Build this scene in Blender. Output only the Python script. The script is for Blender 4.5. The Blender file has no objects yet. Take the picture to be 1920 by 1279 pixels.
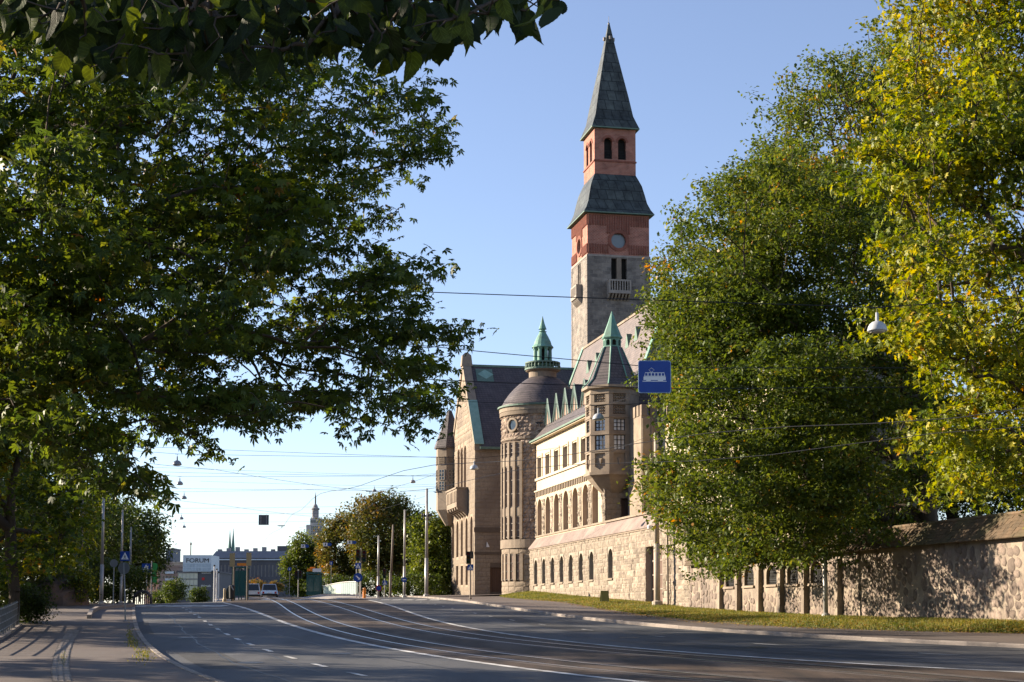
import bpy, bmesh, math, random
import numpy as np
from mathutils import Vector, Matrix
from mathutils.geometry import tessellate_polygon

SC = bpy.context.scene
COL = SC.collection
R = math.radians

# ---------------------------------------------------------------- camera
PITCH = R(5.0)
EYE = 1.7
FOC = 2900.0                     # focal length in pixels of a 1920 wide frame
PX0, PY0 = 960.0, 1148.0 - 2900.0 * math.tan(PITCH)
cam_d = bpy.data.cameras.new('camera')
cam = bpy.data.objects.new('camera', cam_d)
COL.objects.link(cam)
cam.location = (0, 0, EYE)
cam.rotation_euler = (math.pi / 2 + PITCH, 0, 0)
cam_d.sensor_width = 36.0
cam_d.lens = 36.0 * FOC / 1920.0
cam_d.shift_y = (PY0 - 639.5) / 1920.0
cam_d.clip_end = 6000.0
cam_d.clip_start = 0.05
SC.camera = cam

# ---------------------------------------------------------------- sky, sun, exposure
SUN_EL = R(19.0)
SUN_AZ = math.atan2(-0.945, 0.33)         # seen from the camera: left and a little ahead
world = bpy.data.worlds.new('World')
SC.world = world
world.use_nodes = True
wn = world.node_tree
bg = wn.nodes['Background']
sky = wn.nodes.new('ShaderNodeTexSky')
sky.sky_type = 'NISHITA'
sky.sun_disc = False
sky.sun_elevation = SUN_EL
sky.sun_rotation = SUN_AZ
sky.air_density = 1.0
sky.dust_density = 0.0
sky.ozone_density = 2.6
tintn = wn.nodes.new('ShaderNodeMix'); tintn.data_type = 'RGBA'; tintn.blend_type = 'MULTIPLY'
tintn.inputs[0].default_value = 1.0; tintn.inputs[7].default_value = (0.95, 0.96, 1.09, 1)     # camera white balance
hsv = wn.nodes.new('ShaderNodeHueSaturation'); hsv.inputs['Saturation'].default_value = 0.8
wn.links.new(sky.outputs[0], hsv.inputs['Color']); wn.links.new(hsv.outputs[0], tintn.inputs[6]); wn.links.new(tintn.outputs[2], bg.inputs[0])
bg.inputs[1].default_value = 0.066
sun_d = bpy.data.lights.new('sun', 'SUN')
sun_d.energy = 5.0
sun_d.angle = R(0.55)
sun_d.color = (1.0, 0.85, 0.65)
sun = bpy.data.objects.new('sun', sun_d)
COL.objects.link(sun)
SUNV = Vector((math.sin(SUN_AZ) * math.cos(SUN_EL), math.cos(SUN_AZ) * math.cos(SUN_EL), math.sin(SUN_EL)))
sun.rotation_euler = (-SUNV).to_track_quat('-Z', 'Y').to_euler()
SC.view_settings.view_transform = 'Standard'
SC.view_settings.look = 'None'
SC.view_settings.exposure = 1.65
SC.view_settings.gamma = 1.0
SC.view_settings.use_curve_mapping = False
SC.cycles.max_bounces = 6
SC.cycles.diffuse_bounces = 3
SC.cycles.glossy_bounces = 2
SC.cycles.transmission_bounces = 3
SC.cycles.transparent_max_bounces = 6
SC.cycles.caustics_reflective = False
SC.cycles.caustics_refractive = False

# ---------------------------------------------------------------- surveying helpers
CP, SP = math.cos(PITCH), math.sin(PITCH)

def ray(px, py):
    rx = (px - PX0) / FOC
    ry = (PY0 - py) / FOC
    return np.array([rx, CP - ry * SP, SP + ry * CP])

def at(px, py, Y):
    """point seen at (px, py) standing Y metres down the street"""
    r = ray(px, py)
    return np.array([0, 0, EYE]) + r * (Y / r[1])

def base_rel(d):
    return -3.12 + 0.04535 * d - 0.0001 * d * d

def terr(X, Y):
    """street surface height"""
    X = np.asarray(X, float); Y = np.asarray(Y, float)
    d = np.maximum(Y, 1.0)
    r = X / d
    d0 = np.interp(r, [-0.26, -0.235, -0.185, -0.158, -0.12, -0.05], [97, 100, 111, 148, 160, 165])
    dd = np.minimum(d, d0)
    z = base_rel(dd)
    over = np.maximum(d - d0, 0)
    slope0 = 0.04535 - 0.0002 * d0
    k = np.interp(r, [-0.16, -0.05], [0.0009, 0.00012])
    lim = np.interp(r, [-0.16, -0.05], [-0.05, 0.0])
    # parabola until the limiting grade, then straight
    t = np.maximum((slope0 - lim) / (2 * k), 0)
    o1 = np.minimum(over, t)
    z = z + slope0 * o1 - k * o1 * o1 + lim * np.maximum(over - t, 0)
    z = np.where(z < -1.2, -1.75 + np.exp(np.clip((z + 1.2) * 1.6, -50, 0)) * 0.55, z) if False else z
    near = -1.75
    h = 0.12
    z2 = np.where(d < 90, 0.5 * (z + near + np.sqrt((z - near) ** 2 + h * h)), z)
    z2 = np.maximum(z2, -9.0)
    return z2 + EYE

def tz(X, Y):
    return float(terr(X, Y))

def ground(px, py, lift=0.0):
    """first point of the street surface seen at (px, py)"""
    r = ray(px, py)
    ds = np.concatenate([np.arange(8, 200, 0.25), np.arange(200, 900, 2)])
    P = np.array([0, 0, EYE])[None] + ds[:, None] * (r / r[1])[None]
    g = P[:, 2] - terr(P[:, 0], P[:, 1]) - lift
    i = np.argmax(g < 0)
    if g[i] >= 0:
        return at(px, py, 120.0)
    if i == 0:
        return P[0]
    a = g[i - 1] / (g[i - 1] - g[i])
    p = P[i - 1] * (1 - a) + P[i] * a
    return p

# museum frame: origin on the street wall, x = into the block, y = along the street (away)
MPHI = math.atan2(605.0, FOC * (CP + math.tan(PITCH) * SP))
MO = at(994, 1108, 135.0)
MO = np.array([MO[0], MO[1], 0.0])
MV = np.array([math.cos(MPHI), math.sin(MPHI), 0])
MU = np.array([-math.sin(MPHI), math.cos(MPHI), 0])

def hitw(px, py, w):
    """museum (along, height) on the plane at depth w from the street wall"""
    r = ray(px, py)
    t = (w + MO @ MV) / (r @ MV)
    p = np.array([0, 0, EYE]) + r * t
    return float((p - MO) @ MU), float(p[2])

def hita(px, py, a):
    r = ray(px, py)
    t = (a + MO @ MU) / (r @ MU)
    p = np.array([0, 0, EYE]) + r * t
    return float((p - MO) @ MV), float(p[2])

def mworld(w, a, z=0.0):
    return MO + MV * w + MU * a + np.array([0, 0, z])

# ---------------------------------------------------------------- object helpers
def setp(o, label=None, cat=None, group=None, kind=None):
    if label: o['label'] = label
    if cat: o['category'] = cat
    if group: o['group'] = group
    if kind: o['kind'] = kind
    return o

def empty(name, loc=(0, 0, 0), rz=0.0, label=None, cat=None, group=None):
    o = bpy.data.objects.new(name, None)
    COL.objects.link(o)
    o.location = Vector([float(v) for v in loc])
    o.rotation_euler = (0, 0, rz)
    o.empty_display_size = 0.2
    return setp(o, label, cat, group)

def link(name, me, parent=None):
    o = bpy.data.objects.new(name, me)
    COL.objects.link(o)
    if parent is not None:
        o.parent = parent
    return o

def copy_tree(o, parent=None):
    c = o.copy(); COL.objects.link(c); c.parent = parent
    for ch in list(o.children):
        copy_tree(ch, c)
    return c

class MB:
    """collects polygons and links them as one mesh object"""
    def __init__(s):
        s.v = []; s.f = []
    def add(s, vs, fs):
        n = len(s.v)
        s.v.extend([tuple(float(c) for c in v) for v in vs])
        s.f.extend([tuple(i + n for i in f) for f in fs])
        return s
    def box(s, x0, x1, y0, y1, z0, z1):
        vs = [(x0, y0, z0), (x1, y0, z0), (x1, y1, z0), (x0, y1, z0), (x0, y0, z1), (x1, y0, z1), (x1, y1, z1), (x0, y1, z1)]
        return s.add(vs, [(0, 3, 2, 1), (4, 5, 6, 7), (0, 1, 5, 4), (1, 2, 6, 5), (2, 3, 7, 6), (3, 0, 4, 7)])
    def obox(s, c, ax, ay, az):
        """box by centre and three half-axis vectors"""
        c = np.array(c, float); ax = np.array(ax, float); ay = np.array(ay, float); az = np.array(az, float)
        vs = [c + sx * ax + sy * ay + sz * az for sz in (-1, 1) for sx, sy in ((-1, -1), (1, -1), (1, 1), (-1, 1))]
        return s.add(vs, [(0, 3, 2, 1), (4, 5, 6, 7), (0, 1, 5, 4), (1, 2, 6, 5), (2, 3, 7, 6), (3, 0, 4, 7)])
    def frus(s, q0, q1):
        """two loops of equal length joined, both capped"""
        n = len(q0)
        fs = [(i, (i + 1) % n, n + (i + 1) % n, n + i) for i in range(n)]
        return s.add(list(q0) + list(q1), fs + [tuple(range(n - 1, -1, -1)), tuple(range(n, 2 * n))])
    def loops(s, qs, cap0=True, cap1=True):
        n = len(qs[0]); vs = [p for q in qs for p in q]; fs = []
        for k in range(len(qs) - 1):
            for i in range(n):
                fs.append((k * n + i, k * n + (i + 1) % n, (k + 1) * n + (i + 1) % n, (k + 1) * n + i))
        if cap0: fs.append(tuple(range(n - 1, -1, -1)))
        if cap1: fs.append(tuple((len(qs) - 1) * n + i for i in range(n)))
        return s.add(vs, fs)
    def lathe(s, cx, cy, prof, n=24, a0=0.0):
        qs = [[(cx + r * math.cos(a0 + 2 * math.pi * i / n), cy + r * math.sin(a0 + 2 * math.pi * i / n), z) for i in range(n)] for r, z in prof]
        return s.loops(qs)
    def cyl(s, p, q, r0, r1=None, n=8):
        r1 = r0 if r1 is None else r1
        p = np.array(p, float); q = np.array(q, float); d = q - p; L = np.linalg.norm(d)
        if L < 1e-6: return s
        d /= L
        u = np.cross(d, (0, 0, 1.0)) if abs(d[2]) < 0.95 else np.cross(d, (1.0, 0, 0))
        u /= np.linalg.norm(u); w = np.cross(d, u)
        c = [(math.cos(2 * math.pi * i / n), math.sin(2 * math.pi * i / n)) for i in range(n)]
        return s.loops([[p + r0 * (u * a + w * b) for a, b in c], [q + r1 * (u * a + w * b) for a, b in c]])
    def tube(s, pts, r, n=5):
        pts = [np.array(p, float) for p in pts]; qs = []
        for i, p in enumerate(pts):
            d = pts[min(i + 1, len(pts) - 1)] - pts[max(i - 1, 0)]
            d = d / (np.linalg.norm(d) + 1e-9)
            u = np.cross(d, (0, 0, 1.0)) if abs(d[2]) < 0.95 else np.cross(d, (1.0, 0, 0))
            u /= np.linalg.norm(u); w = np.cross(d, u)
            rr = r[i] if hasattr(r, '__len__') else r
            qs.append([p + rr * (u * math.cos(2 * math.pi * k / n) + w * math.sin(2 * math.pi * k / n)) for k in range(n)])
        return s.loops(qs)
    def panel(s, outer, holes, mapf, depth, reveal=True):
        """flat wall with openings; mapf(u, v, n) -> point, n = metres inward"""
        polys = [[Vector((u, v, 0)) for u, v in outer]] + [[Vector((u, v, 0)) for u, v in h] for h in holes]
        flat = [p for q in polys for p in q]
        tris = tessellate_polygon(polys)
        s.add([mapf(p.x, p.y, 0) for p in flat], [tuple(t) for t in tris])
        if reveal:
            for h in holes:
                n = len(h)
                s.add([mapf(u, v, 0) for u, v in h] + [mapf(u, v, depth) for u, v in h], [(i, (i + 1) % n, n + (i + 1) % n, n + i) for i in range(n)])
        return s
    def mesh(s, name, mat, smooth=False):
        me = bpy.data.meshes.new(name)
        me.from_pydata(s.v, [], s.f)
        me.validate()
        bm = bmesh.new(); bm.from_mesh(me)
        bmesh.ops.recalc_face_normals(bm, faces=bm.faces)
        bm.to_mesh(me); bm.free()
        if mat is not None: me.materials.append(mat)
        if smooth:
            me.polygons.foreach_set('use_smooth', [True] * len(me.polygons))
        me.update()
        return me
    def build(s, name, mat, parent=None, smooth=False, **kw):
        o = link(name, s.mesh(name, mat, smooth), parent)
        return setp(o, **kw)

def arch(u0, u1, v0, v1, n=8):
    """round-headed opening outline"""
    r = (u1 - u0) / 2; c = (u0 + u1) / 2; rv = min(abs(r), (v1 - v0) * 0.5); vs = v1 - rv
    return [(u0, v0), (u1, v0)] + [(c + r * math.cos(math.pi * i / n), vs + rv * math.sin(math.pi * i / n)) for i in range(n + 1)]

def rect(u0, u1, v0, v1):
    return [(u0, v0), (u1, v0), (u1, v1), (u0, v1)]

def circ(u, v, r, n=20, ru=None):
    return [(u + (ru or r) * math.cos(2 * math.pi * i / n), v + r * math.sin(2 * math.pi * i / n)) for i in range(n)]

def big_mesh(name, V, F, mat, parent=None, tint=None):
    """fast mesh from arrays: V (n,3), F (m,k) all faces with k corners"""
    me = bpy.data.meshes.new(name)
    m, k = F.shape
    me.vertices.add(len(V)); me.vertices.foreach_set('co', np.ascontiguousarray(V, dtype=np.float32).ravel())
    me.loops.add(m * k); me.loops.foreach_set('vertex_index', np.ascontiguousarray(F, dtype=np.int32).ravel())
    me.polygons.add(m)
    me.polygons.foreach_set('loop_start', np.arange(0, m * k, k, dtype=np.int32))
    if tint is not None:
        at_ = me.attributes.new('tint', 'FLOAT', 'FACE')
        at_.data.foreach_set('value', np.ascontiguousarray(tint, dtype=np.float32))
    me.materials.append(mat)
    me.update(calc_edges=True)
    return link(name, me, parent)

# ---------------------------------------------------------------- materials
def nodes_of(m):
    m.use_nodes = True
    nt = m.node_tree
    return nt, nt.nodes['Principled BSDF']

MATS = {}
def mat(name, c1, c2=None, rough=0.8, scale=1.0, detail=4.0, bump=0.0, bscale=None, metal=0.0, spec=0.3, rnd=0.0, c3=None, s3=0.12, dist=0.02, stretch=None):
    """two tones mixed by noise, broad staining in a third, bump, and per-object variation"""
    if name in MATS: return MATS[name]
    m = bpy.data.materials.new(name); nt, p = nodes_of(m); N = nt.nodes; L = nt.links
    c2 = c2 or tuple(v * 0.75 for v in c1)
    tc = N.new('ShaderNodeTexCoord')
    vec = tc.outputs['Object']
    if stretch:
        mp = N.new('ShaderNodeMapping'); mp.inputs['Scale'].default_value = stretch
        L.new(vec, mp.inputs[0]); vec = mp.outputs[0]
    nz = N.new('ShaderNodeTexNoise'); nz.inputs['Scale'].default_value = scale; nz.inputs['Detail'].default_value = detail
    nz.inputs['Roughness'].default_value = 0.65
    L.new(vec, nz.inputs['Vector'])
    rp = N.new('ShaderNodeValToRGB')
    rp.color_ramp.elements[0].position = 0.33; rp.color_ramp.elements[0].color = (*c2, 1)
    rp.color_ramp.elements[1].position = 0.67; rp.color_ramp.elements[1].color = (*c1, 1)
    L.new(nz.outputs['Fac'], rp.inputs[0])
    out = rp.outputs[0]
    if c3:
        n3 = N.new('ShaderNodeTexNoise'); n3.inputs['Scale'].default_value = s3; n3.inputs['Detail'].default_value = 5
        L.new(vec, n3.inputs['Vector'])
        r3 = N.new('ShaderNodeValToRGB'); r3.color_ramp.elements[0].position = 0.48; r3.color_ramp.elements[1].position = 0.68
        L.new(n3.outputs['Fac'], r3.inputs[0])
        mx = N.new('ShaderNodeMix'); mx.data_type = 'RGBA'
        L.new(r3.outputs[0], mx.inputs[0]); L.new(out, mx.inputs[6]); mx.inputs[7].default_value = (*c3, 1)
        out = mx.outputs[2]
    if rnd:
        oi = N.new('ShaderNodeObjectInfo')
        hs = N.new('ShaderNodeHueSaturation')
        mr = N.new('ShaderNodeMapRange'); mr.inputs[3].default_value = 1 - rnd; mr.inputs[4].default_value = 1 + rnd
        L.new(oi.outputs['Random'], mr.inputs[0]); L.new(mr.outputs[0], hs.inputs['Value']); L.new(out, hs.inputs['Color'])
        out = hs.outputs[0]
    L.new(out, p.inputs['Base Color'])
    p.inputs['Roughness'].default_value = rough
    p.inputs['Metallic'].default_value = metal
    p.inputs['Specular IOR Level'].default_value = spec
    if bump:
        nb = N.new('ShaderNodeTexNoise'); nb.inputs['Scale'].default_value = bscale or scale * 4; nb.inputs['Detail'].default_value = 5
        L.new(vec, nb.inputs['Vector'])
        b = N.new('ShaderNodeBump'); b.inputs['Strength'].default_value = bump; b.inputs['Distance'].default_value = dist
        L.new(nb.outputs['Fac'], b.inputs['Height']); L.new(b.outputs[0], p.inputs['Normal'])
    MATS[name] = m
    return m

def brick_mat(name, c1, c2, mortar, bw, bh, msize=0.012, bump=0.5, rough=0.85, dist=0.02, wob=0.0, noise=0.35, skew=0.0):
    """coursed masonry or slates too fine to build singly; courses follow height, x+y runs round the walls"""
    if name in MATS: return MATS[name]
    m = bpy.data.materials.new(name); nt, p = nodes_of(m); N = nt.nodes; L = nt.links
    tc = N.new('ShaderNodeTexCoord'); sx = N.new('ShaderNodeSeparateXYZ'); L.new(tc.outputs['Object'], sx.inputs[0])
    ad = N.new('ShaderNodeMath'); ad.operation = 'ADD'; L.new(sx.outputs[0], ad.inputs[0]); L.new(sx.outputs[1], ad.inputs[1])
    cb = N.new('ShaderNodeCombineXYZ'); L.new(ad.outputs[0], cb.inputs[0]); L.new(sx.outputs[2], cb.inputs[1])
    vec = cb.outputs[0]
    if wob:
        nw = N.new('ShaderNodeTexNoise'); nw.inputs['Scale'].default_value = 1.3; L.new(tc.outputs['Object'], nw.inputs['Vector'])
        vm = N.new('ShaderNodeVectorMath'); vm.operation = 'MULTIPLY_ADD'
        L.new(nw.outputs['Color'], vm.inputs[0]); vm.inputs[1].default_value = (wob, wob, 0); L.new(vec, vm.inputs[2])
        vec = vm.outputs[0]
    bt = N.new('ShaderNodeTexBrick')
    bt.inputs['Color1'].default_value = (*c1, 1); bt.inputs['Color2'].default_value = (*c2, 1); bt.inputs['Mortar'].default_value = (*mortar, 1)
    bt.inputs['Scale'].default_value = 1.0; bt.inputs['Mortar Size'].default_value = msize
    bt.inputs['Brick Width'].default_value = bw; bt.inputs['Row Height'].default_value = bh
    bt.inputs['Bias'].default_value = 0.0
    L.new(vec, bt.inputs['Vector'])
    nz = N.new('ShaderNodeTexNoise'); nz.inputs['Scale'].default_value = 0.8; nz.inputs['Detail'].default_value = 8; nz.inputs['Roughness'].default_value = 0.7
    L.new(tc.outputs['Object'], nz.inputs['Vector'])
    mr = N.new('ShaderNodeMapRange'); mr.inputs[1].default_value = 0.3; mr.inputs[2].default_value = 0.7
    mr.inputs[3].default_value = 1 - noise; mr.inputs[4].default_value = 1 + noise
    L.new(nz.outputs['Fac'], mr.inputs[0])
    hs = N.new('ShaderNodeHueSaturation'); L.new(bt.outputs['Color'], hs.inputs['Color']); L.new(mr.outputs[0], hs.inputs['Value'])
    L.new(hs.outputs[0], p.inputs['Base Color'])
    p.inputs['Roughness'].default_value = rough; p.inputs['Specular IOR Level'].default_value = 0.25
    b1 = N.new('ShaderNodeBump'); b1.inputs['Strength'].default_value = bump; b1.inputs['Distance'].default_value = dist; b1.invert = True
    L.new(bt.outputs['Fac'], b1.inputs['Height'])
    b2 = N.new('ShaderNodeBump'); b2.inputs['Strength'].default_value = 0.5; b2.inputs['Distance'].default_value = dist
    n2 = N.new('ShaderNodeTexNoise'); n2.inputs['Scale'].default_value = 5; n2.inputs['Detail'].default_value = 5; L.new(tc.outputs['Object'], n2.inputs['Vector'])
    L.new(n2.outputs['Fac'], b2.inputs['Height']); L.new(b1.outputs[0], b2.inputs['Normal'])
    L.new(b2.outputs[0], p.inputs['Normal'])
    MATS[name] = m
    return m

def glass_mat(name, col=(0.03, 0.04, 0.05), rough=0.08):
    if name in MATS: return MATS[name]
    m = bpy.data.materials.new(name); nt, p = nodes_of(m)
    N = nt.nodes; L = nt.links
    tc = N.new('ShaderNodeTexCoord'); nz = N.new('ShaderNodeTexNoise'); nz.inputs['Scale'].default_value = 0.7
    L.new(tc.outputs['Object'], nz.inputs['Vector'])
    b = N.new('ShaderNodeBump'); b.inputs['Strength'].default_value = 0.15; b.inputs['Distance'].default_value = 0.02
    L.new(nz.outputs['Fac'], b.inputs['Height']); L.new(b.outputs[0], p.inputs['Normal'])
    p.inputs['Base Color'].default_value = (*col, 1); p.inputs['Roughness'].default_value = rough
    p.inputs['Specular IOR Level'].default_value = 0.8
    MATS[name] = m
    return m

def leaf_mat(name, stops, trans=0.45, rough=0.5, spec=0.35):
    """leaf colours by per-leaf tint; light also passes through the blade"""
    if name in MATS: return MATS[name]
    m = bpy.data.materials.new(name); m.use_nodes = True; nt = m.node_tree; N = nt.nodes; L = nt.links
    p = N['Principled BSDF']; out = N['Material Output']
    a = N.new('ShaderNodeAttribute'); a.attribute_name = 'tint'
    rp = N.new('ShaderNodeValToRGB')
    e = rp.color_ramp.elements
    while len(e) < len(stops): e.new(0.5)
    for el, (pos, c) in zip(e, stops):
        el.position = pos; el.color = (*c, 1)
    L.new(a.outputs['Fac'], rp.inputs[0])
    L.new(rp.outputs[0], p.inputs['Base Color'])
    p.inputs['Roughness'].default_value = rough; p.inputs['Specular IOR Level'].default_value = spec
    tr = N.new('ShaderNodeBsdfTranslucent')
    hs = N.new('ShaderNodeHueSaturation'); hs.inputs['Hue'].default_value = 0.485; hs.inputs['Saturation'].default_value = 1.1; hs.inputs['Value'].default_value = 1.5
    L.new(rp.outputs[0], hs.inputs['Color']); L.new(hs.outputs[0], tr.inputs[0])
    mx = N.new('ShaderNodeMixShader'); mx.inputs[0].default_value = trans
    L.new(p.outputs[0], mx.inputs[1]); L.new(tr.outputs[0], mx.inputs[2]); L.new(mx.outputs[0], out.inputs[0])
    MATS[name] = m
    return m

M_asphalt = mat('asphalt', (0.074, 0.076, 0.082), (0.048, 0.05, 0.055), 0.8, 0.9, 9, 0.5, 60, c3=(0.09, 0.091, 0.096), s3=0.5, spec=0.3, stretch=(1.0, 0.14, 1.0))
M_trambed = mat('tram_bed_asphalt', (0.088, 0.06, 0.042), (0.036, 0.027, 0.021), 0.8, 1.2, 8, 0.5, 50, c3=(0.1, 0.075, 0.058), s3=0.6, stretch=(1.0, 0.16, 1.0), spec=0.2)
M_pave = mat('pavement_asphalt', (0.125, 0.097, 0.085), (0.088, 0.07, 0.062), 0.85, 0.7, 8, 0.3, 50, c3=(0.13, 0.11, 0.1), s3=0.15)
M_paint = mat('road_paint', (0.72, 0.71, 0.68), (0.4, 0.39, 0.37), 0.7, 1.8, 9, c3=(0.22, 0.21, 0.2), s3=1.1)
M_steel = mat('rail_steel', (0.6, 0.56, 0.52), (0.4, 0.36, 0.33), 0.35, 3, metal=0.85)
M_kerb = mat('kerb_granite', (0.27, 0.23, 0.2), (0.17, 0.145, 0.13), 0.85, 9, 6, 0.4, 30, rnd=0.22)
M_soil = mat('soil', (0.09, 0.075, 0.05), (0.05, 0.06, 0.03), 0.95, 0.4, 6)
M_grassbase = mat('lawn_soil', (0.13, 0.12, 0.04), (0.07, 0.07, 0.025), 0.95, 1.2, 8, c3=(0.14, 0.1, 0.05), s3=0.5)
M_ashlar = mat('ashlar_granite', (0.275, 0.218, 0.16), (0.195, 0.153, 0.113), 0.85, 5, 6, 0.4, 18, rnd=0.2, c3=(0.17, 0.13, 0.1), s3=0.35)
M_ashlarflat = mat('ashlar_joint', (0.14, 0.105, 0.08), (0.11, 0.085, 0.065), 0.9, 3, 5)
M_carve = mat('dressed_stone', (0.275, 0.218, 0.163), (0.205, 0.162, 0.122), 0.85, 2.5, 7, 0.4, 20, c3=(0.17, 0.13, 0.1), s3=0.5)
M_granite = mat('pink_granite', (0.335, 0.28, 0.215), (0.22, 0.182, 0.143), 0.9, 4, 7, 0.9, 11, rnd=0.28, dist=0.05, c3=(0.2, 0.155, 0.125), s3=1.6)
M_mortar = mat('mortar', (0.33, 0.285, 0.23), (0.25, 0.215, 0.175), 0.95, 4, 5, 0.3, 20)
M_rubble = mat('dark_rubble_granite', (0.24, 0.18, 0.14), (0.12, 0.092, 0.075), 0.9, 3, 6, 0.6, 10, rnd=0.25, c3=(0.31, 0.24, 0.185), s3=1.3)
M_cream = mat('cream_plaster', (0.5, 0.425, 0.315), (0.46, 0.385, 0.285), 0.9, 0.8, 6, 0.08, 20, c3=(0.42, 0.35, 0.26), s3=0.4)
M_towerstone = brick_mat('tower_granite', (0.215, 0.185, 0.16), (0.13, 0.115, 0.105), (0.24, 0.21, 0.18), 1.0, 0.42, 0.035, 1.0, wob=0.2, dist=0.07, noise=0.45)
M_brick = brick_mat('red_brick', (0.34, 0.125, 0.085), (0.25, 0.088, 0.062), (0.36, 0.24, 0.19), 0.34, 0.15, 0.018, 0.5, noise=0.35)
M_brickdark = brick_mat('dark_red_brick', (0.24, 0.08, 0.055), (0.19, 0.065, 0.045), (0.22, 0.13, 0.1), 0.16, 0.5, 0.012, 0.4, noise=0.2)
M_darkcopper = brick_mat('dark_copper_sheet', (0.055, 0.065, 0.062), (0.036, 0.043, 0.044), (0.014, 0.018, 0.018), 1.0, 1.2, 0.045, 1.0, rough=0.5, noise=0.75)
M_copper = mat('verdigris_copper', (0.16, 0.31, 0.245), (0.1, 0.22, 0.175), 0.65, 2, 5, 0.15, 6, c3=(0.11, 0.19, 0.15), s3=0.9)
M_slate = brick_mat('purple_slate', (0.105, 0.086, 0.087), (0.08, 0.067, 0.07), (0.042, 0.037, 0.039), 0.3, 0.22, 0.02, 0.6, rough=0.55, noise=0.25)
M_slatelit = brick_mat('lit_purple_slate', (0.155, 0.122, 0.112), (0.118, 0.095, 0.09), (0.07, 0.057, 0.055), 0.35, 0.25, 0.02, 0.5, rough=0.6, noise=0.25)  # hall roof copy of the slate, sunlit tone put into its colour
M_wooddark = mat('brown_door', (0.13, 0.075, 0.05), (0.09, 0.05, 0.035), 0.6, 2, 6, stretch=(4, 4, 0.4))
M_shutter = mat('brown_blind', (0.24, 0.155, 0.105), (0.17, 0.105, 0.075), 0.8, 2.0, 3, stretch=(3, 3, 0.05))
M_wframe = mat('window_frame', (0.3, 0.25, 0.2), (0.22, 0.18, 0.15), 0.6, 3)
M_wframedk = mat('dark_window_frame', (0.06, 0.05, 0.045), (0.04, 0.035, 0.03), 0.6, 3)
M_glass = glass_mat('window_glass')
M_glasspale = mat('curtained_glass', (0.5, 0.52, 0.56), (0.36, 0.39, 0.44), 0.15, 1.2, 2, spec=0.7)
M_dark = mat('dark_interior', (0.02, 0.018, 0.016), (0.012, 0.011, 0.01), 0.9, 2)
M_iron = mat('black_iron', (0.025, 0.025, 0.027), (0.015, 0.015, 0.016), 0.5, 5)
M_grey = mat('grey_painted_steel', (0.3, 0.31, 0.32), (0.22, 0.23, 0.24), 0.5, 2, 5)
M_polelight = mat('galvanised_steel', (0.42, 0.41, 0.39), (0.33, 0.32, 0.31), 0.45, 2, 5, metal=0.4)
M_polebrown = mat('weathered_pole', (0.24, 0.2, 0.16), (0.17, 0.14, 0.115), 0.7, 2, 5, stretch=(3, 3, 0.3))
M_blue = mat('sign_blue', (0.012, 0.06, 0.3), (0.01, 0.05, 0.26), 0.4, 2)
M_white = mat('sign_white', (0.8, 0.8, 0.8), (0.72, 0.72, 0.72), 0.5, 2)
M_bark = mat('bark', (0.085, 0.062, 0.045), (0.045, 0.034, 0.026), 0.95, 4, 6, 0.8, 16, dist=0.04, stretch=(1, 1, 0.3))
M_orange = mat('orange_paint', (0.75, 0.25, 0.03), (0.65, 0.2, 0.02), 0.5, 3)
M_redpaint = mat('red_paint', (0.5, 0.03, 0.03), (0.42, 0.02, 0.02), 0.5, 3)
# ================================================================ street lines
PXC = dict(
 kerbL=[(253,1140),(254.6,1160),(257.5,1169),(262,1186),(272,1207),(301,1230),(336,1253),(371,1271),(394.6,1279)],
 solL=[(434,1133.7),(491,1152.7),(537.5,1167),(590,1185),(648,1201),(736,1217),(900.6,1241.9),(1041,1261.6),(1182,1277)],
 dash=[(357,1147.7),(365,1152.4),(374,1158),(384,1165),(394.6,1172),(408.6,1180),(426,1189.7),(445.6,1199),(469,1208.4),(503,1220),(543,1233),(598.7,1247.8),(668.7,1264.4)],
 AL=[(502.5,1122.7),(531.7,1135),(578,1158.5),(619,1177.5),(663,1190.6),(760,1212),(836,1223.6),(943,1236),(1041,1251.7),(1153.7,1263),(1238,1270)],
 AR=[(523,1122.7),(560.8,1139.6),(613,1164.4),(677.5,1180.4),(760,1198),(838.7,1211),(934,1222),(1055,1236),(1182,1250),(1300,1260)],
 BL=[(596,1127),(648,1142.5),(741.6,1171.7),(810.6,1185.6),(928.7,1201),(999,1211.5),(1083,1219),(1182,1228)],
 BR=[(619,1126.5),(677.5,1141),(747.5,1160),(760,1164.5),(864,1185.6),(957,1199.7),(1069,1209.5),(1182,1219)],
 solR=[(706.7,1128.8),(759,1145.4),(830,1166),(928.7,1185.6),(1013,1196.3),(1125.6,1211),(1210,1218),(1300,1223.6),(1540,1239.6),(1920,1261.4)],
 kerbR=[(810.6,1122.5),(881,1131),(968,1143),(1052,1156),(1153.7,1168),(1238,1178),(1300,1182.4),(1540,1195.6),(1676,1203.8),(1772,1209),(1920,1216)],
)
class Line:
    """X as a smooth function of Y, straight beyond the surveyed stretch"""
    def __init__(s, pts, deg=4):
        P = np.array(pts); o = np.argsort(P[:, 1]); P = P[o]
        s.y0, s.y1 = P[0, 1], P[-1, 1]
        u = np.log(P[:, 1])
        s.um, s.us = u.mean(), u.std()
        s.c = np.polyfit((u - s.um) / s.us, P[:, 0], deg)
    def raw(s, Y):
        return np.polyval(s.c, (np.log(Y) - s.um) / s.us)
    def __call__(s, Y):
        Y = np.asarray(Y, float)
        Yc = np.clip(Y, s.y0, s.y1)
        e = 1.5
        g0 = (s.raw(s.y0 + e) - s.raw(s.y0)) / e
        g1 = (s.raw(s.y1) - s.raw(s.y1 - 6)) / 6
        return s.raw(Yc) + np.minimum(Y - s.y0, 0) * g0 + np.maximum(Y - s.y1, 0) * g1
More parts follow.
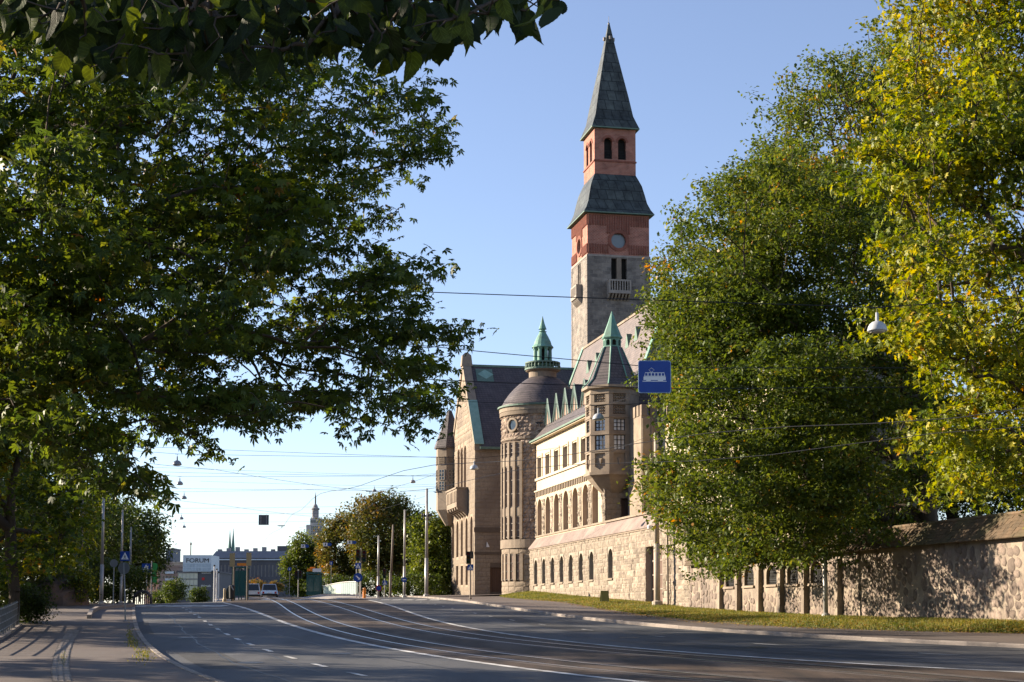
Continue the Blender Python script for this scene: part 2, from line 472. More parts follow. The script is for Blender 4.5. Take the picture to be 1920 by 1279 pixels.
LN = {k: Line([ground(*p)[:2] for p in v], 3 if k in ('kerbL',) else 4) for k, v in PXC.items()}
class Mean:
    def __init__(s, a, b): s.a, s.b = a, b
    def __call__(s, Y): return 0.5 * (s.a(Y) + s.b(Y))
TRA = Mean(LN['AL'], LN['AR']); TRB = Mean(LN['BL'], LN['BR'])

def ysamp(y0, y1, n):
    return np.exp(np.linspace(math.log(y0), math.log(y1), n))

def sheet(name, XA, XB, Ys, m, lift, matl, parent=None, kind='structure'):
    """street-following surface between two lines"""
    xa, xb = XA(Ys), XB(Ys)
    t = np.linspace(0, 1, m + 1)
    X = xa[:, None] * (1 - t) + xb[:, None] * t
    Y = np.repeat(Ys[:, None], m + 1, 1)
    Z = terr(X, Y) + lift
    V = np.stack([X, Y, Z], -1).reshape(-1, 3)
    F = []
    for i in range(len(Ys) - 1):
        for j in range(m):
            a = i * (m + 1) + j
            F.append((a, a + 1, a + m + 2, a + m + 1))
    o = big_mesh(name, V, np.array(F), matl, parent)
    o.data.polygons.foreach_set('use_smooth', [True] * len(F))
    if parent is None: setp(o, kind=kind)
    return o

def offset(line, off):
    def g(Y):
        Y = np.asarray(Y, float)
        s = (line(Y + 0.5) - line(Y - 0.5))
        return line(Y) + off * np.sqrt(1 + s * s)
    return g

# ground sheet to the horizon
gx = np.concatenate([[-3000, -900, -400, -200, -120], np.arange(-90, 100, 2.5), [130, 200, 400, 900, 3000]])
gy = np.concatenate([[-300, -80, -20, 0, 10], np.arange(16, 240, 3.0), [260, 300, 360, 450, 600, 900, 1600, 5000]])
GX, GY = np.meshgrid(gx, gy)
edge = LN['kerbL'](np.clip(GY, 20, 230)) - 6.5
GZ = terr(GX, np.maximum(GY, 1)) + np.where(GX < edge, 0.06, -0.55)
nx = len(gx)
F = np.array([(i * nx + j, i * nx + j + 1, (i + 1) * nx + j + 1, (i + 1) * nx + j) for i in range(len(gy) - 1) for j in range(nx - 1)])
o = big_mesh('ground', np.stack([GX, GY, GZ], -1).reshape(-1, 3), F, M_soil)
setp(o, kind='structure')

YS = np.concatenate([[4.0, 10, 16], ysamp(22, 260, 170)])
road = sheet('road', LN['kerbL'], LN['kerbR'], YS, 40, 0.0, M_asphalt)
bed = sheet('tram_track_bed', offset(LN['solL'], 0.1), offset(LN['solR'], -0.1), ysamp(24, 230, 150), 16, 0.004, M_trambed, road)

def stripe(name, line, y0, y1, width, lift, matl, parent, n=90, off=0.0):
    return sheet(name, offset(line, off - width / 2), offset(line, off + width / 2), ysamp(y0, y1, n), 1, lift, matl, parent)
stripe('lane_marking', LN['solL'], 24, 111, 0.24, 0.010, M_paint, road)
stripe('lane_marking', LN['solR'], 24, 124, 0.2, 0.010, M_paint, road)
for tr in (TRA, TRB):
    for sgn in (-1, 1):
        stripe('rail', tr, 24, 200, 0.1, 0.012, M_steel, road, 130, sgn * 0.56)
        stripe('rail_groove', tr, 24, 200, 0.09, 0.008, M_dark, road, 130, sgn * 0.47)
# paver edge strips along the rails
for tr in (TRA, TRB):
    for sgn in (-1, 1):
        stripe('rail_edging', tr, 24, 200, 0.34, 0.006, mat('rail_edging_stone', (0.12, 0.092, 0.075), (0.055, 0.045, 0.04), 0.8, 4, 6, 0.5, 14), road, 130, sgn * 0.82)
# dashed lane line: marks of about 1 m every 4 m
dy = [ground(*p)[1] for p in PXC['dash']]
ycur = dy[0] + 12.0
marks = sorted(dy)
k = marks[-1]
while k < 96:
    k += 4.6; marks.append(k)
for y in marks:
    sheet('lane_dash', offset(LN['dash'], -0.075), offset(LN['dash'], 0.075), np.linspace(y - 0.62, y + 0.62, 4), 1, 0.010, M_paint, road)
# second dashed line on the museum side, worn thin
def midR(Y): return 0.5 * (LN['solR'](Y) + LN['kerbR'](Y))
class MidR:
    def __call__(s, Y): return midR(Y)
for y in np.arange(46, 118, 5.2):
    sheet('lane_dash', offset(MidR(), -0.05), offset(MidR(), 0.05), np.linspace(y - 0.5, y + 0.5, 4), 1, 0.010, M_paint, road)
# zebra crossings near the crest
for px in (268, 300, 330, 355, 384, 411):
    p = ground(px, 1136.5)
    me = MB(); w = 0.3
    pts = []
    for sx, sy in ((-1, -1), (1, -1), (1, 1), (-1, 1)):
        x, y = p[0] + sx * 0.42, p[1] + sy * 1.6
        pts.append((x, y, tz(x, y) + 0.011))
    me.add(pts, [(0, 1, 2, 3)]); me.build('crossing_stripe', M_paint, road)
for px in (500, 533, 562, 700, 722, 744, 766, 790, 815):
    p = ground(px, 1125)
    me = MB(); pts = []
    for sx, sy in ((-1, -1), (1, -1), (1, 1), (-1, 1)):
        x, y = p[0] + sx * 0.4, p[1] + sy * 2.0
        pts.append((x, y, tz(x, y) + 0.013))
    me.add(pts, [(0, 1, 2, 3)]); me.build('crossing_stripe', M_paint, road)
# stop line before the left crossing
p0 = ground(262, 1142.0); 
sheet('stop_line', lambda Y: LN['kerbL'](Y) + 0.3, lambda Y: LN['solL'](Y) - 0.2, np.linspace(p0[1] - 0.4, p0[1] - 0.05, 2), 10, 0.009, M_paint, road)
# repaired asphalt patches
M_patch = mat('asphalt_patch', (0.05, 0.05, 0.053), (0.038, 0.038, 0.04), 0.85, 1.5, 6, 0.3, 40)
for (y0, y1, a, b, base) in ((40, 47, 0.6, 1.9, 'kerbL'), (58, 70, 0.05, 0.5, 'kerbL'), (44, 52, 2.0, 3.3, 'solR'), (60, 78, 3.2, 4.4, 'solR')):
    sheet('asphalt_patch', offset(LN[base], a), offset(LN[base], b), np.linspace(y0, y1, 12), 3, 0.005, M_patch, road)

# ---------------------------------------------------------------- museum-side pavement and lawn
edgeR_px = [(937,1117),(1010,1123.5),(1122.8,1135.5),(1210,1146.5),(1300,1158),(1420,1168),(1540,1175.5),(1731,1182),(1920,1184.5)]
edgeR = Line([ground(p[0], p[1], 0.25)[:2] for p in edgeR_px], 4)
wb = sorted([(mworld(0, a)[1], z) for a, z in [hitw(*p, 0.0) for p in ((994,1108),(1100,1119.5),(1213,1130),(1300,1141),(1430,1150),(1570,1157),(1920,1165.5),(2200,1172))]])
wb_y = [q[0] for q in wb]; wb_z = [q[1] for q in wb]
def wallX(Y):
    Y = np.asarray(Y, float)
    return MO[0] + (Y - MO[1]) * MU[0] / MU[1]
def wallZ(Y):
    return np.interp(Y, wb_y, wb_z)
def kerbRz(Y):
    return terr(LN['kerbR'](Y), Y) + 0.13
def edgeRz(Y):
    e = edgeR(Y); k = LN['kerbR'](Y)
    return np.minimum(terr(e, Y) + 0.13 + 0.012 * np.abs(e - k), wallZ(Y) - 0.02)
def strip2(name, XA, ZA, XB, ZB, Ys, m, matl, bulge=0.0):
    t = np.linspace(0, 1, m + 1)
    X = XA(Ys)[:, None] * (1 - t) + XB(Ys)[:, None] * t
    Z = ZA(Ys)[:, None] * (1 - t) + ZB(Ys)[:, None] * t + bulge * np.sin(np.pi * t)[None]
    Y = np.repeat(Ys[:, None], m + 1, 1)
    F = np.array([(i * (m + 1) + j, i * (m + 1) + j + 1, (i + 1) * (m + 1) + j + 1, (i + 1) * (m + 1) + j) for i in range(len(Ys) - 1) for j in range(m)])
    o = big_mesh(name, np.stack([X, Y, Z], -1).reshape(-1, 3), F, matl)
    o.data.polygons.foreach_set('use_smooth', [True] * len(F))
    return setp(o, kind='structure')
YE = mworld(0, 1.0)[1]
pavR = strip2('pavement', lambda Y: LN['kerbR'](Y) + 0.16, kerbRz, edgeR, edgeRz, ysamp(20, YE, 120), 10, M_pave)
def lawnX(Y): return wallX(Y) + 0.15
lawn = strip2('lawn', edgeR, lambda Y: edgeRz(Y) + 0.004, lawnX, wallZ, ysamp(20, YE, 120), 6, M_grassbase, 0.03)
pavR2 = strip2('pavement', lambda Y: LN['kerbR'](Y) + 0.16, kerbRz, lambda Y: np.maximum(wallX(Y) + 6, edgeR(np.minimum(Y, YE))), lambda Y: wallZ(Y) * 0 + wallZ(YE), np.linspace(YE, 215, 60), 14, M_pave)

# grass blades on the lawn and fallen leaves
rng = np.random.default_rng(5)
def blades(name, P, h, w, matl, tint, parent=None, lean=0.35, seed=1):
    rg = np.random.default_rng(seed); n = len(P)
    a = rg.uniform(0, 2 * np.pi, n); hh = h * rg.uniform(0.5, 1.3, n)
    dx, dy_ = np.cos(a) * w / 2, np.sin(a) * w / 2
    lx, ly = rg.normal(0, lean, n) * hh, rg.normal(0, lean, n) * hh
    V = np.empty((n, 3, 3))
    V[:, 0] = P + np.stack([dx, dy_, np.zeros(n)], -1)
    V[:, 1] = P - np.stack([dx, dy_, np.zeros(n)], -1)
    V[:, 2] = P + np.stack([lx, ly, hh], -1)
    return big_mesh(name, V.reshape(-1, 3), np.arange(3 * n).reshape(-1, 3), matl, parent, tint)
M_grass = leaf_mat('grass_blades', [(0.0, (0.045, 0.065, 0.012)), (0.5, (0.1, 0.12, 0.016)), (1.0, (0.27, 0.22, 0.05))], 0.35, 0.7)
M_fallen = leaf_mat('fallen_leaves', [(0.0, (0.2, 0.1, 0.03)), (0.6, (0.42, 0.25, 0.05)), (1.0, (0.5, 0.4, 0.1))], 0.2, 0.8)
n = 90000
Yg = np.exp(rng.uniform(math.log(46), math.log(YE), n)); t = rng.uniform(0, 1, n) ** 0.9
xa, xb = edgeR(Yg), lawnX(Yg)
Pg = np.stack([xa * (1 - t) + xb * t, Yg, (edgeRz(Yg) + 0.004) * (1 - t) + wallZ(Yg) * t + 0.03 * np.sin(np.pi * t)], -1)
ok = (xb - xa > 0.2) & (np.sin(Yg * 1.3 + xa) + np.sin(Yg * .47 + t * 5) + rng.normal(0, .6, n) > -1.1)
Pg = Pg[ok]
gr = blades('grass', Pg, 0.11, 0.035, M_grass, np.clip(0.5 + 0.2 * np.sin(Pg[:, 1] * 0.9) * np.sin(Pg[:, 0] * 1.7 + Pg[:, 1] * .31) + rng.normal(0.05, 0.22, len(Pg)), 0, 1))
setp(gr, 'short sunlit grass along the foot of the stone wall', 'grass', kind='stuff')
n = 9000
Yg = np.exp(rng.uniform(math.log(46), math.log(112), n)); t = rng.uniform(-0.12, 1, n) ** 1
xa, xb = edgeR(Yg), lawnX(Yg)
Pf = np.stack([xa * (1 - t) + xb * t, Yg, (edgeRz(Yg) + 0.02) * (1 - t) + wallZ(Yg) * t + 0.06 * (t > 0)], -1)
m_ = len(Pf); an = rng.uniform(0, 6.28, m_); sz = rng.uniform(0.03, 0.07, m_)
q = np.stack([np.stack([np.cos(an + k * np.pi / 2) * sz, np.sin(an + k * np.pi / 2) * sz * 0.8, rng.uniform(0, 0.03, m_)], -1) for k in range(4)], 1) + Pf[:, None]
fl = big_mesh('fallen_leaves', q.reshape(-1, 3), np.arange(4 * m_).reshape(-1, 4), M_fallen, None, rng.uniform(0, 1, m_))
setp(fl, 'dry brown and yellow leaves scattered on the lawn by the wall', 'leaves', kind='stuff')

# kerbstones
def kerb_run(line, y0, y1, step, side, parent_obj, h=0.13, wdt=0.17, maxn=290):
    var = []
    for q in range(5):
        b = MB(); rg = random.Random(q); j = lambda a: a + rg.uniform(-0.02, 0.02)
        x0, x1, z0, z1 = 0, 1, -1.2, 1
        b.add([(0, -0.494, -2), (1, -0.494, -2), (1, 0.494, -2), (0, 0.494, -2),
               (0 if side > 0 else .08, -0.494, 0.75 if side > 0 else j(1)), (1, -0.494, j(1)), (1, 0.494, j(1)), (0, 0.494, 0.75),
               (0.16, -0.485, j(1)), (0.16, 0.485, j(1))] , [(0, 1, 5, 8, 4), (1, 2, 6, 5), (3, 7, 9, 6, 2), (0, 4, 7, 3), (4, 8, 9, 7), (8, 5, 6, 9)])
        var.append(b.mesh('kerbstone', M_kerb))
    y = y0; i = 0
    rg = random.Random(3)
    while y < y1 and i < maxn:
        L = step * rg.uniform(0.85, 1.2)
        xa, xb = float(line(y)), float(line(y + 0.01))
        sl = (xb - xa) / 0.01
        dyy = L / math.sqrt(1 + sl * sl)
        xe = float(line(y + dyy)); ym = y + dyy / 2; xm = (xa + xe) / 2
        ang = math.atan2(dyy, xe - xa) - math.pi / 2
        o = link('kerbstone', var[i % 5], parent_obj)
        o.location = (xm, ym, tz(xm, ym))
        o.scale = (wdt, L, h + rg.uniform(0, 0.012))
        o.rotation_euler = (0, 0, ang if side > 0 else ang + math.pi)
        dz = tz(xe, y + dyy) - tz(xa, y)
        o.rotation_euler.x = math.atan2(dz, L) * (1 if side > 0 else -1)
        y += dyy; i += 1
kerb_run(LN['kerbR'], 44, 190, 1.0, 1, pavR)

# ---------------------------------------------------------------- near-side pavement
edgeL = Line([ground(*p)[:2] for p in ((-120,1262),(-60,1232),(0,1203),(37,1183),(62,1166),(60,1152))], 2)
def edgeLx(Y):
    return np.where(np.asarray(Y) > 62, np.minimum(edgeL(np.minimum(Y, 62)) - (np.asarray(Y) - 62) * 0.9, edgeL(62.0)), edgeL(Y))
pavL = sheet('pavement', edgeLx, lambda Y: LN['kerbL'](Y) - 0.16, np.concatenate([[6., 14.], ysamp(22, 140, 120)]), 20, 0.12, M_pave)
def kl(Y): return LN['kerbL'](Y)
kerb_run(LN['kerbL'], 33, 112, 0.9, -1, pavL)
# cobbled dividing band
band = [ground(*p, 0.12)[:2] for p in ((122,1290),(118,1276),(113,1240),(125,1207),(146,1172),(168,1147))]
bandL = Line(band, 3)
var = []
for q in range(4):
    b = MB(); rg = random.Random(q + 20); j = lambda: rg.uniform(-0.05, 0.05)
    b.loops([[(-.46, -.46, -1), (.46, -.46, -1), (.46, .46, -1), (-.46, .46, -1)], [(-.46 + j(), -.46 + j(), .5), (.46 + j(), -.46 + j(), .5), (.46 + j(), .46 + j(), .5), (-.46 + j(), .46 + j(), .5)], [(-.3, -.3, 1), (.3, -.3, 1), (.3, .3, 1), (-.3, .3, 1)]], cap0=False)
    var.append(b.mesh('cobble', M_kerb))
y = 34.5; i = 0
while y < 62:
    for c in range(3):
        x = float(bandL(y)) + (c - 1) * 0.14 + random.Random(i).uniform(-0.012, 0.012)
        if i < 290:
            o = link('cobble', var[i % 4], pavL); o.location = (x, y, tz(x, y) + 0.12); o.scale = (0.14, 0.2, 0.02)
        i += 1
    y += 0.21 if y < 50 else 0.4
# raised refuge kerb near the signs
rk = MB()
pts = [ground(*p, 0.12) for p in ((167,1160),(171,1150),(182,1143.5),(210,1140.5),(250,1138))]
for a, b in zip(pts[:-1], pts[1:]):
    d = (b - a); L = np.linalg.norm(d); d /= L; nrm = np.array([-d[1], d[0], 0])
    rk.obox((a + b) / 2 + (0, 0, 0.06), d * (L / 2 - 0.01), nrm * 0.1, (0, 0, 0.12))
rk.build('kerb_edging', M_kerb, pavL)
# grass tufts growing at the kerb
tuft = []
for (cx_, cy_, sx, n_) in ((243, 1190, 3, 110), (250, 1203, 6, 190), (268, 1228, 9, 200), (118, 1236, 3, 70)):
    for q in range(n_):
        px = cx_ + rng.normal(0, sx); py = cy_ + rng.normal(0, 7)
        tuft.append(ground(px, py, 0.12))
g2 = blades('grass_tuft', np.array(tuft), 0.05, 0.04, M_grass, np.clip(rng.normal(0.65, 0.2, len(tuft)), 0, 1), None, 0.5, 4)
setp(g2, 'yellow green weeds sprouting along the left kerb', 'grass', kind='stuff')

# tar seams, cracks and iron covers in the carriageway
M_tar = mat('tar_seam', (0.022, 0.022, 0.023), (0.015, 0.015, 0.016), 0.5, 3)
def wavy(line, off, amp, ph):
    return lambda Y: offset(line, off)(Y) + amp * np.sin(np.asarray(Y) * 0.7 + ph) + amp * .5 * np.sin(np.asarray(Y) * 1.9 + ph * 2)
for base, off, y0, y1, ph in (('kerbL', 1.7, 34, 80, 0.3), ('kerbL', 3.1, 38, 96, 1.3), ('solL', -1.6, 30, 70, 2.0), ('solR', 1.7, 40, 110, 0.9), ('solR', 4.6, 44, 90, 2.7), ('solR', 5.7, 46, 100, 4.0)):
    sheet('tar_seam', wavy(LN[base], off - .02, .05, ph), wavy(LN[base], off + .025, .05, ph), ysamp(y0, y1, 90), 1, .007, M_tar, road)
rgc = random.Random(5)
for k in range(16):
    base = rgc.choice(('kerbL', 'solR')); y = rgc.uniform(36, 84); x0 = float(LN[base](y)) + rgc.uniform(.4, 2); L = rgc.uniform(1.2, 4.2)
    pts = []; yy = y
    for i in range(9):
        yy += rgc.uniform(-.22, .22); pts.append((x0 + L * i / 8, yy))
    cb_ = MB()
    for (xa, ya), (xb, yb) in zip(pts[:-1], pts[1:]):
        cb_.add([(xa, ya - .025, tz(xa, ya) + .0075), (xb, yb - .025, tz(xb, yb) + .0075), (xb, yb + .025, tz(xb, yb) + .0075), (xa, ya + .025, tz(xa, ya) + .0075)], [(0, 1, 2, 3)])
    cb_.build('tar_seam', M_tar, road)
M_cover = mat('iron_cover', (0.07, 0.065, 0.06), (0.035, 0.033, 0.032), 0.5, 14, 4, 0.6, 40, metal=0.5)
for px, py in ((470, 1243), (352, 1196), (880, 1197), (1180, 1196), (1420, 1214), (640, 1226)):
    p = ground(px, py); cb_ = MB()
    for r_, z in ((.36, .008),):
        cb_.add([(p[0] + r_ * math.cos(t), p[1] + r_ * math.sin(t), tz(p[0] + r_ * math.cos(t), p[1] + r_ * math.sin(t)) + z) for t in np.linspace(0, 6.283, 24, False)], [tuple(range(24))])
    o = cb_.build('manhole_cover', M_cover, road)
# ================================================================ the museum
museum = empty('museum_building', mworld(0, 0, 0), MPHI,
               'national romantic stone museum with red brick belfry tower and green copper spires', 'museum')
MZ0 = -1.5                        # foundations start below the street
BLOCKS_LEFT = [298]               # the largest facing stones are parts of their own

def block_variants(matl, rough=0.25, seed=0, n=6):
    out = []
    for q in range(n):
        rg = random.Random(seed + q); b = MB()
        # unit block: x 0..1 out of the wall, y -.5...5 along, z -.5...5 up; rough front
        g = 3
        back = [(0, -.5, -.5), (0, .5, -.5), (0, .5, .5), (0, -.5, .5)]
        fr = []
        for i in range(g + 1):
            for j in range(g + 1):
                e = i in (0, g) or j in (0, g)
                y = -.5 + j / g + (0 if j in (0, g) else rg.uniform(-.07, .07)); z = -.5 + i / g + (0 if i in (0, g) else rg.uniform(-.07, .07))
                s = 0.97
                fr.append((0.35 + rg.uniform(-.15, .1) if e else 0.8 + rg.uniform(-rough, rough), y * s, z * s))
        vs = back + fr; fs = []
        for i in range(g):
            for j in range(g):
                a = 4 + i * (g + 1) + j
                fs.append((a, a + 1, a + g + 2, a + g + 1))
        k = lambda i, j: 4 + i * (g + 1) + j
        fs.append((0, 1) + tuple(k(0, j) for j in range(g, -1, -1)))
        fs.append((1, 2) + tuple(k(i, g) for i in range(g, -1, -1)))
        fs.append((2, 3) + tuple(k(g, j) for j in range(0, g + 1)))
        fs.append((3, 0) + tuple(k(i, 0) for i in range(0, g + 1)))
        b.add(vs, fs)
        out.append(b)
    return [(b.mesh('stone_block', matl), np.array(b.v), b.f) for b in out]

def inside_any(u0, u1, v0, v1, rects, m=0.03):
    for (a0, a1, b0, b1) in rects:
        if u1 > a0 + m and u0 < a1 - m and v1 > b0 + m and v0 < b1 - m: return True
    return False

def coursed(parent, frame, u0, u1, v0, v1, bw, bh, matl, proud, avoid=(), parts=0, seed=0, rough=0.2, jitter=0.3, name='stone_block'):
    """courses of separate stones on a wall; frame(u, v) -> (point, outward, along); first `parts` by nearness are objects"""
    var = block_variants(matl, rough, seed)
    rg = random.Random(seed); items = []
    v = v0
    while v < v1 - 0.05:
        h = bh * rg.uniform(1 - jitter * 0.6, 1 + jitter * 0.6)
        if v + h > v1 - 0.08: h = v1 - v
        u = u0 - rg.uniform(0, bw * 0.5); 
        while u < u1 - 0.03:
            w = bw * rg.uniform(1 - jitter, 1 + jitter)
            a, b = max(u, u0), min(u + w, u1)
            if u1 - b < 0.15: b = u1; w = b - u
            # trim against openings
            if b - a > 0.05 and inside_any(a, b, v, v + h, avoid):
                for (x0, x1, y0, y1) in avoid:
                    if v + h > y0 + .03 and v < y1 - .03:
                        if a < x0 < b and b > x0: b = min(b, x0) if x0 - a > 0.12 else b
                        if a < x1 < b: a = max(a, x1) if b - x1 > 0.12 else a
            if b - a > 0.08 and not inside_any(a, b, v, v + h, avoid):
                items.append(((a + b) / 2, v + h / 2, b - a, h, rg.randrange(6), proud * rg.uniform(0.5, 1.3)))
            u += w
        v += h
    if parts:
        items.sort(key=lambda t: t[0])
    rest = MB()
    for i, (u, vv, w, h, q, pr) in enumerate(items):
        p, nrm, al = frame(u, vv)
        if i < parts and BLOCKS_LEFT[0] > 0:
            BLOCKS_LEFT[0] -= 1
            o = link(name, var[q][0], parent)
            o.matrix_local = Matrix(((nrm[0] * pr, al[0] * w * .985, 0, p[0]), (nrm[1] * pr, al[1] * w * .985, 0, p[1]), (0, 0, h * .97, p[2]), (0, 0, 0, 1)))
        else:
            V = var[q][1]
            P = np.array(p)[None] + V[:, :1] * pr * np.array(nrm)[None] + V[:, 1:2] * w * .985 * np.array(al)[None] + V[:, 2:3] * h * .97 * np.array([[0, 0, 1.]])
            rest.add(P, var[q][2])
    if rest.v:
        rest.build('stone_facing', matl, parent, kind='stuff')
    return len(items)

def win(parent, mapf, u0, u1, v0, v1, depth, pane, frame_m, nu=2, nv=3, bar=0.05, arched=False, name='window'):
    """a window set at the back of its opening: pane with a frame of bars as its own piece"""
    b = MB()
    poly = arch(u0, u1, v0, v1) if arched else rect(u0, u1, v0, v1)
    n = len(poly)
    b.add([mapf(u, v, depth) for u, v in poly], [tuple(range(n))])
    w = b.build(name, pane, parent)
    if frame_m is not None:
        f = MB()
        def bar_(a0, a1, b0, b1):
            c = [mapf(a0, b0, depth - 0.05), mapf(a1, b0, depth - 0.05), mapf(a1, b1, depth - 0.05), mapf(a0, b1, depth - 0.05)]
            d = [mapf(a0, b0, depth + 0.01), mapf(a1, b0, depth + 0.01), mapf(a1, b1, depth + 0.01), mapf(a0, b1, depth + 0.01)]
            f.frus(c, d)
        H = v1 - v0; top = v1 - (0.35 * (u1 - u0) if arched else 0)
        for i in range(nu + 1):
            u = u0 + (u1 - u0) * i / nu; bb = bar * (1.6 if i in (0, nu) else 1)
            bar_(max(u - bb, u0), min(u + bb, u1), v0, top if i in (0, nu) else v1 - 0.02)
        for j in range(nv + 1):
            v = v0 + (top - v0) * j / nv; bb = bar * (1.5 if j in (0, nv) else 0.8)
            bar_(u0, u1, max(v - bb, v0), min(v + bb, top))
        f.build('window_frame', frame_m, w)
    return w

fW = lambda w0: (lambda u, v, n: (w0 + n, u, v))           # wall facing the street at depth w0; u = along
fA = lambda a0: (lambda u, v, n: (u, a0 + n, v))           # wall facing the camera at along a0; u = across

# ---------------------------------------------------------------- street-side plinth
a_pl1 = hitw(1294, 1100, 0)[0]                   # near end
z_eave = hitw(1100, 1011, 0)[1]
z_led = hitw(1100, 991, 0.5)[1]
pw = []
for px in (1004.5, 1019.5, 1036, 1052.9, 1070.2, 1089.2, 1108.9, 1144.5):
    a = hitw(px, 1060, 0)[0]; pw.append(a)
zt, zb = hitw(1070.2, 1040, 0)[1], hitw(1070.2, 1090, 0)[1]
holes = [arch(a - 0.62, a + 0.62, zb, zt) for a in pw]
a_d0, a_d1 = hitw(1243, 1100, 0)[0], hitw(1211.5, 1100, 0)[0]
z_dt = hitw(1225, 1024, 0)[1]; z_db = hitw(1225, 1131, 0)[1]
holes.append(rect(a_d0, a_d1, z_db, z_dt))
pl = MB()
pl.panel([(a_pl1, MZ0), (0.6, MZ0), (0.6, z_eave), (a_pl1, z_eave)], holes, fW(0.0), 0.45)
pl.add([(0, a_pl1, MZ0), (0, a_pl1, z_eave), (3.5, a_pl1, z_eave), (3.5, a_pl1, MZ0)], [(0, 1, 2, 3)])
plw = pl.build('plinth_wall', M_mortar, museum)
for a in pw:
    win(museum, fW(0.0), a - 0.62, a + 0.62, zb, zt, 0.42, M_glass, M_wframedk, 2, 4, 0.04, True)
    MB().box(-0.12, 0.05, a - 0.75, a + 0.75, zb - 0.14, zb - 0.02).build('window_sill', M_carve, museum)
win(museum, fW(0.0), a_d0, a_d1, z_db, z_dt, 0.42, M_wooddark, M_wframe, 3, 4, 0.05, name='side_door')
MB().box(-0.15, 0.1, a_d0 - 0.1, a_d1 + 0.1, z_db - 0.16, z_db).build('door_step', M_kerb, museum)
av = [(a - 0.66, a + 0.66, zb - 0.16, zt + 0.02) for a in pw] + [(a_d0, a_d1, z_db - 0.2, z_dt)]
fr = lambda u, v: ((0.0, u, v), (-1, 0, 0), (0, 1, 0))
coursed(museum, fr, a_pl1, 0.5, 1.5, z_eave - 0.02, 0.78, 0.4, M_granite, 0.085, av, 298, 11, 0.4, 0.5)
# plinth lean-to roof and its ledge
M_plroof = mat('plinth_slab', (0.22, 0.165, 0.145), (0.15, 0.115, 0.1), 0.8, 2.5, 7, 0.4, 12, c3=(0.26, 0.2, 0.17), s3=0.6)
r = MB()
a_cor = hitw(1137, 980, 0.5)[0]
n = 16
for i in range(n):
    q0 = a_pl1 + (0.55 - a_pl1) * i / n + 0.006; q1 = a_pl1 + (0.55 - a_pl1) * (i + 1) / n - 0.006
    r = MB()
    r.frus([(-0.16, q0, z_eave), (-0.16, q1, z_eave), (0.5, q1, z_led), (0.5, q0, z_led)],
           [(-0.16, q0, z_eave + 0.1), (-0.16, q1, z_eave + 0.1), (0.5, q1, z_led + 0.1), (0.5, q0, z_led + 0.1)])
    r.build('roof_slab', M_plroof, museum)
MB().box(-0.1, 0.0, a_pl1 + 0.01, 0.54, z_eave - 0.1, z_eave - 0.003).build('cornice', M_carve, museum)
MB().box(0.36, 0.62, a_pl1, 0.54, z_led + 0.105, z_led + 0.24).build('ledge', M_carve, museum)

# ---------------------------------------------------------------- cream wing with the tall arcade
W1 = 0.5
z_wt = hitw(1003, 831.4, W1)[1]
z_sill = hitw(1050, 882, W1)[1]
z_ab = z_led + 0.24
z_at = hitw(1062, 920, W1)[1]
ar = [hitw(px, 960, W1)[0] for px in (1012.9, 1028.3, 1044.4, 1062, 1079.6, 1099, 1117.3)]
uw = [hitw(px, 860, W1)[0] for px in (1012.5, 1027.7, 1043.9, 1060.8, 1078.6, 1095.2)]
zu0, zu1 = hitw(1060.8, 876, W1)[1], hitw(1060.8, 837, W1)[1]
z_fr = z_at + 0.55                               # top of the stone arcade
cw = MB()
hs = [rect(a - 0.75, a + 0.75, zu0, zu1) for a in uw]
cw.panel([(a_cor, z_fr), (1.6, z_fr), (1.6, z_wt), (a_cor, z_wt)], hs, fW(W1), 0.35)
cw.build('cream_wall', M_cream, museum)
sw = MB()
sw.panel([(a_cor, z_ab - 1.4), (1.6, z_ab - 1.4), (1.6, z_fr), (a_cor, z_fr)], [arch(a - 0.88, a + 0.88, z_ab, z_at, 10) for a in ar], fW(W1 - 0.06), 0.6)
sw.build('arcade_wall', mat('arcade_plaster', (0.46, 0.375, 0.275), (0.37, 0.3, 0.22), 0.9, 1.5, 6, 0.2, 10), museum)
for a in ar:
    b = MB()                                      # pleated brown blinds behind each arch
    nn = 14
    for i in range(nn):
        u0 = a - 0.88 + 1.76 * i / nn; u1 = a - 0.88 + 1.76 * (i + 1) / nn; um = (u0 + u1) / 2
        b.add([(W1 + 0.5, u0, z_ab), (W1 + 0.4, um, z_ab), (W1 + 0.5, u1, z_ab), (W1 + 0.5, u0, z_at), (W1 + 0.4, um, z_at), (W1 + 0.5, u1, z_at)], [(0, 1, 4, 3), (1, 2, 5, 4)])
    b.build('arch_blind', M_shutter, museum)
# rough stone piers between the arches
edges = [ar[i] * 0.5 + ar[i + 1] * 0.5 for i in range(len(ar) - 1)]
edges = [ar[0] + (ar[0] - edges[0])] + edges + [a_cor + 0.45]
for i, e in enumerate(edges):
    hw = 0.46 if i < len(edges) - 1 else 0.44
    f2 = lambda u, v: ((W1 - 0.06, u, v), (-1, 0, 0), (0, 1, 0))
    coursed(museum, f2, e - hw, e + hw, z_ab, z_at - 0.1, 0.5, 0.42, M_granite, 0.13, (), 0, 40 + i, 0.3, 0.4)
fz = MB()
for k in range(44):
    a = a_cor + 0.3 + (1.2 - a_cor) * k / 44
    fz.box(W1 - 0.15, W1 - 0.062, a, a + 0.22, z_fr - 0.32, z_fr + 0.12)
fz.build('dentil_frieze', M_carve, museum, kind='stuff')
MB().box(W1 - 0.2, W1 - 0.003, a_cor, 1.6, z_fr + 0.121, z_fr + 0.24).build('string_course', M_cream, museum)
MB().box(W1 - 0.14, W1 - 0.003, a_cor, 1.6, zu0 - 0.26, zu0 - 0.06).build('sill_course', M_cream, museum)
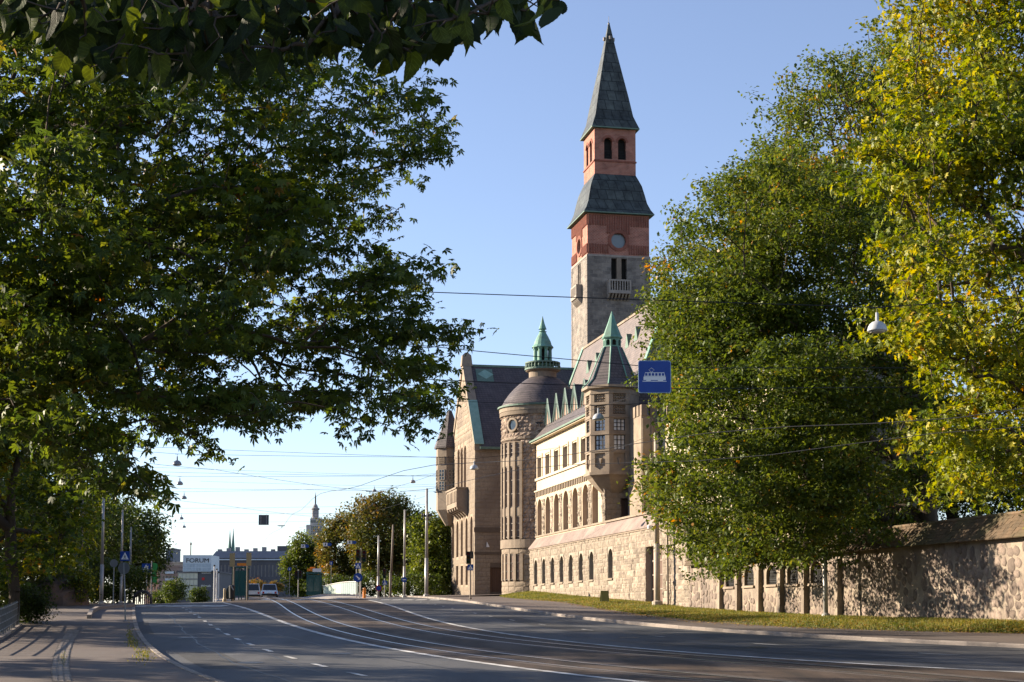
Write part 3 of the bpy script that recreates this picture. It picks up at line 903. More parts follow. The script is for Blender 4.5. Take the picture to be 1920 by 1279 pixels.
for a in uw:
    win(museum, fW(W1), a - 0.75, a + 0.75, zu0, zu1, 0.33, mat('dim_glass', (0.16, 0.11, 0.09), (0.1, 0.07, 0.06), 0.25, 1, 2, spec=0.6), M_wframe, 2, 3, 0.05)
    b = MB()
    b.box(W1 - 0.07, W1 - 0.003, a - 1.0, a - 0.78, zu0 - 0.05, zu1 + 0.3); b.box(W1 - 0.07, W1 - 0.003, a + 0.78, a + 1.0, zu0 - 0.05, zu1 + 0.3)
    b.box(W1 - 0.07, W1 - 0.003, a - 0.778, a + 0.778, zu1 + 0.12, zu1 + 0.3)
    b.build('window_surround', M_cream, museum)
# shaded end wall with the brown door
w_e1 = hita(1202, 960, a_cor)[0]
dw0, dz0 = hita(1165, 972, a_cor); dw1, dz1 = hita(1196, 935, a_cor)
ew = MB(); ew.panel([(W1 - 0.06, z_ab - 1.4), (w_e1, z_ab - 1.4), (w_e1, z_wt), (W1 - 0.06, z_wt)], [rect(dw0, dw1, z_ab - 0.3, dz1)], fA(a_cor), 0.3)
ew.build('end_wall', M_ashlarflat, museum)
coursed(museum, lambda u, v: ((u, a_cor, v), (0, -1, 0), (1, 0, 0)), W1, w_e1, z_ab - 1.2, z_wt, 0.75, 0.42, M_ashlar, 0.05, [(dw0, dw1, z_ab - 1, dz1)], 0, 61, 0.1, 0.3)
win(museum, fA(a_cor), dw0, dw1, z_ab - 0.3, dz1, 0.28, M_wooddark, M_wooddark, 3, 1, 0.03, name='end_door')
# roof of the wing
M_gut = mat('weathered_copper', (0.13, 0.2, 0.16), (0.09, 0.14, 0.11), 0.7, 3, 5)
z_e2 = z_wt + 0.05
rf = MB()
rp = [(W1 - 0.45, z_e2), (W1 + 0.9, z_e2 + 1.55), (5.0, z_e2 + 4.0)]
qs = [[(w, a, z) for a in (a_cor - 0.1, 3.0)] for w, z in rp]
for (q0, q1) in zip(qs[:-1], qs[1:]):
    rf.add([q0[0], q0[1], q1[1], q1[0]], [(0, 1, 2, 3)])
rf.build('wing_roof', M_slate, museum)
rfe = MB(); rfe.add([(w, a_cor - 0.1, z) for w, z in rp] + [(5.0, a_cor - 0.1, z_e2)], [(0, 1, 2, 3)]); rfe.build('roof_end', M_slate, museum)
gt = MB(); gt.box(W1 - 0.58, W1 - 0.44, a_cor - 0.12, 1.6, z_e2 - 0.08, z_e2 + 0.06); gt.build('gutter', M_gut, museum)
MB().box(W1 - 0.45, W1 - 0.003, a_cor, 1.6, z_wt - 0.12, z_wt + 0.02).build('soffit', M_cream, museum)
gd = MB(); gd.tube([(W1 - 0.5, 1.3, z_e2 - 0.1), (W1 - 0.12, 1.25, z_e2 - 0.6), (W1 - 0.12, 1.25, z_ab)], 0.06, 6); gd.build('downpipe', M_polebrown, museum)
# pointed dormers
wd = W1 + 0.78
for px, py in ((1027.8, 748.6), (1044.2, 738.7), (1060.7, 728.9), (1077.5, 720.1), (1096.8, 712)):
    a, zt_ = hitw(px, py, wd)
    zb_ = z_e2 + 1.42; hw = 1.28
    b = MB()
    b.add([(wd, a - hw, zb_), (wd, a + hw, zb_), (wd, a, zt_), (wd + 4.5, a, zt_)], [(0, 1, 2), (0, 2, 3), (1, 3, 2)])
    dm = b.build('dormer', M_slate, museum)
    g = MB(); g.panel([(a - hw * 0.8, zb_ + 0.05), (a + hw * 0.8, zb_ + 0.05), (a, zt_ - 0.35)], [], fW(wd - 0.02), 0)
    g.build('dormer_grille', mat('dormer_board', (0.3, 0.2, 0.15), (0.17, 0.11, 0.085), 0.8, 1.5, 3, stretch=(1, 6, 0.3)), dm)
    e = MB()
    for sg in (-1, 1):
        e.tube([(wd - 0.06, a + sg * hw, zb_), (wd - 0.06, a, zt_ + 0.05)], 0.07, 4)
        e.tube([(wd - 0.06, a + sg * hw * 0.42, zb_), (wd - 0.06, a, zt_ - 0.2)], 0.05, 4)
    e.build('dormer_verge', mat('pale_copper', (0.2, 0.28, 0.24), (0.15, 0.22, 0.19), 0.6, 2), dm)

# ---------------------------------------------------------------- octagonal corner oriel with spire
a_o = a_cor + 0.75
w_o = hita(1148.5, 800, a_o)[0]
oY = float((mworld(w_o, a_o))[1])
ro = 2.02 * 1.0                              # circumradius
k8 = math.cos(math.pi / 8)
def octo(r, z, w=w_o, a=a_o):
    return [(w + r * math.cos(math.pi / 8 + i * math.pi / 4), a + r * math.sin(math.pi / 8 + i * math.pi / 4), z) for i in range(8)]
z_o0 = hita(1150, 888, a_o - 1.8)[1]; z_o1 = hita(1150, 727, a_o - 1.8)[1]
ob = MB()
# walls face by face, with openings on the three faces toward street and camera
wz = [hita(1150, y, a_o - 1.8)[1] for y in (843, 815, 807, 785)]
def face(i, r=ro):
    c0 = math.pi / 8 + (i - 1) * math.pi / 4; c1 = c0 + math.pi / 4
    p = np.array([w_o + r * math.cos(c0), a_o + r * math.sin(c0)]); q = np.array([w_o + r * math.cos(c1), a_o + r * math.sin(c1)])
    d = (q - p); L = np.linalg.norm(d); d /= L; nin = -((p + q) / 2 - np.array([w_o, a_o])); nin /= np.linalg.norm(nin)
    return (lambda u, v, n: (p[0] + d[0] * u + nin[0] * n, p[1] + d[1] * u + nin[1] * n, v)), L
for i in range(8):
    mf, L = face(i)
    hl = []
    if i in (4, 5, 6):
        hl = [rect(L * 0.22, L * 0.78, wz[0], wz[1]), rect(L * 0.22, L * 0.78, wz[2], wz[3]),
              rect(L * 0.2, L * 0.8, wz[3] + 0.35, wz[3] + 1.0), rect(L * 0.2, L * 0.8, wz[3] + 1.25, wz[3] + 1.85),
              [(L * 0.22, z_o0 + 0.55), (L * 0.5, z_o0 + 0.3), (L * 0.78, z_o0 + 0.55), (L * 0.78, wz[0] - 0.22), (L * 0.22, wz[0] - 0.22)]]
    ob.panel(rect(0, L, z_o0, z_o1), hl, mf, 0.16)
    for j, h in enumerate(hl):
        n_ = len(h)
        us = [q[0] for q in h]; vs_ = [q[1] for q in h]
        if j < 2:
            win(museum, mf, min(us), max(us), min(vs_), max(vs_), 0.15, M_glasspale, M_wframedk, 3, 3, 0.03)
        else:
            b = MB(); b.add([mf(u, v, 0.15) for u, v in h], [tuple(range(n_))])
            rg = random.Random(i * 9 + j)
            if j in (2, 3):                          # carved relief: knobs and leaves
                for rr in range(3):
                    for cc in range(5):
                        u = min(us) + (max(us) - min(us)) * (cc + 0.5) / 5; v = min(vs_) + (max(vs_) - min(vs_)) * (rr + 0.5) / 3
                        s = 0.07 * rg.uniform(0.7, 1.2)
                        b.frus([mf(u - s, v - s, .14), mf(u + s, v - s, .14), mf(u + s, v + s, .14), mf(u - s, v + s, .14)], [mf(u - s * .4, v - s * .4, .03), mf(u + s * .4, v - s * .4, .03), mf(u + s * .4, v + s * .4, .03), mf(u - s * .4, v + s * .4, .03)])
            else:
                u = (min(us) + max(us)) / 2; v = (min(vs_) + max(vs_)) / 2
                b.frus([mf(u - .16, v + .25, .14), mf(u, v - .3, .14), mf(u + .16, v + .25, .14)], [mf(u - .1, v + .2, .02), mf(u, v - .22, .02), mf(u + .1, v + .2, .02)])
            b.build('carved_panel', M_carve, museum)
ob.add(octo(ro, z_o1), [tuple(range(8))])
ob.build('oriel_wall', M_carve, museum)
cb = MB()
cb.loops([octo(ro + 0.12, z_o0 + 0.15), octo(ro + 0.12, z_o0 - 0.05), octo(ro * 0.93, z_o0 - 0.25), octo(ro * 0.86, z_o0 - 0.42), octo(ro * 0.66, z_o0 - 0.85), octo(ro * 0.45, z_o0 - 1.25), octo(ro * 0.3, z_o0 - 1.6)])
cb.build('oriel_corbel', M_carve, museum)
cb = MB(); cb.loops([octo(ro + 0.1, z_o1 - 0.05), octo(ro + 0.28, z_o1 + 0.02), octo(ro + 0.28, z_o1 + 0.22), octo(ro - 0.1, z_o1 + 0.26)]); cb.build('oriel_cornice', M_carve, museum)
bd = MB()
for z in (wz[0] - 0.1, wz[1] + 0.02, wz[3] + 0.1, wz[3] + 1.06, z_o1 - 0.4):
    bd.loops([octo(ro + 0.05, z), octo(ro + 0.05, z + 0.1)])
bd.build('oriel_string_course', M_carve, museum)
z_r1 = hita(1149, 652, a_o)[1]; z_r2 = hita(1149, 636, a_o)[1]; z_r3 = hita(1149, 584, a_o)[1]
rr = 17.5 * oY / FOC
sp = MB(); sp.loops([octo(ro + 0.2, z_o1 + 0.23), octo(ro * 0.86, z_o1 + 0.75), octo(rr * 1.0, z_r1)]); sp.build('oriel_roof', M_slate, museum)
rb = MB()
for i in range(8):
    c = math.pi / 8 + i * math.pi / 4
    P = lambda r, z: (w_o + r * math.cos(c), a_o + r * math.sin(c), z)
    rb.tube([P(ro + 0.22, z_o1 + 0.25), P(ro * 0.87, z_o1 + 0.77), P(rr * 1.02, z_r1)], 0.06, 4)
rb.build('roof_rib', M_copper, museum)
ln = MB()
for i in range(8):
    c0 = math.pi / 8 + i * math.pi / 4; r_ = rr * 0.98
    p = np.array([w_o + r_ * math.cos(c0), a_o + r_ * math.sin(c0)]); q = np.array([w_o + r_ * math.cos(c0 + math.pi / 4), a_o + r_ * math.sin(c0 + math.pi / 4)])
    L = np.linalg.norm(q - p); d = (q - p) / L; nn = -(p + q) / 2 + np.array([w_o, a_o]); nn /= np.linalg.norm(nn)
    mf = lambda u, v, n, p=p, d=d, nn=nn: (p[0] + d[0] * u + nn[0] * n, p[1] + d[1] * u + nn[1] * n, v)
    ln.panel(rect(0, L, z_r1, z_r2), [arch(L * 0.2, L * 0.8, z_r1 + 0.1, z_r2 - 0.1)], mf, 0.2)
ln.build('oriel_lantern', M_copper, museum)
c = MB(); c.loops([octo(rr * 0.75, z_r1), octo(rr * 0.75, z_r2)]); c.build('lantern_core', M_dark, museum)
c = MB(); c.loops([octo(rr * 1.1, z_r2), octo(rr * 1.16, z_r2 + 0.08), octo(rr * 1.0, z_r2 + 0.25), octo(rr * 0.42, z_r2 + (z_r3 - z_r2) * 0.62), octo(0.03, z_r3), ]); c.build('oriel_spire', M_copper, museum)

# ---------------------------------------------------------------- round stair tower
RT = np.array(at(1018, 1000, 138.5)); rt_w = float((RT - MO) @ MV); rt_a = float((RT - MO) @ MU)
rR = 77 * 138.5 / FOC
zz = lambda y: at(1018, y, 138.5)[2]
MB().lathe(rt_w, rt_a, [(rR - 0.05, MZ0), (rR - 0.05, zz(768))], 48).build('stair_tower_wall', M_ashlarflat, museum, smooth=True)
vang = math.atan2(-(RT - MO) @ MU - 0, 1)        # unused
cdir = np.array([-RT[0], -RT[1]]); cdir /= np.linalg.norm(cdir)      # toward camera (world)
ang_cam = math.atan2(cdir @ MU[:2], cdir @ MV[:2])                  # in museum axes
def px_ang(px):
    """angle on the tower face for a column of the photograph"""
    s = max(-0.999, min(0.999, (px - 1018) / 77.0))
    return ang_cam + math.asin(s)
def fcyl(r):
    return lambda u, v: ((rt_w + r * math.cos(u / r), rt_a + r * math.sin(u / r), v), (math.cos(u / r), math.sin(u / r), 0), (-math.sin(u / r), math.cos(u / r), 0))
A0, A1 = ang_cam - 1.7, ang_cam + 0.5
sgnw = lambda px: px_ang(px) * rR
u_a, u_b = sorted((sgnw(943.5), sgnw(979)))
zb1 = [zz(y) for y in (1088, 1042, 1030, 1014, 1010, 972, 955, 880, 862, 838, 830)]
po_u, po_z = sgnw(963), zz(803); po_r = 0.5
avt = [(u_a, u_b, zb1[4] - 0.1, zb1[9] + 0.25), (po_u - 0.62, po_u + 0.62, po_z - 0.62, po_z + 0.62)]
coursed(museum, fcyl(rR - 0.04), A0 * rR, A1 * rR, zb1[3], zz(772), 0.52, 0.36, M_rubble, 0.14, avt, 0, 71, 0.35, 0.45)
avb = [(u_a, u_b, zb1[0], zb1[1])]
coursed(museum, fcyl(rR - 0.04), A0 * rR, A1 * rR, MZ0 + 1.5, zb1[2], 0.95, 0.5, M_ashlar, 0.07, avb, 0, 72, 0.08, 0.2)
def ring(name, r0, r1, z0, z1, m, n=48):
    b = MB(); qs = []
    b.lathe(rt_w, rt_a, [(r0, z0), (r1, z0), (r1, z1), (r0, z1)], n)
    return b.build(name, m, museum)
ring('tower_band', rR - 0.1, rR + 0.14, zb1[2], zb1[3], M_carve)
ring('tower_band', rR - 0.1, rR + 0.1, zb1[10], zb1[10] + 0.18, M_carve)
ring('tower_cornice', rR - 0.1, rR + 0.25, zz(777), zz(769), M_carve)
ring('tower_eave', rR - 0.1, rR + 0.4, zz(769) + 0.003, zz(766), M_gut)
de = MB()
for k in range(70):
    u = A0 + (A1 - A0) * k / 70; c, s = math.cos(u), math.sin(u)
    p = np.array([rt_w + (rR + 0.12) * c, rt_a + (rR + 0.12) * s, zz(781)])
    de.obox(p, np.array([c, s, 0]) * 0.09, np.array([-s, c, 0]) * 0.045, (0, 0, 0.17))
de.build('tower_dentils', M_carve, museum)
# strip windows of the stair
nw = 4
fc = fcyl(rR)
def cyl_map(r):
    return lambda u, v, n: (rt_w + (r - n) * math.cos(u / r), rt_a + (r - n) * math.sin(u / r), v)
cm = cyl_map(rR)
for i in range(nw + 1):
    u = u_a + (u_b - u_a) * i / nw
    p, nn, al = fc(u, (zb1[4] + zb1[9]) / 2)
    MB().obox(p, np.array(nn) * 0.17, np.array(al) * 0.13, (0, 0, (zb1[9] - zb1[4]) / 2 + 0.15)).build('stone_mullion', M_carve, museum)
    p, nn, al = fc(u, (zb1[0] + zb1[1]) / 2)
    MB().obox(p, np.array(nn) * 0.1, np.array(al) * 0.16, (0, 0, (zb1[1] - zb1[0]) / 2 + 0.08)).build('stone_mullion', M_carve, museum)
for i in range(nw):
    u0 = u_a + (u_b - u_a) * i / nw + 0.13; u1 = u_a + (u_b - u_a) * (i + 1) / nw - 0.13
    for (v0, v1) in ((zb1[4], zb1[5]), (zb1[6], zb1[7]), (zb1[8], zb1[9])):
        win(museum, cm, u0, u1, v0, v1, -0.015, mat('amber_glass', (0.16, 0.095, 0.065), (0.08, 0.05, 0.038), 0.35, 1.5, 3, spec=0.3), M_wframe, 1, 3, 0.03)
    for (v0, v1) in ((zb1[5], zb1[6]), (zb1[7], zb1[8])):
        b = MB(); b.frus([cm(u0, v0, 0), cm(u1, v0, 0), cm(u1, v1, 0), cm(u0, v1, 0)], [cm(u0 + .05, v0 + .05, -0.1), cm(u1 - .05, v0 + .05, -0.1), cm(u1 - .05, v1 - .05, -0.1), cm(u0 + .05, v1 - .05, -0.1)])
        b.build('stone_panel', M_carve, museum)
    win(museum, cm, u0, u1, zb1[0], zb1[1], -0.015, mat('amber_glass', (.2, .1, .1)), M_wframedk, 1, 3, 0.03)
# porthole
b = MB(); n = 20
inner = [cm(po_u + 0.46 * math.cos(2 * math.pi * i / n), po_z + 0.46 * math.sin(2 * math.pi * i / n), -0.02) for i in range(n)]
b.add(inner, [tuple(range(n))]); b.build('porthole_glass', M_glass, museum)
b = MB(); b.loops([[cm(po_u + r_ * math.cos(2 * math.pi * i / n), po_z + r_ * math.sin(2 * math.pi * i / n), d_) for i in range(n)] for r_, d_ in ((0.64, 0.05), (0.64, -0.16), (0.47, -0.16), (0.44, 0.0))], False, False); b.build('porthole_ring', M_carve, museum)
# dome and lantern
pr = [(rR + 0.35, zz(766)), (77, 762), (72, 752), (64, 741), (55, 731), (45, 722), (35, 714.5), (26, 709)]
pr = [(p if i == 0 else (p[0] * 138.5 / FOC, zz(p[1]))) for i, p in enumerate(pr)]
MB().lathe(rt_w, rt_a, pr, 48).build('dome', M_slate, museum, smooth=True)
s_ = 138.5 / FOC
MB().lathe(rt_w, rt_a, [(26 * s_, zz(710)), (26 * s_, zz(699)), (31 * s_, zz(697)), (33 * s_, zz(695))], 32).build('lantern_drum', M_carve, museum)
M_copperdk = mat('weathered_copper', (0.13, 0.2, 0.16), (0.09, 0.14, 0.11), 0.7, 3, 5)
MB().lathe(rt_w, rt_a, [(29 * s_, zz(695)), (34 * s_, zz(695)), (34 * s_, zz(692)), (29 * s_, zz(692))], 32).build('balcony_floor', M_copperdk, museum)
for k in range(28):
    u = 2 * math.pi * k / 28
    x, y_ = rt_w + 32 * s_ * math.cos(u), rt_a + 32 * s_ * math.sin(u)
    MB().lathe(x, y_, [(0.06, zz(692)), (0.1, zz(688)), (0.05, zz(685)), (0.06, zz(683))], 6).build('baluster', M_copperdk, museum)
MB().lathe(rt_w, rt_a, [(30.5 * s_, zz(683)), (33.5 * s_, zz(683)), (33.5 * s_, zz(680.5)), (30.5 * s_, zz(680.5))], 32).build('balcony_rail', M_copperdk, museum)
for k in range(8):
    u = 2 * math.pi * (k + 0.3) / 8
    x, y_ = rt_w + 15 * s_ * math.cos(u), rt_a + 15 * s_ * math.sin(u)
    MB().lathe(x, y_, [(0.24, zz(692)), (0.24, zz(678)), (0.17, zz(677)), (0.15, zz(657)), (0.22, zz(655)), (0.22, zz(653))], 10).build('lantern_column', M_copper, museum)
MB().lathe(rt_w, rt_a, [(8 * s_, zz(692)), (8 * s_, zz(653))], 12).build('lantern_core', M_dark, museum)
MB().lathe(rt_w, rt_a, [(18 * s_, zz(653)), (21 * s_, zz(652.5)), (20.5 * s_, zz(651)), (17.5 * s_, zz(647.5)), (15.5 * s_, zz(641)), (11 * s_, zz(632)), (7 * s_, zz(625)), (6 * s_, zz(622))], 16).build('lantern_cap', M_copper, museum)
MB().lathe(rt_w, rt_a, [(7 * s_, zz(623)), (8 * s_, zz(622)), (5 * s_, zz(621.5)), (5 * s_, zz(618)), (8 * s_, zz(617.5)), (7.2 * s_, zz(616)), (4 * s_, zz(607)), (0.4 * s_, zz(593))], 12).build('lantern_spire', M_copper, museum)
# ---------------------------------------------------------------- gabled street wing
pg = at(890, 1115, 147.0); g_w = float((pg - MO) @ MV); g_a = float((pg - MO) @ MU)
g_b = hitw(845.5, 1110, g_w)[0]                    # far corner
g_m = (g_a + g_b) / 2
z_ge = hitw(889, 842, g_w)[1]                      # eave
z_gp = hitw(870, 690, g_w)[1]                      # apex of the wall
G = lambda px, py: hitw(px, py, g_w)
holes = []; gw = []
for px, yt in ((860, 842), (866, 838.6), (872, 835)):
    a, z1 = G(px, yt); z0 = G(px, 914)[1]; gw.append((a, 0.62, z0, z1, True, 'up'))
for px, yt, yb in ((849.8, 980.5, 1046), (857.7, 977, 1044.5), (866, 974, 1043), (874.8, 971, 1041.5), (884, 968, 1040)):
    a, z1 = G(px, yt); z0 = G(px, yb)[1]; gw.append((a, 0.6, z0, z1, True, 'mid'))
for px in (857.2, 866, 875):
    a, z1 = G(px, 1061); z0 = G(px, 1097)[1]; gw.append((a, 0.62, z0, z1, False, 'low'))
zm = [w_ for w_ in gw if w_[5] == 'mid']; zmt = sum(w_[3] for w_ in zm) / 5; zmb = sum(w_[2] for w_ in zm) / 5
gw = [(a, h, (zmb if k == 'mid' else z0), (zmt if k == 'mid' else z1), ar_, k) for a, h, z0, z1, ar_, k in gw]
for a, h, z0, z1, ar_, k in gw:
    holes.append(arch(a - h, a + h, z0, z1) if ar_ else rect(a - h, a + h, z0, z1))
gb = MB()
gb.panel([(g_a, MZ0), (g_b, MZ0), (g_b, z_ge), (g_m, z_gp), (g_a, z_ge)], holes, fW(g_w), 0.5)
gb.build('gable_wall', mat('gable_stone', (0.3, 0.228, 0.165), (0.24, 0.18, 0.13), 0.88, 3, 6, 0.35, 12, c3=(0.34, 0.26, 0.19), s3=0.25), museum)
for a, h, z0, z1, ar_, k in gw:
    win(museum, fW(g_w), a - h, a + h, z0, z1, 0.42, mat('brown_glass', (0.13, 0.085, 0.06), (0.08, 0.055, 0.04), 0.3, 1, 2, spec=0.5), M_wframe, 2, 5 if k != 'low' else 3, 0.045, ar_)
avg = [(a - h - 0.05, a + h + 0.05, z0 - 0.05, z1 + 0.05) for a, h, z0, z1, ar_, k in gw]
coursed(museum, lambda u, v: ((g_w, u, v), (-1, 0, 0), (0, 1, 0)), g_a, g_b, 1.8, z_ge, 1.1, 0.46, M_ashlar, 0.035, avg, 0, 81, 0.06, 0.25)
# rough stones filling the gable triangle, row by row
v = z_ge
while v < z_gp - 0.7:
    t = (v + 0.45 - z_ge) / (z_gp - z_ge)
    u0, u1 = g_a + (g_m - g_a) * t + 0.25, g_b + (g_m - g_b) * t - 0.25
    if u1 - u0 > 0.5:
        coursed(museum, lambda u, vv: ((g_w, u, vv), (-1, 0, 0), (0, 1, 0)), u0, u1, v, v + 0.43, 0.7, 0.43, M_ashlar, 0.06, avg, 0, int(v * 100), 0.25, 0.35)
    v += 0.43
# end wall toward the camera, ashlar, with door and bands
gdw0, gdz0 = hita(919, 1110, g_a); gdz1 = hita(919, 1064, g_a)[1]; gdw1 = hita(946, 1064, g_a)[0]
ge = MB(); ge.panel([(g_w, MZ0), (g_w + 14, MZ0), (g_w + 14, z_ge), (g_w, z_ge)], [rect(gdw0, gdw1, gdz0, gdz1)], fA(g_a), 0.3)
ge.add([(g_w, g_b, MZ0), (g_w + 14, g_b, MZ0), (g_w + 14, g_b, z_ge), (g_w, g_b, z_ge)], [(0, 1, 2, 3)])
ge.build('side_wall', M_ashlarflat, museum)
zba = [hita(905, y, g_a)[1] for y in (998, 989, 1040, 1035)]
coursed(museum, lambda u, v: ((u, g_a, v), (0, -1, 0), (1, 0, 0)), g_w, g_w + 6.5, 1.8, z_ge - 0.05, 1.05, 0.43, M_ashlar, 0.045,
        [(gdw0, gdw1, gdz0 - 2, gdz1 + 0.05)], 0, 82, 0.08, 0.3)
win(museum, fA(g_a), gdw0, gdw1, gdz0, gdz1, 0.26, M_wooddark, M_wooddark, 4, 2, 0.04, name='side_door')
MB().box(g_w - 0.1, g_w + 7, g_a - 0.12, g_a - 0.055, zba[0], zba[1]).build('string_course', M_ashlarflat, museum)
MB().box(g_w - 0.06, g_w + 7, g_a - 0.1, g_a - 0.055, zba[2], zba[3]).build('string_course', M_ashlarflat, museum)
tw0, tz0 = hita(911.5, 1026, g_a); b = MB()
b.frus([(tw0, g_a - 0.2, tz0), (tw0 + 0.3, g_a - 0.2, tz0), (tw0 + 0.05, g_a - 0.2, tz0 + 0.5)], [(tw0, g_a - 0.08, tz0), (tw0 + 0.3, g_a - 0.08, tz0), (tw0 + 0.05, g_a - 0.08, tz0 + 0.5)]); b.build('white_sign', M_white, museum)  # small white triangular sign on the side wall
# roof of the gabled wing
z_rg = hita(920, 687, g_m)[1]
z_re = hita(915, 838, g_a - 0.5)[1]
gr_ = MB()
for sg, a_e in ((-1, g_a - 0.5), (1, g_b + 0.5)):
    gr_.add([(g_w + 0.5, a_e, z_re), (g_w + 20, a_e, z_re), (g_w + 20, g_m, z_rg), (g_w + 0.5, g_m, z_rg)], [(0, 1, 2, 3)])
gr_.build('gable_roof', M_slate, museum)
MB().box(g_w + 0.4, g_w + 20, g_m - 0.15, g_m + 0.15, z_rg - 0.1, z_rg + 0.12).build('roof_ridge', M_copperdk, museum)
MB().box(g_w + 0.4, g_w + 9, g_a - 0.62, g_a - 0.4, z_re - 0.22, z_re + 0.02).build('gutter', M_copperdk, museum)
# parapet coping of the gable
cp = MB(); z_c = z_gp + 0.85
sl = (z_c - z_ge - 0.6) / (g_m - g_a)
for a_e in (g_a, g_b):
    d = (g_m - a_e)
    cp.frus([(g_w - 0.1, a_e - 0.25 * math.copysign(1, d), z_ge - 0.2), (g_w + 0.75, a_e - 0.25 * math.copysign(1, d), z_ge - 0.2), (g_w + 0.75, a_e - 0.25 * math.copysign(1, d), z_ge + 0.55), (g_w - 0.1, a_e - 0.25 * math.copysign(1, d), z_ge + 0.55)],
            [(g_w - 0.1, g_m, z_c - 0.9), (g_w + 0.75, g_m, z_c - 0.9), (g_w + 0.75, g_m, z_c), (g_w - 0.1, g_m, z_c)])
cp.build('gable_coping', M_carve, museum)
cg = MB()
aa = lambda t: g_a - 0.27 + (g_m - g_a + 0.27) * t
zc = lambda t: z_ge + 0.57 + (z_c - z_ge - 0.55) * t
cg.frus([(g_w - 0.12, aa(-0.02), zc(-0.02)), (g_w + 0.8, aa(-0.02), zc(-0.02)), (g_w + 0.8, aa(-0.02), zc(-0.02) + .06), (g_w - 0.12, aa(-0.02), zc(-0.02) + .06)],
        [(g_w - 0.12, aa(0.5), zc(0.5)), (g_w + 0.8, aa(0.5), zc(0.5)), (g_w + 0.8, aa(0.5), zc(0.5) + .06), (g_w - 0.12, aa(0.5), zc(0.5) + .06)])
cg.build('copper_flashing', mat('flashing_copper', (0.24, 0.37, 0.31), (0.18, 0.3, 0.25), 0.6, 2), museum)
MB().loops([[(g_w - 0.2, g_m - 0.5, z_c - 0.6), (g_w + 0.9, g_m - 0.5, z_c - 0.6), (g_w + 0.9, g_m + 0.5, z_c - 0.6), (g_w - 0.2, g_m + 0.5, z_c - 0.6)],
            [(g_w - 0.1, g_m - 0.3, z_c + 0.5), (g_w + 0.8, g_m - 0.3, z_c + 0.5), (g_w + 0.8, g_m + 0.3, z_c + 0.5), (g_w - 0.1, g_m + 0.3, z_c + 0.5)],
            [(g_w + 0.2, g_m - 0.12, z_c + 0.8), (g_w + 0.5, g_m - 0.12, z_c + 0.8), (g_w + 0.5, g_m + 0.12, z_c + 0.8), (g_w + 0.2, g_m + 0.12, z_c + 0.8)]]).build('gable_apex_stone', M_carve, museum)
# roof light: pale diamond in a dark copper field
def on_roof(w, t, n=0.04):
    a = g_a - 0.5 + (g_m - g_a + 0.5) * t; z = z_re + (z_rg - z_re) * t
    L = math.hypot(g_m - g_a + 0.5, z_rg - z_re)
    return (w, a - n * (z_rg - z_re) / L, z + n * (g_m - g_a + .5) / L)
b = MB(); b.add([on_roof(g_w + x, t) for x, t in ((1.2, .8), (2.9, .8), (2.9, .96), (1.2, .96))], [(0, 1, 2, 3)]); b.build('roof_hatch', M_copperdk, museum)
b = MB(); b.add([on_roof(g_w + x, t, .06) for x, t in ((1.35, .89), (2.15, .83), (2.95, .89), (2.15, .95))], [(0, 1, 2, 3)]); b.build('diamond_plate', MATS['flashing_copper'], museum)
# balcony on the gable front
ba0 = hitw(856, 940, g_w - 1.15)[0]; ba1 = hitw(837.5, 940, g_w - 1.15)[0]
bz1 = hitw(856, 916, g_w - 1.15)[1]; bz0 = hitw(856, 950, g_w - 1.15)[1]
b = MB(); b.box(g_w - 1.15, g_w - 0.04, ba0, ba1, bz0, bz1); bal = b.build('balcony', M_carve, museum)
for i in range(7):
    a = ba0 + (ba1 - ba0) * (i + 0.5) / 7
    MB().box(g_w - 1.22, g_w - 1.152, a - 0.22, a + 0.22, bz0 + 0.5, bz1 - 0.2).build('balcony_panel', M_ashlar, bal)
MB().box(g_w - 1.25, g_w - 0.04, ba0 - 0.1, ba1 + 0.1, bz1 + 0.003, bz1 + 0.16).build('balcony_coping', M_carve, bal)
for i in range(5):
    a = ba0 + 0.25 + (ba1 - ba0 - 0.5) * i / 4
    b = MB(); b.frus([(g_w - 0.04, a - 0.2, bz0 - 0.95), (g_w - 0.04, a - 0.2, bz0), (g_w - 1.1, a - 0.2, bz0), (g_w - 1.05, a - 0.2, bz0 - 0.25), (g_w - 0.5, a - 0.2, bz0 - 0.5)],
                     [(g_w - 0.04, a + 0.2, bz0 - 0.95), (g_w - 0.04, a + 0.2, bz0), (g_w - 1.1, a + 0.2, bz0), (g_w - 1.05, a + 0.2, bz0 - 0.25), (g_w - 0.5, a + 0.2, bz0 - 0.5)])
    b.build('balcony_corbel', M_carve, bal)
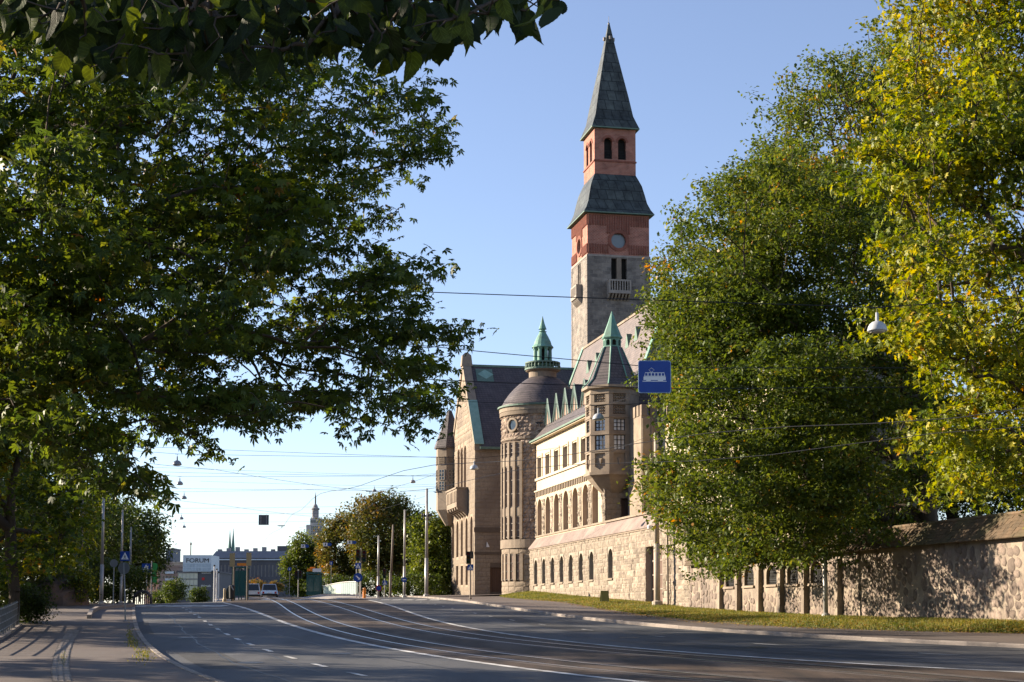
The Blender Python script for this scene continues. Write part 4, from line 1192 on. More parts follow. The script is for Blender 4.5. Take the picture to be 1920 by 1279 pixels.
# octagonal bay at the far corner
c_a = g_b - 0.4; c_w = hita(841, 900, c_a)[0] + 0.1
r2 = 1.42
z20 = hita(840, 957, c_a)[1]; z21 = hita(840, 842, c_a)[1]; z22 = hita(853, 770, c_a)[1]
ob = MB(); ob.loops([octo(0.4, z20 - 1.6, c_w, c_a), octo(r2 * .7, z20 - 0.7, c_w, c_a), octo(r2, z20, c_w, c_a), octo(r2, z21, c_w, c_a)]); ob.build('corner_bay', M_carve, museum)
ob = MB(); ob.loops([octo(r2 + 0.22, z21, c_w, c_a), octo(r2 + 0.22, z21 + 0.2, c_w, c_a), octo(0.2, z22, c_w, c_a)]); ob.build('corner_bay_roof', M_slate, museum)
for i in (4, 5, 6):
    c0 = math.pi / 8 + (i - 1) * math.pi / 4
    p = np.array([c_w + r2 * math.cos(c0), c_a + r2 * math.sin(c0)]); q = np.array([c_w + r2 * math.cos(c0 + math.pi / 4), c_a + r2 * math.sin(c0 + math.pi / 4)])
    L = np.linalg.norm(q - p); d = (q - p) / L; nn = (p + q) / 2 - np.array([c_w, c_a]); nn /= np.linalg.norm(nn)
    mf = lambda u, v, n: (p[0] + d[0] * u - nn[0] * n, p[1] + d[1] * u - nn[1] * n, v)
    for y0, y1 in ((921, 904), (902, 882)):
        win(museum, mf, L * .18, L * .82, hita(840, y0, c_a)[1], hita(840, y1, c_a)[1], -0.02, M_glass, M_wframe, 2, 3, 0.03)
    y0, y1 = 873, 858
    win(museum, mf, L * .18, L * .82, hita(840, y0, c_a)[1], hita(840, y1, c_a)[1], -0.02, M_ashlarflat, M_carve, 5, 4, 0.03, name='stone_lattice')

# ---------------------------------------------------------------- great hall with the long slate roof
h_w = 9.0                                         # ridge line
h_a1, h_z = hitw(1093, 656, h_w)                  # far end of the ridge
h_a0 = hitw(1258, 556, h_w)[0]                    # near end
ev_w, ev_z = hita(1203, 697, h_a0)                # eave corner at the near gable
h_a0g = h_a0
hr = MB()
fw = 2 * h_w - ev_w
zlow = ev_z
ev2 = ev_w - 3.0; zl2 = ev_z - 3.0 * (h_z - ev_z) / (h_w - ev_w)
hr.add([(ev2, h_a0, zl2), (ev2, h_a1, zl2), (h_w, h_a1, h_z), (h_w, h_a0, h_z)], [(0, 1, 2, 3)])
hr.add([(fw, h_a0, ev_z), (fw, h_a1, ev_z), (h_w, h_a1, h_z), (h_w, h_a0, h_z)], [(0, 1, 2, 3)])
hr.build('hall_roof', M_slatelit, museum)
hg = MB()
for a_ in (h_a0 + 0.3, h_a1 - 0.3):
    hg.add([(ev2, a_, MZ0), (fw, a_, MZ0), (fw, a_, ev_z), (h_w, a_, h_z - 0.1), (ev2, a_, zl2)], [(0, 1, 2, 3, 4)])
hg.add([(ev2 + 0.3, h_a0 + 0.3, MZ0), (ev2 + 0.3, h_a1 - 0.3, MZ0), (ev2 + 0.3, h_a1 - 0.3, zl2), (ev2 + 0.3, h_a0 + 0.3, zl2)], [(0, 1, 2, 3)])
hg.build('hall_wall', mat('grey_plaster', (0.24, 0.215, 0.195), (0.19, 0.17, 0.16), 0.9, 1, 5), museum)
for a_, sgn in ((h_a0, 1), (h_a1, 1)):
    for (w0, z0) in ((ev2, zl2), (fw, ev_z)):
        b = MB()
        b.frus([(w0, a_ - 0.35, z0 - 0.05), (w0, a_ + 0.35, z0 - 0.05), (w0, a_ + 0.35, z0 + 0.3), (w0, a_ - 0.35, z0 + 0.3)],
               [(h_w, a_ - 0.35, h_z - 0.05), (h_w, a_ + 0.35, h_z - 0.05), (h_w, a_ + 0.35, h_z + 0.3), (h_w, a_ - 0.35, h_z + 0.3)])
        b.build('copper_verge', M_copper, museum)
MB().box(h_w - 0.12, h_w + 0.12, h_a0 + 0.36, h_a1 - 0.36, h_z - 0.05, h_z + 0.16).build('roof_ridge', M_carve, museum)
# small copper dormers on the hall roof
for px, py in ((1105, 690), (1121, 676), (1179, 642), (1196, 628)):
    # intersect the ray with the roof plane
    tt = 0.5
    for _ in range(40):
        w_ = ev2 + (h_w - ev2) * tt; a_, z_ = hitw(px, py, w_)
        zr_ = zl2 + (h_z - zl2) * tt
        tt += (z_ - zr_) * -0.01 if False else (zr_ - z_) * -0.02
        tt = min(max(tt, 0.05), 0.95)
    w_ = ev2 + (h_w - ev2) * tt; a_ = hitw(px, py, w_)[0]; z_ = zl2 + (h_z - zl2) * tt
    b = MB(); b.add([(w_ - 0.2, a_ - 0.55, z_ - 0.5), (w_ - 0.2, a_ + 0.55, z_ - 0.5), (w_ - 0.2, a_, z_ + 0.75), (w_ + 1.6, a_, z_ + 0.75), (w_ + 0.5, a_ - .55, z_ - 0.4), (w_ + 0.5, a_ + .55, z_ - 0.4)], [(0, 1, 2), (0, 2, 3, 4), (1, 5, 3, 2)])
    b.build('hall_dormer', M_copperdk, museum)
# cream rear wing and crenellated stone bay, half hidden by the trees
rw = w_e1 + 0.35
ra0 = hitw(1500, 980, rw)[0]
z_rt = hitw(1225, 800, rw)[1]
ra1 = a_cor + 1.0
b = MB(); b.panel([(ra0, MZ0), (ra1, MZ0), (ra1, z_rt), (ra0, z_rt)], [rect(a_ - .7, a_ + .7, z_rt - 3.4, z_rt - 1.3) for a_ in np.arange(ra0 + 2, ra1 - 9, 3.2)], fW(rw), 0.3)
b.build('rear_wing_wall', M_cream, museum)
for a_ in np.arange(ra0 + 2, ra1 - 9, 3.2):
    win(museum, fW(rw), a_ - .7, a_ + .7, z_rt - 3.4, z_rt - 1.3, 0.28, M_glass, M_wframe, 2, 3, 0.05)
b = MB(); b.add([(rw - 0.4, ra0, z_rt), (rw - 0.4, ra1, z_rt), (rw + 4, ra1, z_rt + 2.8), (rw + 4, ra0, z_rt + 2.8)], [(0, 1, 2, 3)])
b.build('rear_wing_roof', M_slate, museum)
b = MB(); b.add([(rw, ra0, MZ0), (rw, ra0, z_rt), (rw + 4, ra0, z_rt + 2.8), (rw + 8, ra0, z_rt), (rw + 8, ra0, MZ0)], [(0, 1, 2, 3, 4)])
b.build('rear_wing_end', MATS['grey_plaster'], museum)
cb_a = hita(1228, 800, a_cor - 4.0)[0]
z_k0 = hita(1215, 800, a_cor - 4)[1]; z_k1 = hita(1215, 764, a_cor - 4)[1]
b = MB(); b.box(cb_a - 1.0, cb_a + 2.3, a_cor - 4.0, a_cor - 0.5, z_led, z_k0 + 0.8); bay = b.build('crenellated_bay', M_carve, museum)
for i in range(5):
    x0 = cb_a - 1.0 + 0.66 * i
    MB().box(x0, x0 + 0.42, a_cor - 4.06, a_cor - 3.6, z_k0 + 0.803, z_k1 + 0.2).build('merlon', M_carve, bay)
    MB().box(x0 + 0.05, x0 + 0.17, a_cor - 4.1, a_cor - 4.003, z_k0 - 6.5, z_k0 + 0.6).build('pilaster', M_carve, bay)
for i in range(4):
    y0 = a_cor - 3.5 + 0.85 * i
    MB().box(cb_a - 1.06, cb_a - 0.6, y0, y0 + 0.5, z_k0 + 0.803, z_k1 + 0.2).build('merlon', M_carve, bay)
for dz in (0, -2.6):
    win(bay, fA(a_cor - 4.0), cb_a + 0.0, cb_a + 1.2, z_k0 - 2.4 + dz, z_k0 - 0.3 + dz, -0.03, M_glass, M_wframe, 3, 3, 0.04)
b = MB(); b.tube([(w_e1 - 0.1, a_cor - 0.2, z_led + 0.5), (w_e1 - 0.1, a_cor - 0.2, z_wt)], 0.07, 6); b.build('downpipe', M_polebrown, museum)

# ---------------------------------------------------------------- the tower
tw_a0 = None
TP = at(1101, 480, 170.0); t_w = float((TP - MO) @ MV); t_a = float((TP - MO) @ MU)
TL = 7.3
tcw, tca = t_w + TL / 2, t_a + TL / 2
tz_ = lambda y: hita(1101, y, t_a)[1]             # heights read on the near left corner
z_st = tz_(478); z_br = tz_(399)
S = lambda h, z: [(tcw - h, tca - h, z), (tcw + h, tca - h, z), (tcw + h, tca + h, z), (tcw - h, tca + h, z)]
hT = TL / 2
# stone shaft: camera face and street face with openings, others plain
bw0, bz_t = hita(1146, 484, t_a); bw1 = hita(1175, 484, t_a)[0]; bz_b = hita(1146, 523, t_a)[1]
bm_ = (bw0 + bw1) / 2
hl = [rect(bw0, bm_ - 0.25, bz_b, bz_t), rect(bm_ + 0.25, bw1, bz_b, bz_t)]
sh = MB(); sh.panel(rect(t_w, t_w + TL, MZ0, z_st), hl, fA(t_a), 0.5)
la = t_a + TL / 2
hl2 = [rect(la - 0.65, la - 0.1, bz_b, bz_t), rect(la + 0.1, la + 0.65, bz_b, bz_t), rect(la - 0.2, la + 0.2, z_st - 21.5, z_st - 18)]
sh.panel(rect(t_a, t_a + TL, MZ0, z_st), hl2, fW(t_w), 0.5)
sh.add([(t_w + TL, t_a, MZ0), (t_w + TL, t_a + TL, MZ0), (t_w + TL, t_a + TL, z_st), (t_w + TL, t_a, z_st)], [(0, 1, 2, 3)])
sh.add([(t_w, t_a + TL, MZ0), (t_w + TL, t_a + TL, MZ0), (t_w + TL, t_a + TL, z_st), (t_w, t_a + TL, z_st)], [(0, 1, 2, 3)])
sh.build('tower_shaft', M_towerstone, museum)
for h in hl:
    win(museum, fA(t_a), h[0][0], h[1][0], h[0][1], h[2][1], 0.48, M_dark, None, name='tower_window')
for h in hl2:
    win(museum, fW(t_w), h[0][0], h[1][0], h[0][1], h[2][1], 0.48, M_dark, None, name='tower_window')
MB().box(bm_ - 0.26, bm_ + 0.26, t_a - 0.08, t_a + 0.3, bz_b, bz_t + 0.05).build('tower_mullion', M_carve, museum)
# quoins up the corners
for (cx_, ca_) in ((t_w, t_a), (t_w + TL, t_a), (t_w, t_a + TL)):
    for k in range(34):
        z = z_st - 0.45 - k * 0.62
        e = 0.34 if k % 2 else 0.5
        MB().box(cx_ - 0.035 if cx_ == t_w else cx_ - e, cx_ + e if cx_ == t_w else cx_ + 0.035, ca_ - 0.035 if ca_ == t_a else ca_ - e, ca_ + e if ca_ == t_a else ca_ + 0.035, z, z + 0.58).build('quoin', MATS.get('quoin') or mat('quoin', (0.2, 0.172, 0.15), (0.14, 0.12, 0.108), 0.9, 3, 5, 0.5, 12), museum)
# stone balconies
def tower_balcony(mf, u0, u1, zb_, zt_, d=-1.0):
    """mf(u, v, n): n negative = out of the wall"""
    b = MB()
    b.frus([mf(u0, zb_, 0), mf(u1, zb_, 0), mf(u1, zb_, d), mf(u0, zb_, d)], [mf(u0, zb_ + .35, 0), mf(u1, zb_ + .35, 0), mf(u1, zb_ + .35, d), mf(u0, zb_ + .35, d)])
    r = b.build('balcony', M_carvegrey, museum)
    b = MB()
    b.frus([mf(u0, zt_ - .18, 0), mf(u1, zt_ - .18, 0), mf(u1, zt_ - .18, d), mf(u0, zt_ - .18, d)], [mf(u0, zt_, 0), mf(u1, zt_, 0), mf(u1, zt_, d), mf(u0, zt_, d)])
    b.build('balcony_rail', M_carvegrey, r)
    n_ = 8
    for i in range(n_ + 1):
        u = u0 + 0.08 + (u1 - u0 - 0.16) * i / n_; w_ = 0.1 if i in (0, n_) else 0.06
        b = MB(); b.frus([mf(u - w_, zb_ + .35, d), mf(u + w_, zb_ + .35, d), mf(u + w_, zb_ + .35, d + .18), mf(u - w_, zb_ + .35, d + .18)], [mf(u - w_, zt_ - .18, d), mf(u + w_, zt_ - .18, d), mf(u + w_, zt_ - .18, d + .18), mf(u - w_, zt_ - .18, d + .18)])
        b.build('baluster', M_carvegrey, r)
    for s_e in (u0 + 0.05, u1 - 0.05):
        b = MB(); b.frus([mf(s_e - .05, zb_ + .35, d + .2), mf(s_e + .05, zb_ + .35, d + .2), mf(s_e + .05, zb_ + .35, -0.02), mf(s_e - .05, zb_ + .35, -0.02)], [mf(s_e - .05, zt_ - .18, d + .2), mf(s_e + .05, zt_ - .18, d + .2), mf(s_e + .05, zt_ - .18, -0.02), mf(s_e - .05, zt_ - .18, -0.02)])
        b.build('balcony_side', M_carvegrey, r)
    for i in range(7):
        u = u0 + 0.12 + (u1 - u0 - 0.24) * i / 6
        b = MB(); b.frus([mf(u - .09, zb_, 0), mf(u - .09, zb_, d + .1), mf(u - .09, zb_ - .3, d * .6), mf(u - .09, zb_ - .7, 0)], [mf(u + .09, zb_, 0), mf(u + .09, zb_, d + .1), mf(u + .09, zb_ - .3, d * .6), mf(u + .09, zb_ - .7, 0)])
        b.build('balcony_corbel', M_carvegrey, r)
M_carvegrey = mat('pale_dressed_stone', (0.31, 0.27, 0.235), (0.24, 0.21, 0.185), 0.85, 2, 5)
u0_, zz1 = hita(1142, 523, t_a - 1.0); u1_, _ = hita(1183.5, 523, t_a - 1.0); zz0 = hita(1142, 549, t_a - 1.0)[1]
tower_balcony(fA(t_a), u0_, u1_, zz0, zz1)
tower_balcony(fW(t_w), la - (u1_ - u0_) / 2, la + (u1_ - u0_) / 2, zz0, zz1, -0.7)
# brick stage with round windows
pc_w, pc_z = hita(1160, 451, t_a); pr_ = 14.5 * 170 / FOC
bh = MB()
hp = hT - 0.06
bh.panel(rect(tcw - hp, tcw + hp, z_st, z_br), [circ(pc_w, pc_z, pr_, 24)], fA(tca - hp), 0.3)
bh.panel(rect(tca - hp, tca + hp, z_st, z_br), [circ(tca, pc_z, pr_, 24)], fW(tcw - hp), 0.3)
for sg in (1,):
    bh.add([(tcw + hp, tca - hp, z_st), (tcw + hp, tca + hp, z_st), (tcw + hp, tca + hp, z_br), (tcw + hp, tca - hp, z_br)], [(0, 1, 2, 3)])
    bh.add([(tcw - hp, tca + hp, z_st), (tcw + hp, tca + hp, z_st), (tcw + hp, tca + hp, z_br), (tcw - hp, tca + hp, z_br)], [(0, 1, 2, 3)])
bh.build('brick_stage', M_brick, museum)
for mf, c in ((fA(tca - hp), pc_w), (fW(tcw - hp), tca)):
    b = MB(); q = circ(c, pc_z, pr_, 24); b.add([mf(u, v, 0.28) for u, v in q], [tuple(range(24))]); b.build('round_window', glass_mat('slate_glass', (0.10, 0.12, 0.13), 0.25), museum)
    b = MB(); b.loops([[mf(c + r_ * math.cos(2 * math.pi * i / 24), pc_z + r_ * math.sin(2 * math.pi * i / 24), d_) for i in range(24)] for r_, d_ in ((pr_ + .38, 0.02), (pr_ + .38, -0.1), (pr_ + .02, -0.1), (pr_, 0.02))], False, False); b.build('brick_surround', M_brickdark, museum)
# corbelled brick bands
for mf, c0 in ((fA(tca - hp), tcw), (fW(tcw - hp), tca)):
    for (z0, z1) in ((z_st + 0.25, z_st + 1.35), (z_br - 1.35, z_br - 0.12)):
        for i in range(26):
            u = c0 - hp + 0.1 + (2 * hp - 0.2) * i / 25
            if abs(u - c0) < 1.3 and z0 > z_st + 1.5: zq = z0 - 0.9
            else: zq = z0
            if abs(u - c0) < 1.2 and z0 < z_st + 1.5: continue
            b = MB(); b.frus([mf(u - .055, zq, 0), mf(u + .055, zq, 0), mf(u + .055, z1, 0), mf(u - .055, z1, 0)], [mf(u - .055, zq + .1, -.11), mf(u + .055, zq + .1, -.11), mf(u + .055, z1, -.11), mf(u - .055, z1, -.11)])
            b.build('brick_rib', M_brickdark, museum)
    b = MB(); b.frus([mf(c0 - hp, z_st - .1, .1), mf(c0 + hp, z_st - .1, .1), mf(c0 + hp, z_st + .12, .1), mf(c0 - hp, z_st + .12, .1)], [mf(c0 - hp - .02, z_st - .1, -.1), mf(c0 + hp + .02, z_st - .1, -.1), mf(c0 + hp + .02, z_st + .12, -.1), mf(c0 - hp - .02, z_st + .12, -.1)]); b.build('stone_string', M_carvegrey, museum)
# swept lower roof
px2h = lambda px: (hita(px, 400, t_a)[0] - tcw)
tY = 174.0
yl = lambda y: hita(1146, y, tca - 3.0)[1]
h_ = lambda half: half * tY / FOC / 0.97 * 0.985
rfp = [(hT + 0.42, yl(402)), (hT + 0.12, yl(394)), (hT - 0.22, yl(380)), (hT - 0.45, yl(362)), (hT - 0.68, yl(346)), (hT - 1.0, yl(333)), (hT - 1.45, yl(316))]
b = MB(); b.loops([S(h, z) for h, z in rfp]); b.build('tower_lower_roof', M_darkcopper, museum)
b = MB(); b.loops([S(hT + 0.44, rfp[0][1] - 0.12), S(hT + 0.44, rfp[0][1] - 0.003)]); b.build('tower_eave', M_copperdk, museum)
# belfry
hB = 2.42
yb = lambda y: hita(1113, y, tca - hB)[1]
z_b0, z_b1 = yb(322), yb(236)
mfA, mfW = fA(tca - hB), fW(tcw - hB)
za0, za1 = hita(1138, 298, tca - hB)[1], hita(1138, 258, tca - hB)[1]
dwn = hita(1164, 280, tca - hB)[0] - hita(1138, 280, tca - hB)[0]
hh = [arch(tcw - dwn / 2 - .47, tcw - dwn / 2 + .47, za0, za1, 10), arch(tcw + dwn / 2 - .47, tcw + dwn / 2 + .47, za0, za1, 10)]
hh2 = [arch(tca - dwn / 2 - .47, tca - dwn / 2 + .47, za0, za1, 10), arch(tca + dwn / 2 - .47, tca + dwn / 2 + .47, za0, za1, 10)]
b = MB()
b.panel(rect(tcw - hB, tcw + hB, z_b0 - .6, z_b1), hh, mfA, 0.5); b.panel(rect(tca - hB, tca + hB, z_b0 - .6, z_b1), hh2, mfW, 0.5)
b.panel(rect(tcw - hB, tcw + hB, z_b0 - .6, z_b1), hh, lambda u, v, n: (u, tca + hB - n, v), 0.5); b.panel(rect(tca - hB, tca + hB, z_b0 - .6, z_b1), hh2, lambda u, v, n: (tcw + hB - n, u, v), 0.5)
b.build('belfry_wall', M_brick, museum)
b = MB(); b.loops([S(hB - 0.55, z_b0 - .5), S(hB - 0.55, z_b1)]); b.build('belfry_core', M_dark, museum)
for mf, c0 in ((mfA, tcw), (mfW, tca)):
    for sg in (-1, 1):
        c = c0 + sg * dwn / 2
        g = MB()
        for i in range(7):
            u = c - .45 + .9 * i / 6; g.cyl(mf(u, za0, .2), mf(u, za0 + 1.0, .2), .025, n=4)
        for v in (za0 + .35, za0 + .7, za0 + 1.0): g.cyl(mf(c - .47, v, .2), mf(c + .47, v, .2), .03, n=4)
        g.build('iron_railing', M_iron, museum)
        q = MB(); q.loops([[mf(c + r_ * math.cos(math.pi * i / 10), za1 - .47 + r_ * math.sin(math.pi * i / 10), d_) for i in range(11)] for r_, d_ in ((.48, -.002), (.48, -.07), (.74, -.07), (.74, -.002))], False, False); q.build('brick_arch', M_brickdark, museum)
    zb_ = yb(300)
    b = MB(); b.frus([mf(c0 - hB - .09, zb_ - .1, .1), mf(c0 + hB + .09, zb_ - .1, .1), mf(c0 + hB + .09, zb_ + .06, .1), mf(c0 - hB - .09, zb_ + .06, .1)], [mf(c0 - hB - .09, zb_ - .1, -.09), mf(c0 + hB + .09, zb_ - .1, -.09), mf(c0 + hB + .09, zb_ + .06, -.09), mf(c0 - hB - .09, zb_ + .06, -.09)]); b.build('brick_band', M_brickdark, museum)
# tall spire
ys = lambda y: hita(1142, y, tca - 1.0)[1]
spp = [(hB + 0.36, hita(1142, 239, tca - hB)[1]), (hB + 0.1, hita(1142, 228, tca - hB)[1]), (hB - 0.2, hita(1142, 216, tca - hB + .3)[1]), (hB - 0.62, ys(184)), (0.72, ys(95)), (0.1, hita(1138, 46, tca)[1])]
b = MB(); b.loops([S(h, z) for h, z in spp]); b.build('tower_spire', M_darkcopper, museum)
b = MB(); b.loops([S(hB + 0.38, spp[0][1] - .14), S(hB + 0.38, spp[0][1] - .003)]); b.build('spire_eave', M_copperdk, museum)
zt_ = spp[-1][1]
MB().lathe(tcw, tca, [(0.1, zt_ - .1), (0.12, zt_ + .15), (0.03, zt_ + .3), (0.02, zt_ + 1.0)], 8).build('spire_finial', M_iron, museum)
for sg in ((0, -1), (-1, 0), (1, 0)):
    b = MB(); z = ys(68); r_ = 0.55
    b.obox((tcw + sg[0] * r_, tca + sg[1] * r_, z), (.12, 0, 0), (0, .12, 0), (0, 0, .2)); b.build('spire_vent', M_carvegrey, museum)
# ================================================================ boundary wall along the lawn
wall = empty('boundary_wall', mworld(0, 0, 0), MPHI, 'long rubble stone garden wall with shingled coping and barred arches', 'wall')
M_plaster = mat('wall_mortar', (0.3, 0.245, 0.19), (0.19, 0.155, 0.125), 0.92, 1.6, 8, 0.7, 9, c3=(0.13, 0.105, 0.088), s3=0.55, dist=0.05)
M_fieldstone = mat('field_stone', (0.215, 0.165, 0.135), (0.115, 0.09, 0.075), 0.88, 2.2, 6, 0.6, 10, rnd=0.35, dist=0.03)
M_shingle = mat('mossy_shingle', (0.15, 0.1, 0.062), (0.07, 0.052, 0.034), 0.85, 3, 6, 0.5, 20, rnd=0.2, c3=(0.09, 0.09, 0.045), s3=0.4)
wa1 = a_pl1 - 0.02; wa0 = hitw(2350, 1160, 0)[0]
ev = np.polyfit(*zip(*[hitw(*p, -0.1) for p in ((1920, 1003), (1570, 1037), (1400, 1049))]), 1)
eavez = lambda a: float(np.polyval(ev, a))
bz = lambda a: float(wallZ(mworld(0, a)[1])) - 0.7
ars = []
for px, yt, yb_ in ((1367.8, 1061, 1100), (1404, 1061, 1098), (1446, 1060, 1096), (1485.6, 1057, 1095), (1530, 1052, 1093.5)):
    a, z1 = hitw(px, yt, 0); z0 = hitw(px, yb_, 0)[1]
    ars.append((a, z0, z1))
hl = [arch(a - 0.72, a + 0.72, z0, z1, 10) for a, z0, z1 in ars]
b = MB()
N_ = 40
up = [(wa0 + (wa1 - wa0) * i / N_) for i in range(N_ + 1)]
b.panel([(a, bz(a)) for a in up] + [(a, eavez(a)) for a in reversed(up)], hl, fW(0.0), 0.55)
b.add([(0.6, wa0, bz(wa0)), (0.6, wa1, bz(wa1)), (0.6, wa1, eavez(wa1)), (0.6, wa0, eavez(wa0)), (0, wa0, bz(wa0)), (0, wa0, eavez(wa0))], [(0, 1, 2, 3), (4, 0, 3, 5)])
b.build('wall_face', M_plaster, wall)
for a, z0, z1 in ars:
    q = MB(); h = arch(a - 0.72, a + 0.72, z0, z1, 10); q.add([(0.54, u, v) for u, v in h], [tuple(range(len(h)))]); q.build('arch_back', M_dark, wall)
    g = MB()
    for i in range(9):
        u = a - 0.64 + 1.28 * i / 8; g.cyl((0.16, u, z0), (0.16, u, z1 - 0.72 + math.sqrt(max(0.52 - (u - a) ** 2, 0))), 0.018, n=5)
    for v in (z0 + 0.15, z0 + 0.65, z1 - 0.72): g.cyl((0.16, a - .72, v), (0.16, a + .72, v), 0.02, n=5)
    for i in range(8):
        u = a - 0.56 + 1.28 * i / 8; pts = [(0.16, u + 0.08 * math.cos(t), z0 + 0.4 + 0.1 * math.sin(t)) for t in np.linspace(0, 6.28, 9)]; g.tube(pts, 0.012, 4)
    g.build('iron_grille', M_iron, wall)
    s = MB(); s.frus([(-0.12, a - .85, z0 - .12), (0.5, a - .85, z0 - .12), (0.5, a + .85, z0 - .12), (-0.12, a + .85, z0 - .12)], [(-0.1, a - .85, z0 - .01), (0.5, a - .85, z0 + .0), (0.5, a + .85, z0 + .0), (-0.1, a + .85, z0 - .01)]); s.build('arch_sill', M_carve, wall)
# slim buttress pairs between the arches
for px in (1355, 1388, 1428.5, 1469, 1514, 1577):
    a = hitw(px, 1100, 0)[0]
    for da in (0.0,):
        q = MB(); z0, z1 = bz(a), eavez(a) - 0.1
        q.loops([[(-0.3, a + da - .17, z0), (0, a + da - .17, z0), (0, a + da + .17, z0), (-0.3, a + da + .17, z0)], [(-0.24, a + da - .16, z1 - .5), (0, a + da - .16, z1 - .5), (0, a + da + .16, z1 - .5), (-0.24, a + da + .16, z1 - .5)], [(-0.05, a + da - .14, z1), (0, a + da - .14, z1), (0, a + da + .14, z1), (-0.05, a + da + .14, z1)]])
        q.build('buttress', M_plaster, wall)
# field stones: irregular, domed, the largest as single stones
rg = random.Random(77)
var = []
for q in range(9):
    b = MB(); n = rg.choice((6, 7, 8)); base = []
    ang = sorted(rg.uniform(-.2, .2) + 2 * math.pi * i / n for i in range(n))
    rad = [0.5 * rg.uniform(0.82, 1.08) for _ in range(n)]
    L0 = [(0.1, r * math.cos(t), r * math.sin(t)) for r, t in zip(rad, ang)]
    L1 = [(-0.6 + rg.uniform(-.1, .1), .9 * r * math.cos(t), .9 * r * math.sin(t)) for r, t in zip(rad, ang)]
    L2 = [(-1.0 + rg.uniform(-.12, .12), .55 * r * math.cos(t), .55 * r * math.sin(t)) for r, t in zip(rad, ang)]
    b.loops([L0, L1, L2], cap0=False); var.append((b.mesh('field_stone', M_fieldstone, True), np.array(b.v), b.f))
st = []
for px0, px1, dens in ((1294, 1575, 0.95), (1575, 1730, 0.7), (1730, 2100, 1.0), (2100, 2330, 0.5)):
    a_hi, a_lo = hitw(px0, 1100, 0)[0], hitw(px1, 1100, 0)[0]
    a = a_hi
    while a > a_lo:
        cw_ = rg.uniform(0.32, 0.56)
        z = bz(a) + 0.6 + rg.uniform(0, 0.2)
        while z < eavez(a) - 0.45:
            h = rg.uniform(0.26, 0.62); t = (z - bz(a)) / (eavez(a) - bz(a))
            if rg.random() < dens * (1.05 - 0.35 * t * t) and not any(abs(a - a_) < 1.15 and z0 - .5 < z + h / 2 < z1 + .35 for a_, z0, z1 in ars):
                st.append((a - cw_ / 2 + rg.uniform(-.14, .14), z + h / 2, cw_ * rg.uniform(.95, 1.16), h * rg.uniform(.95, 1.1), rg.randrange(9), rg.uniform(.02, .06)))
            z += h
        a -= cw_
st.sort(key=lambda q: q[0])
stv = [q for q in st if mworld(0, q[0])[1] > 0 and (960 + FOC * mworld(0, q[0])[0] / mworld(0, q[0])[1]) < 1935]
keep = set(id(q) for q in stv[:295])
rest = MB()
for q in st:
    a, z, w_, h, vi, d = q
    if id(q) in keep:
        o = link('field_stone', var[vi][0], wall); o.location = (0, a, z); o.scale = (d, w_, h)
    else:
        V = var[vi][1]; rest.add(V * np.array([[d, w_, h]]) + np.array([[0, a, z]]), var[vi][2])
rest.build('field_stone_rest', M_fieldstone, wall, kind='stuff')
# shingled coping: overlapping courses on both slopes
sv = []
for q in range(4):
    r_ = random.Random(q); b = MB(); j = lambda: r_.uniform(-.04, .04)
    b.frus([(-.5, -.48, 0), (-.5, .48, 0), (.5, .48, 0), (.5, -.48, 0)], [(-.5 + j(), -.48, 1), (-.5 + j(), .48, 1), (.5, .48, 1), (.5, -.48, 1)])
    sv.append((np.array(b.v), b.f))
sh = MB(); rows = 7; W0, W1_ = -0.34, 0.32; H_ = 0.86; rg = random.Random(9)
near = []
for rI in range(rows):
    t0 = rI / rows; 
    a = wa0
    while a < wa1:
        L = rg.uniform(0.3, 0.52); am = a + L / 2
        w_ = W0 + (W1_ - W0) * (t0 + 0.5 / rows); zc_ = eavez(am) - 0.06 + H_ * (t0 + 0.5 / rows)
        ang = math.atan2(H_, W1_ - W0) * 0.93
        V, F_ = sv[rg.randrange(4)]
        P = V * np.array([[0.19, L, 0.045]])
        X = P[:, 0] * math.cos(ang) - P[:, 2] * math.sin(ang); Z = P[:, 0] * math.sin(ang) + P[:, 2] * math.cos(ang)
        if 960 + FOC * mworld(0, am)[0] / max(mworld(0, am)[1], 1) < 1930 and len(near) < 0: pass
        sh.add(np.stack([X + w_ + rg.uniform(-.008, .008), P[:, 1] + am, Z + zc_], -1), F_)
        a += L
sh.build('shingle_courses', M_shingle, wall, kind='stuff')
b = MB()
for i in range(N_):
    a, c = up[i], up[i + 1]
    b.add([(W1_ + .02, a, eavez(a) + H_ - .02), (W1_ + .02, c, eavez(c) + H_ - .02), (W1_ * 2 - W0, c, eavez(c)), (W1_ * 2 - W0, a, eavez(a)), (W0 + .05, a, eavez(a) - .05), (W0 + .05, c, eavez(c) - .05), (W1_ + .02, c, eavez(c) + H_ - .1), (W1_ + .02, a, eavez(a) + H_ - .1)], [(0, 1, 2, 3), (4, 5, 6, 7)])
b.build('coping_core', M_shingle, wall)
b = MB(); b.tube([(W1_, a, eavez(a) + H_ + .0) for a in up], 0.09, 6); b.build('coping_ridge', M_shingle, wall)
# drain pipe on the museum plinth beside the wall
pa = hitw(1254, 1080, -0.1)[0]
b = MB(); b.tube([(-0.16, pa, z_eave - .1), (-0.16, pa, 1.2)], 0.06, 6); b.build('rain_pipe', M_polebrown, museum)
# ================================================================ trees
def noise3(P, s, seed):
    """cheap smooth noise, about -1..1"""
    rg = np.random.default_rng(seed); v = np.zeros(len(P))
    for k in range(6):
        d = rg.normal(size=3); d /= np.linalg.norm(d); v += np.sin(P @ d * s * rg.uniform(0.7, 1.6) + rg.uniform(0, 6.28))
    return v / 3.0

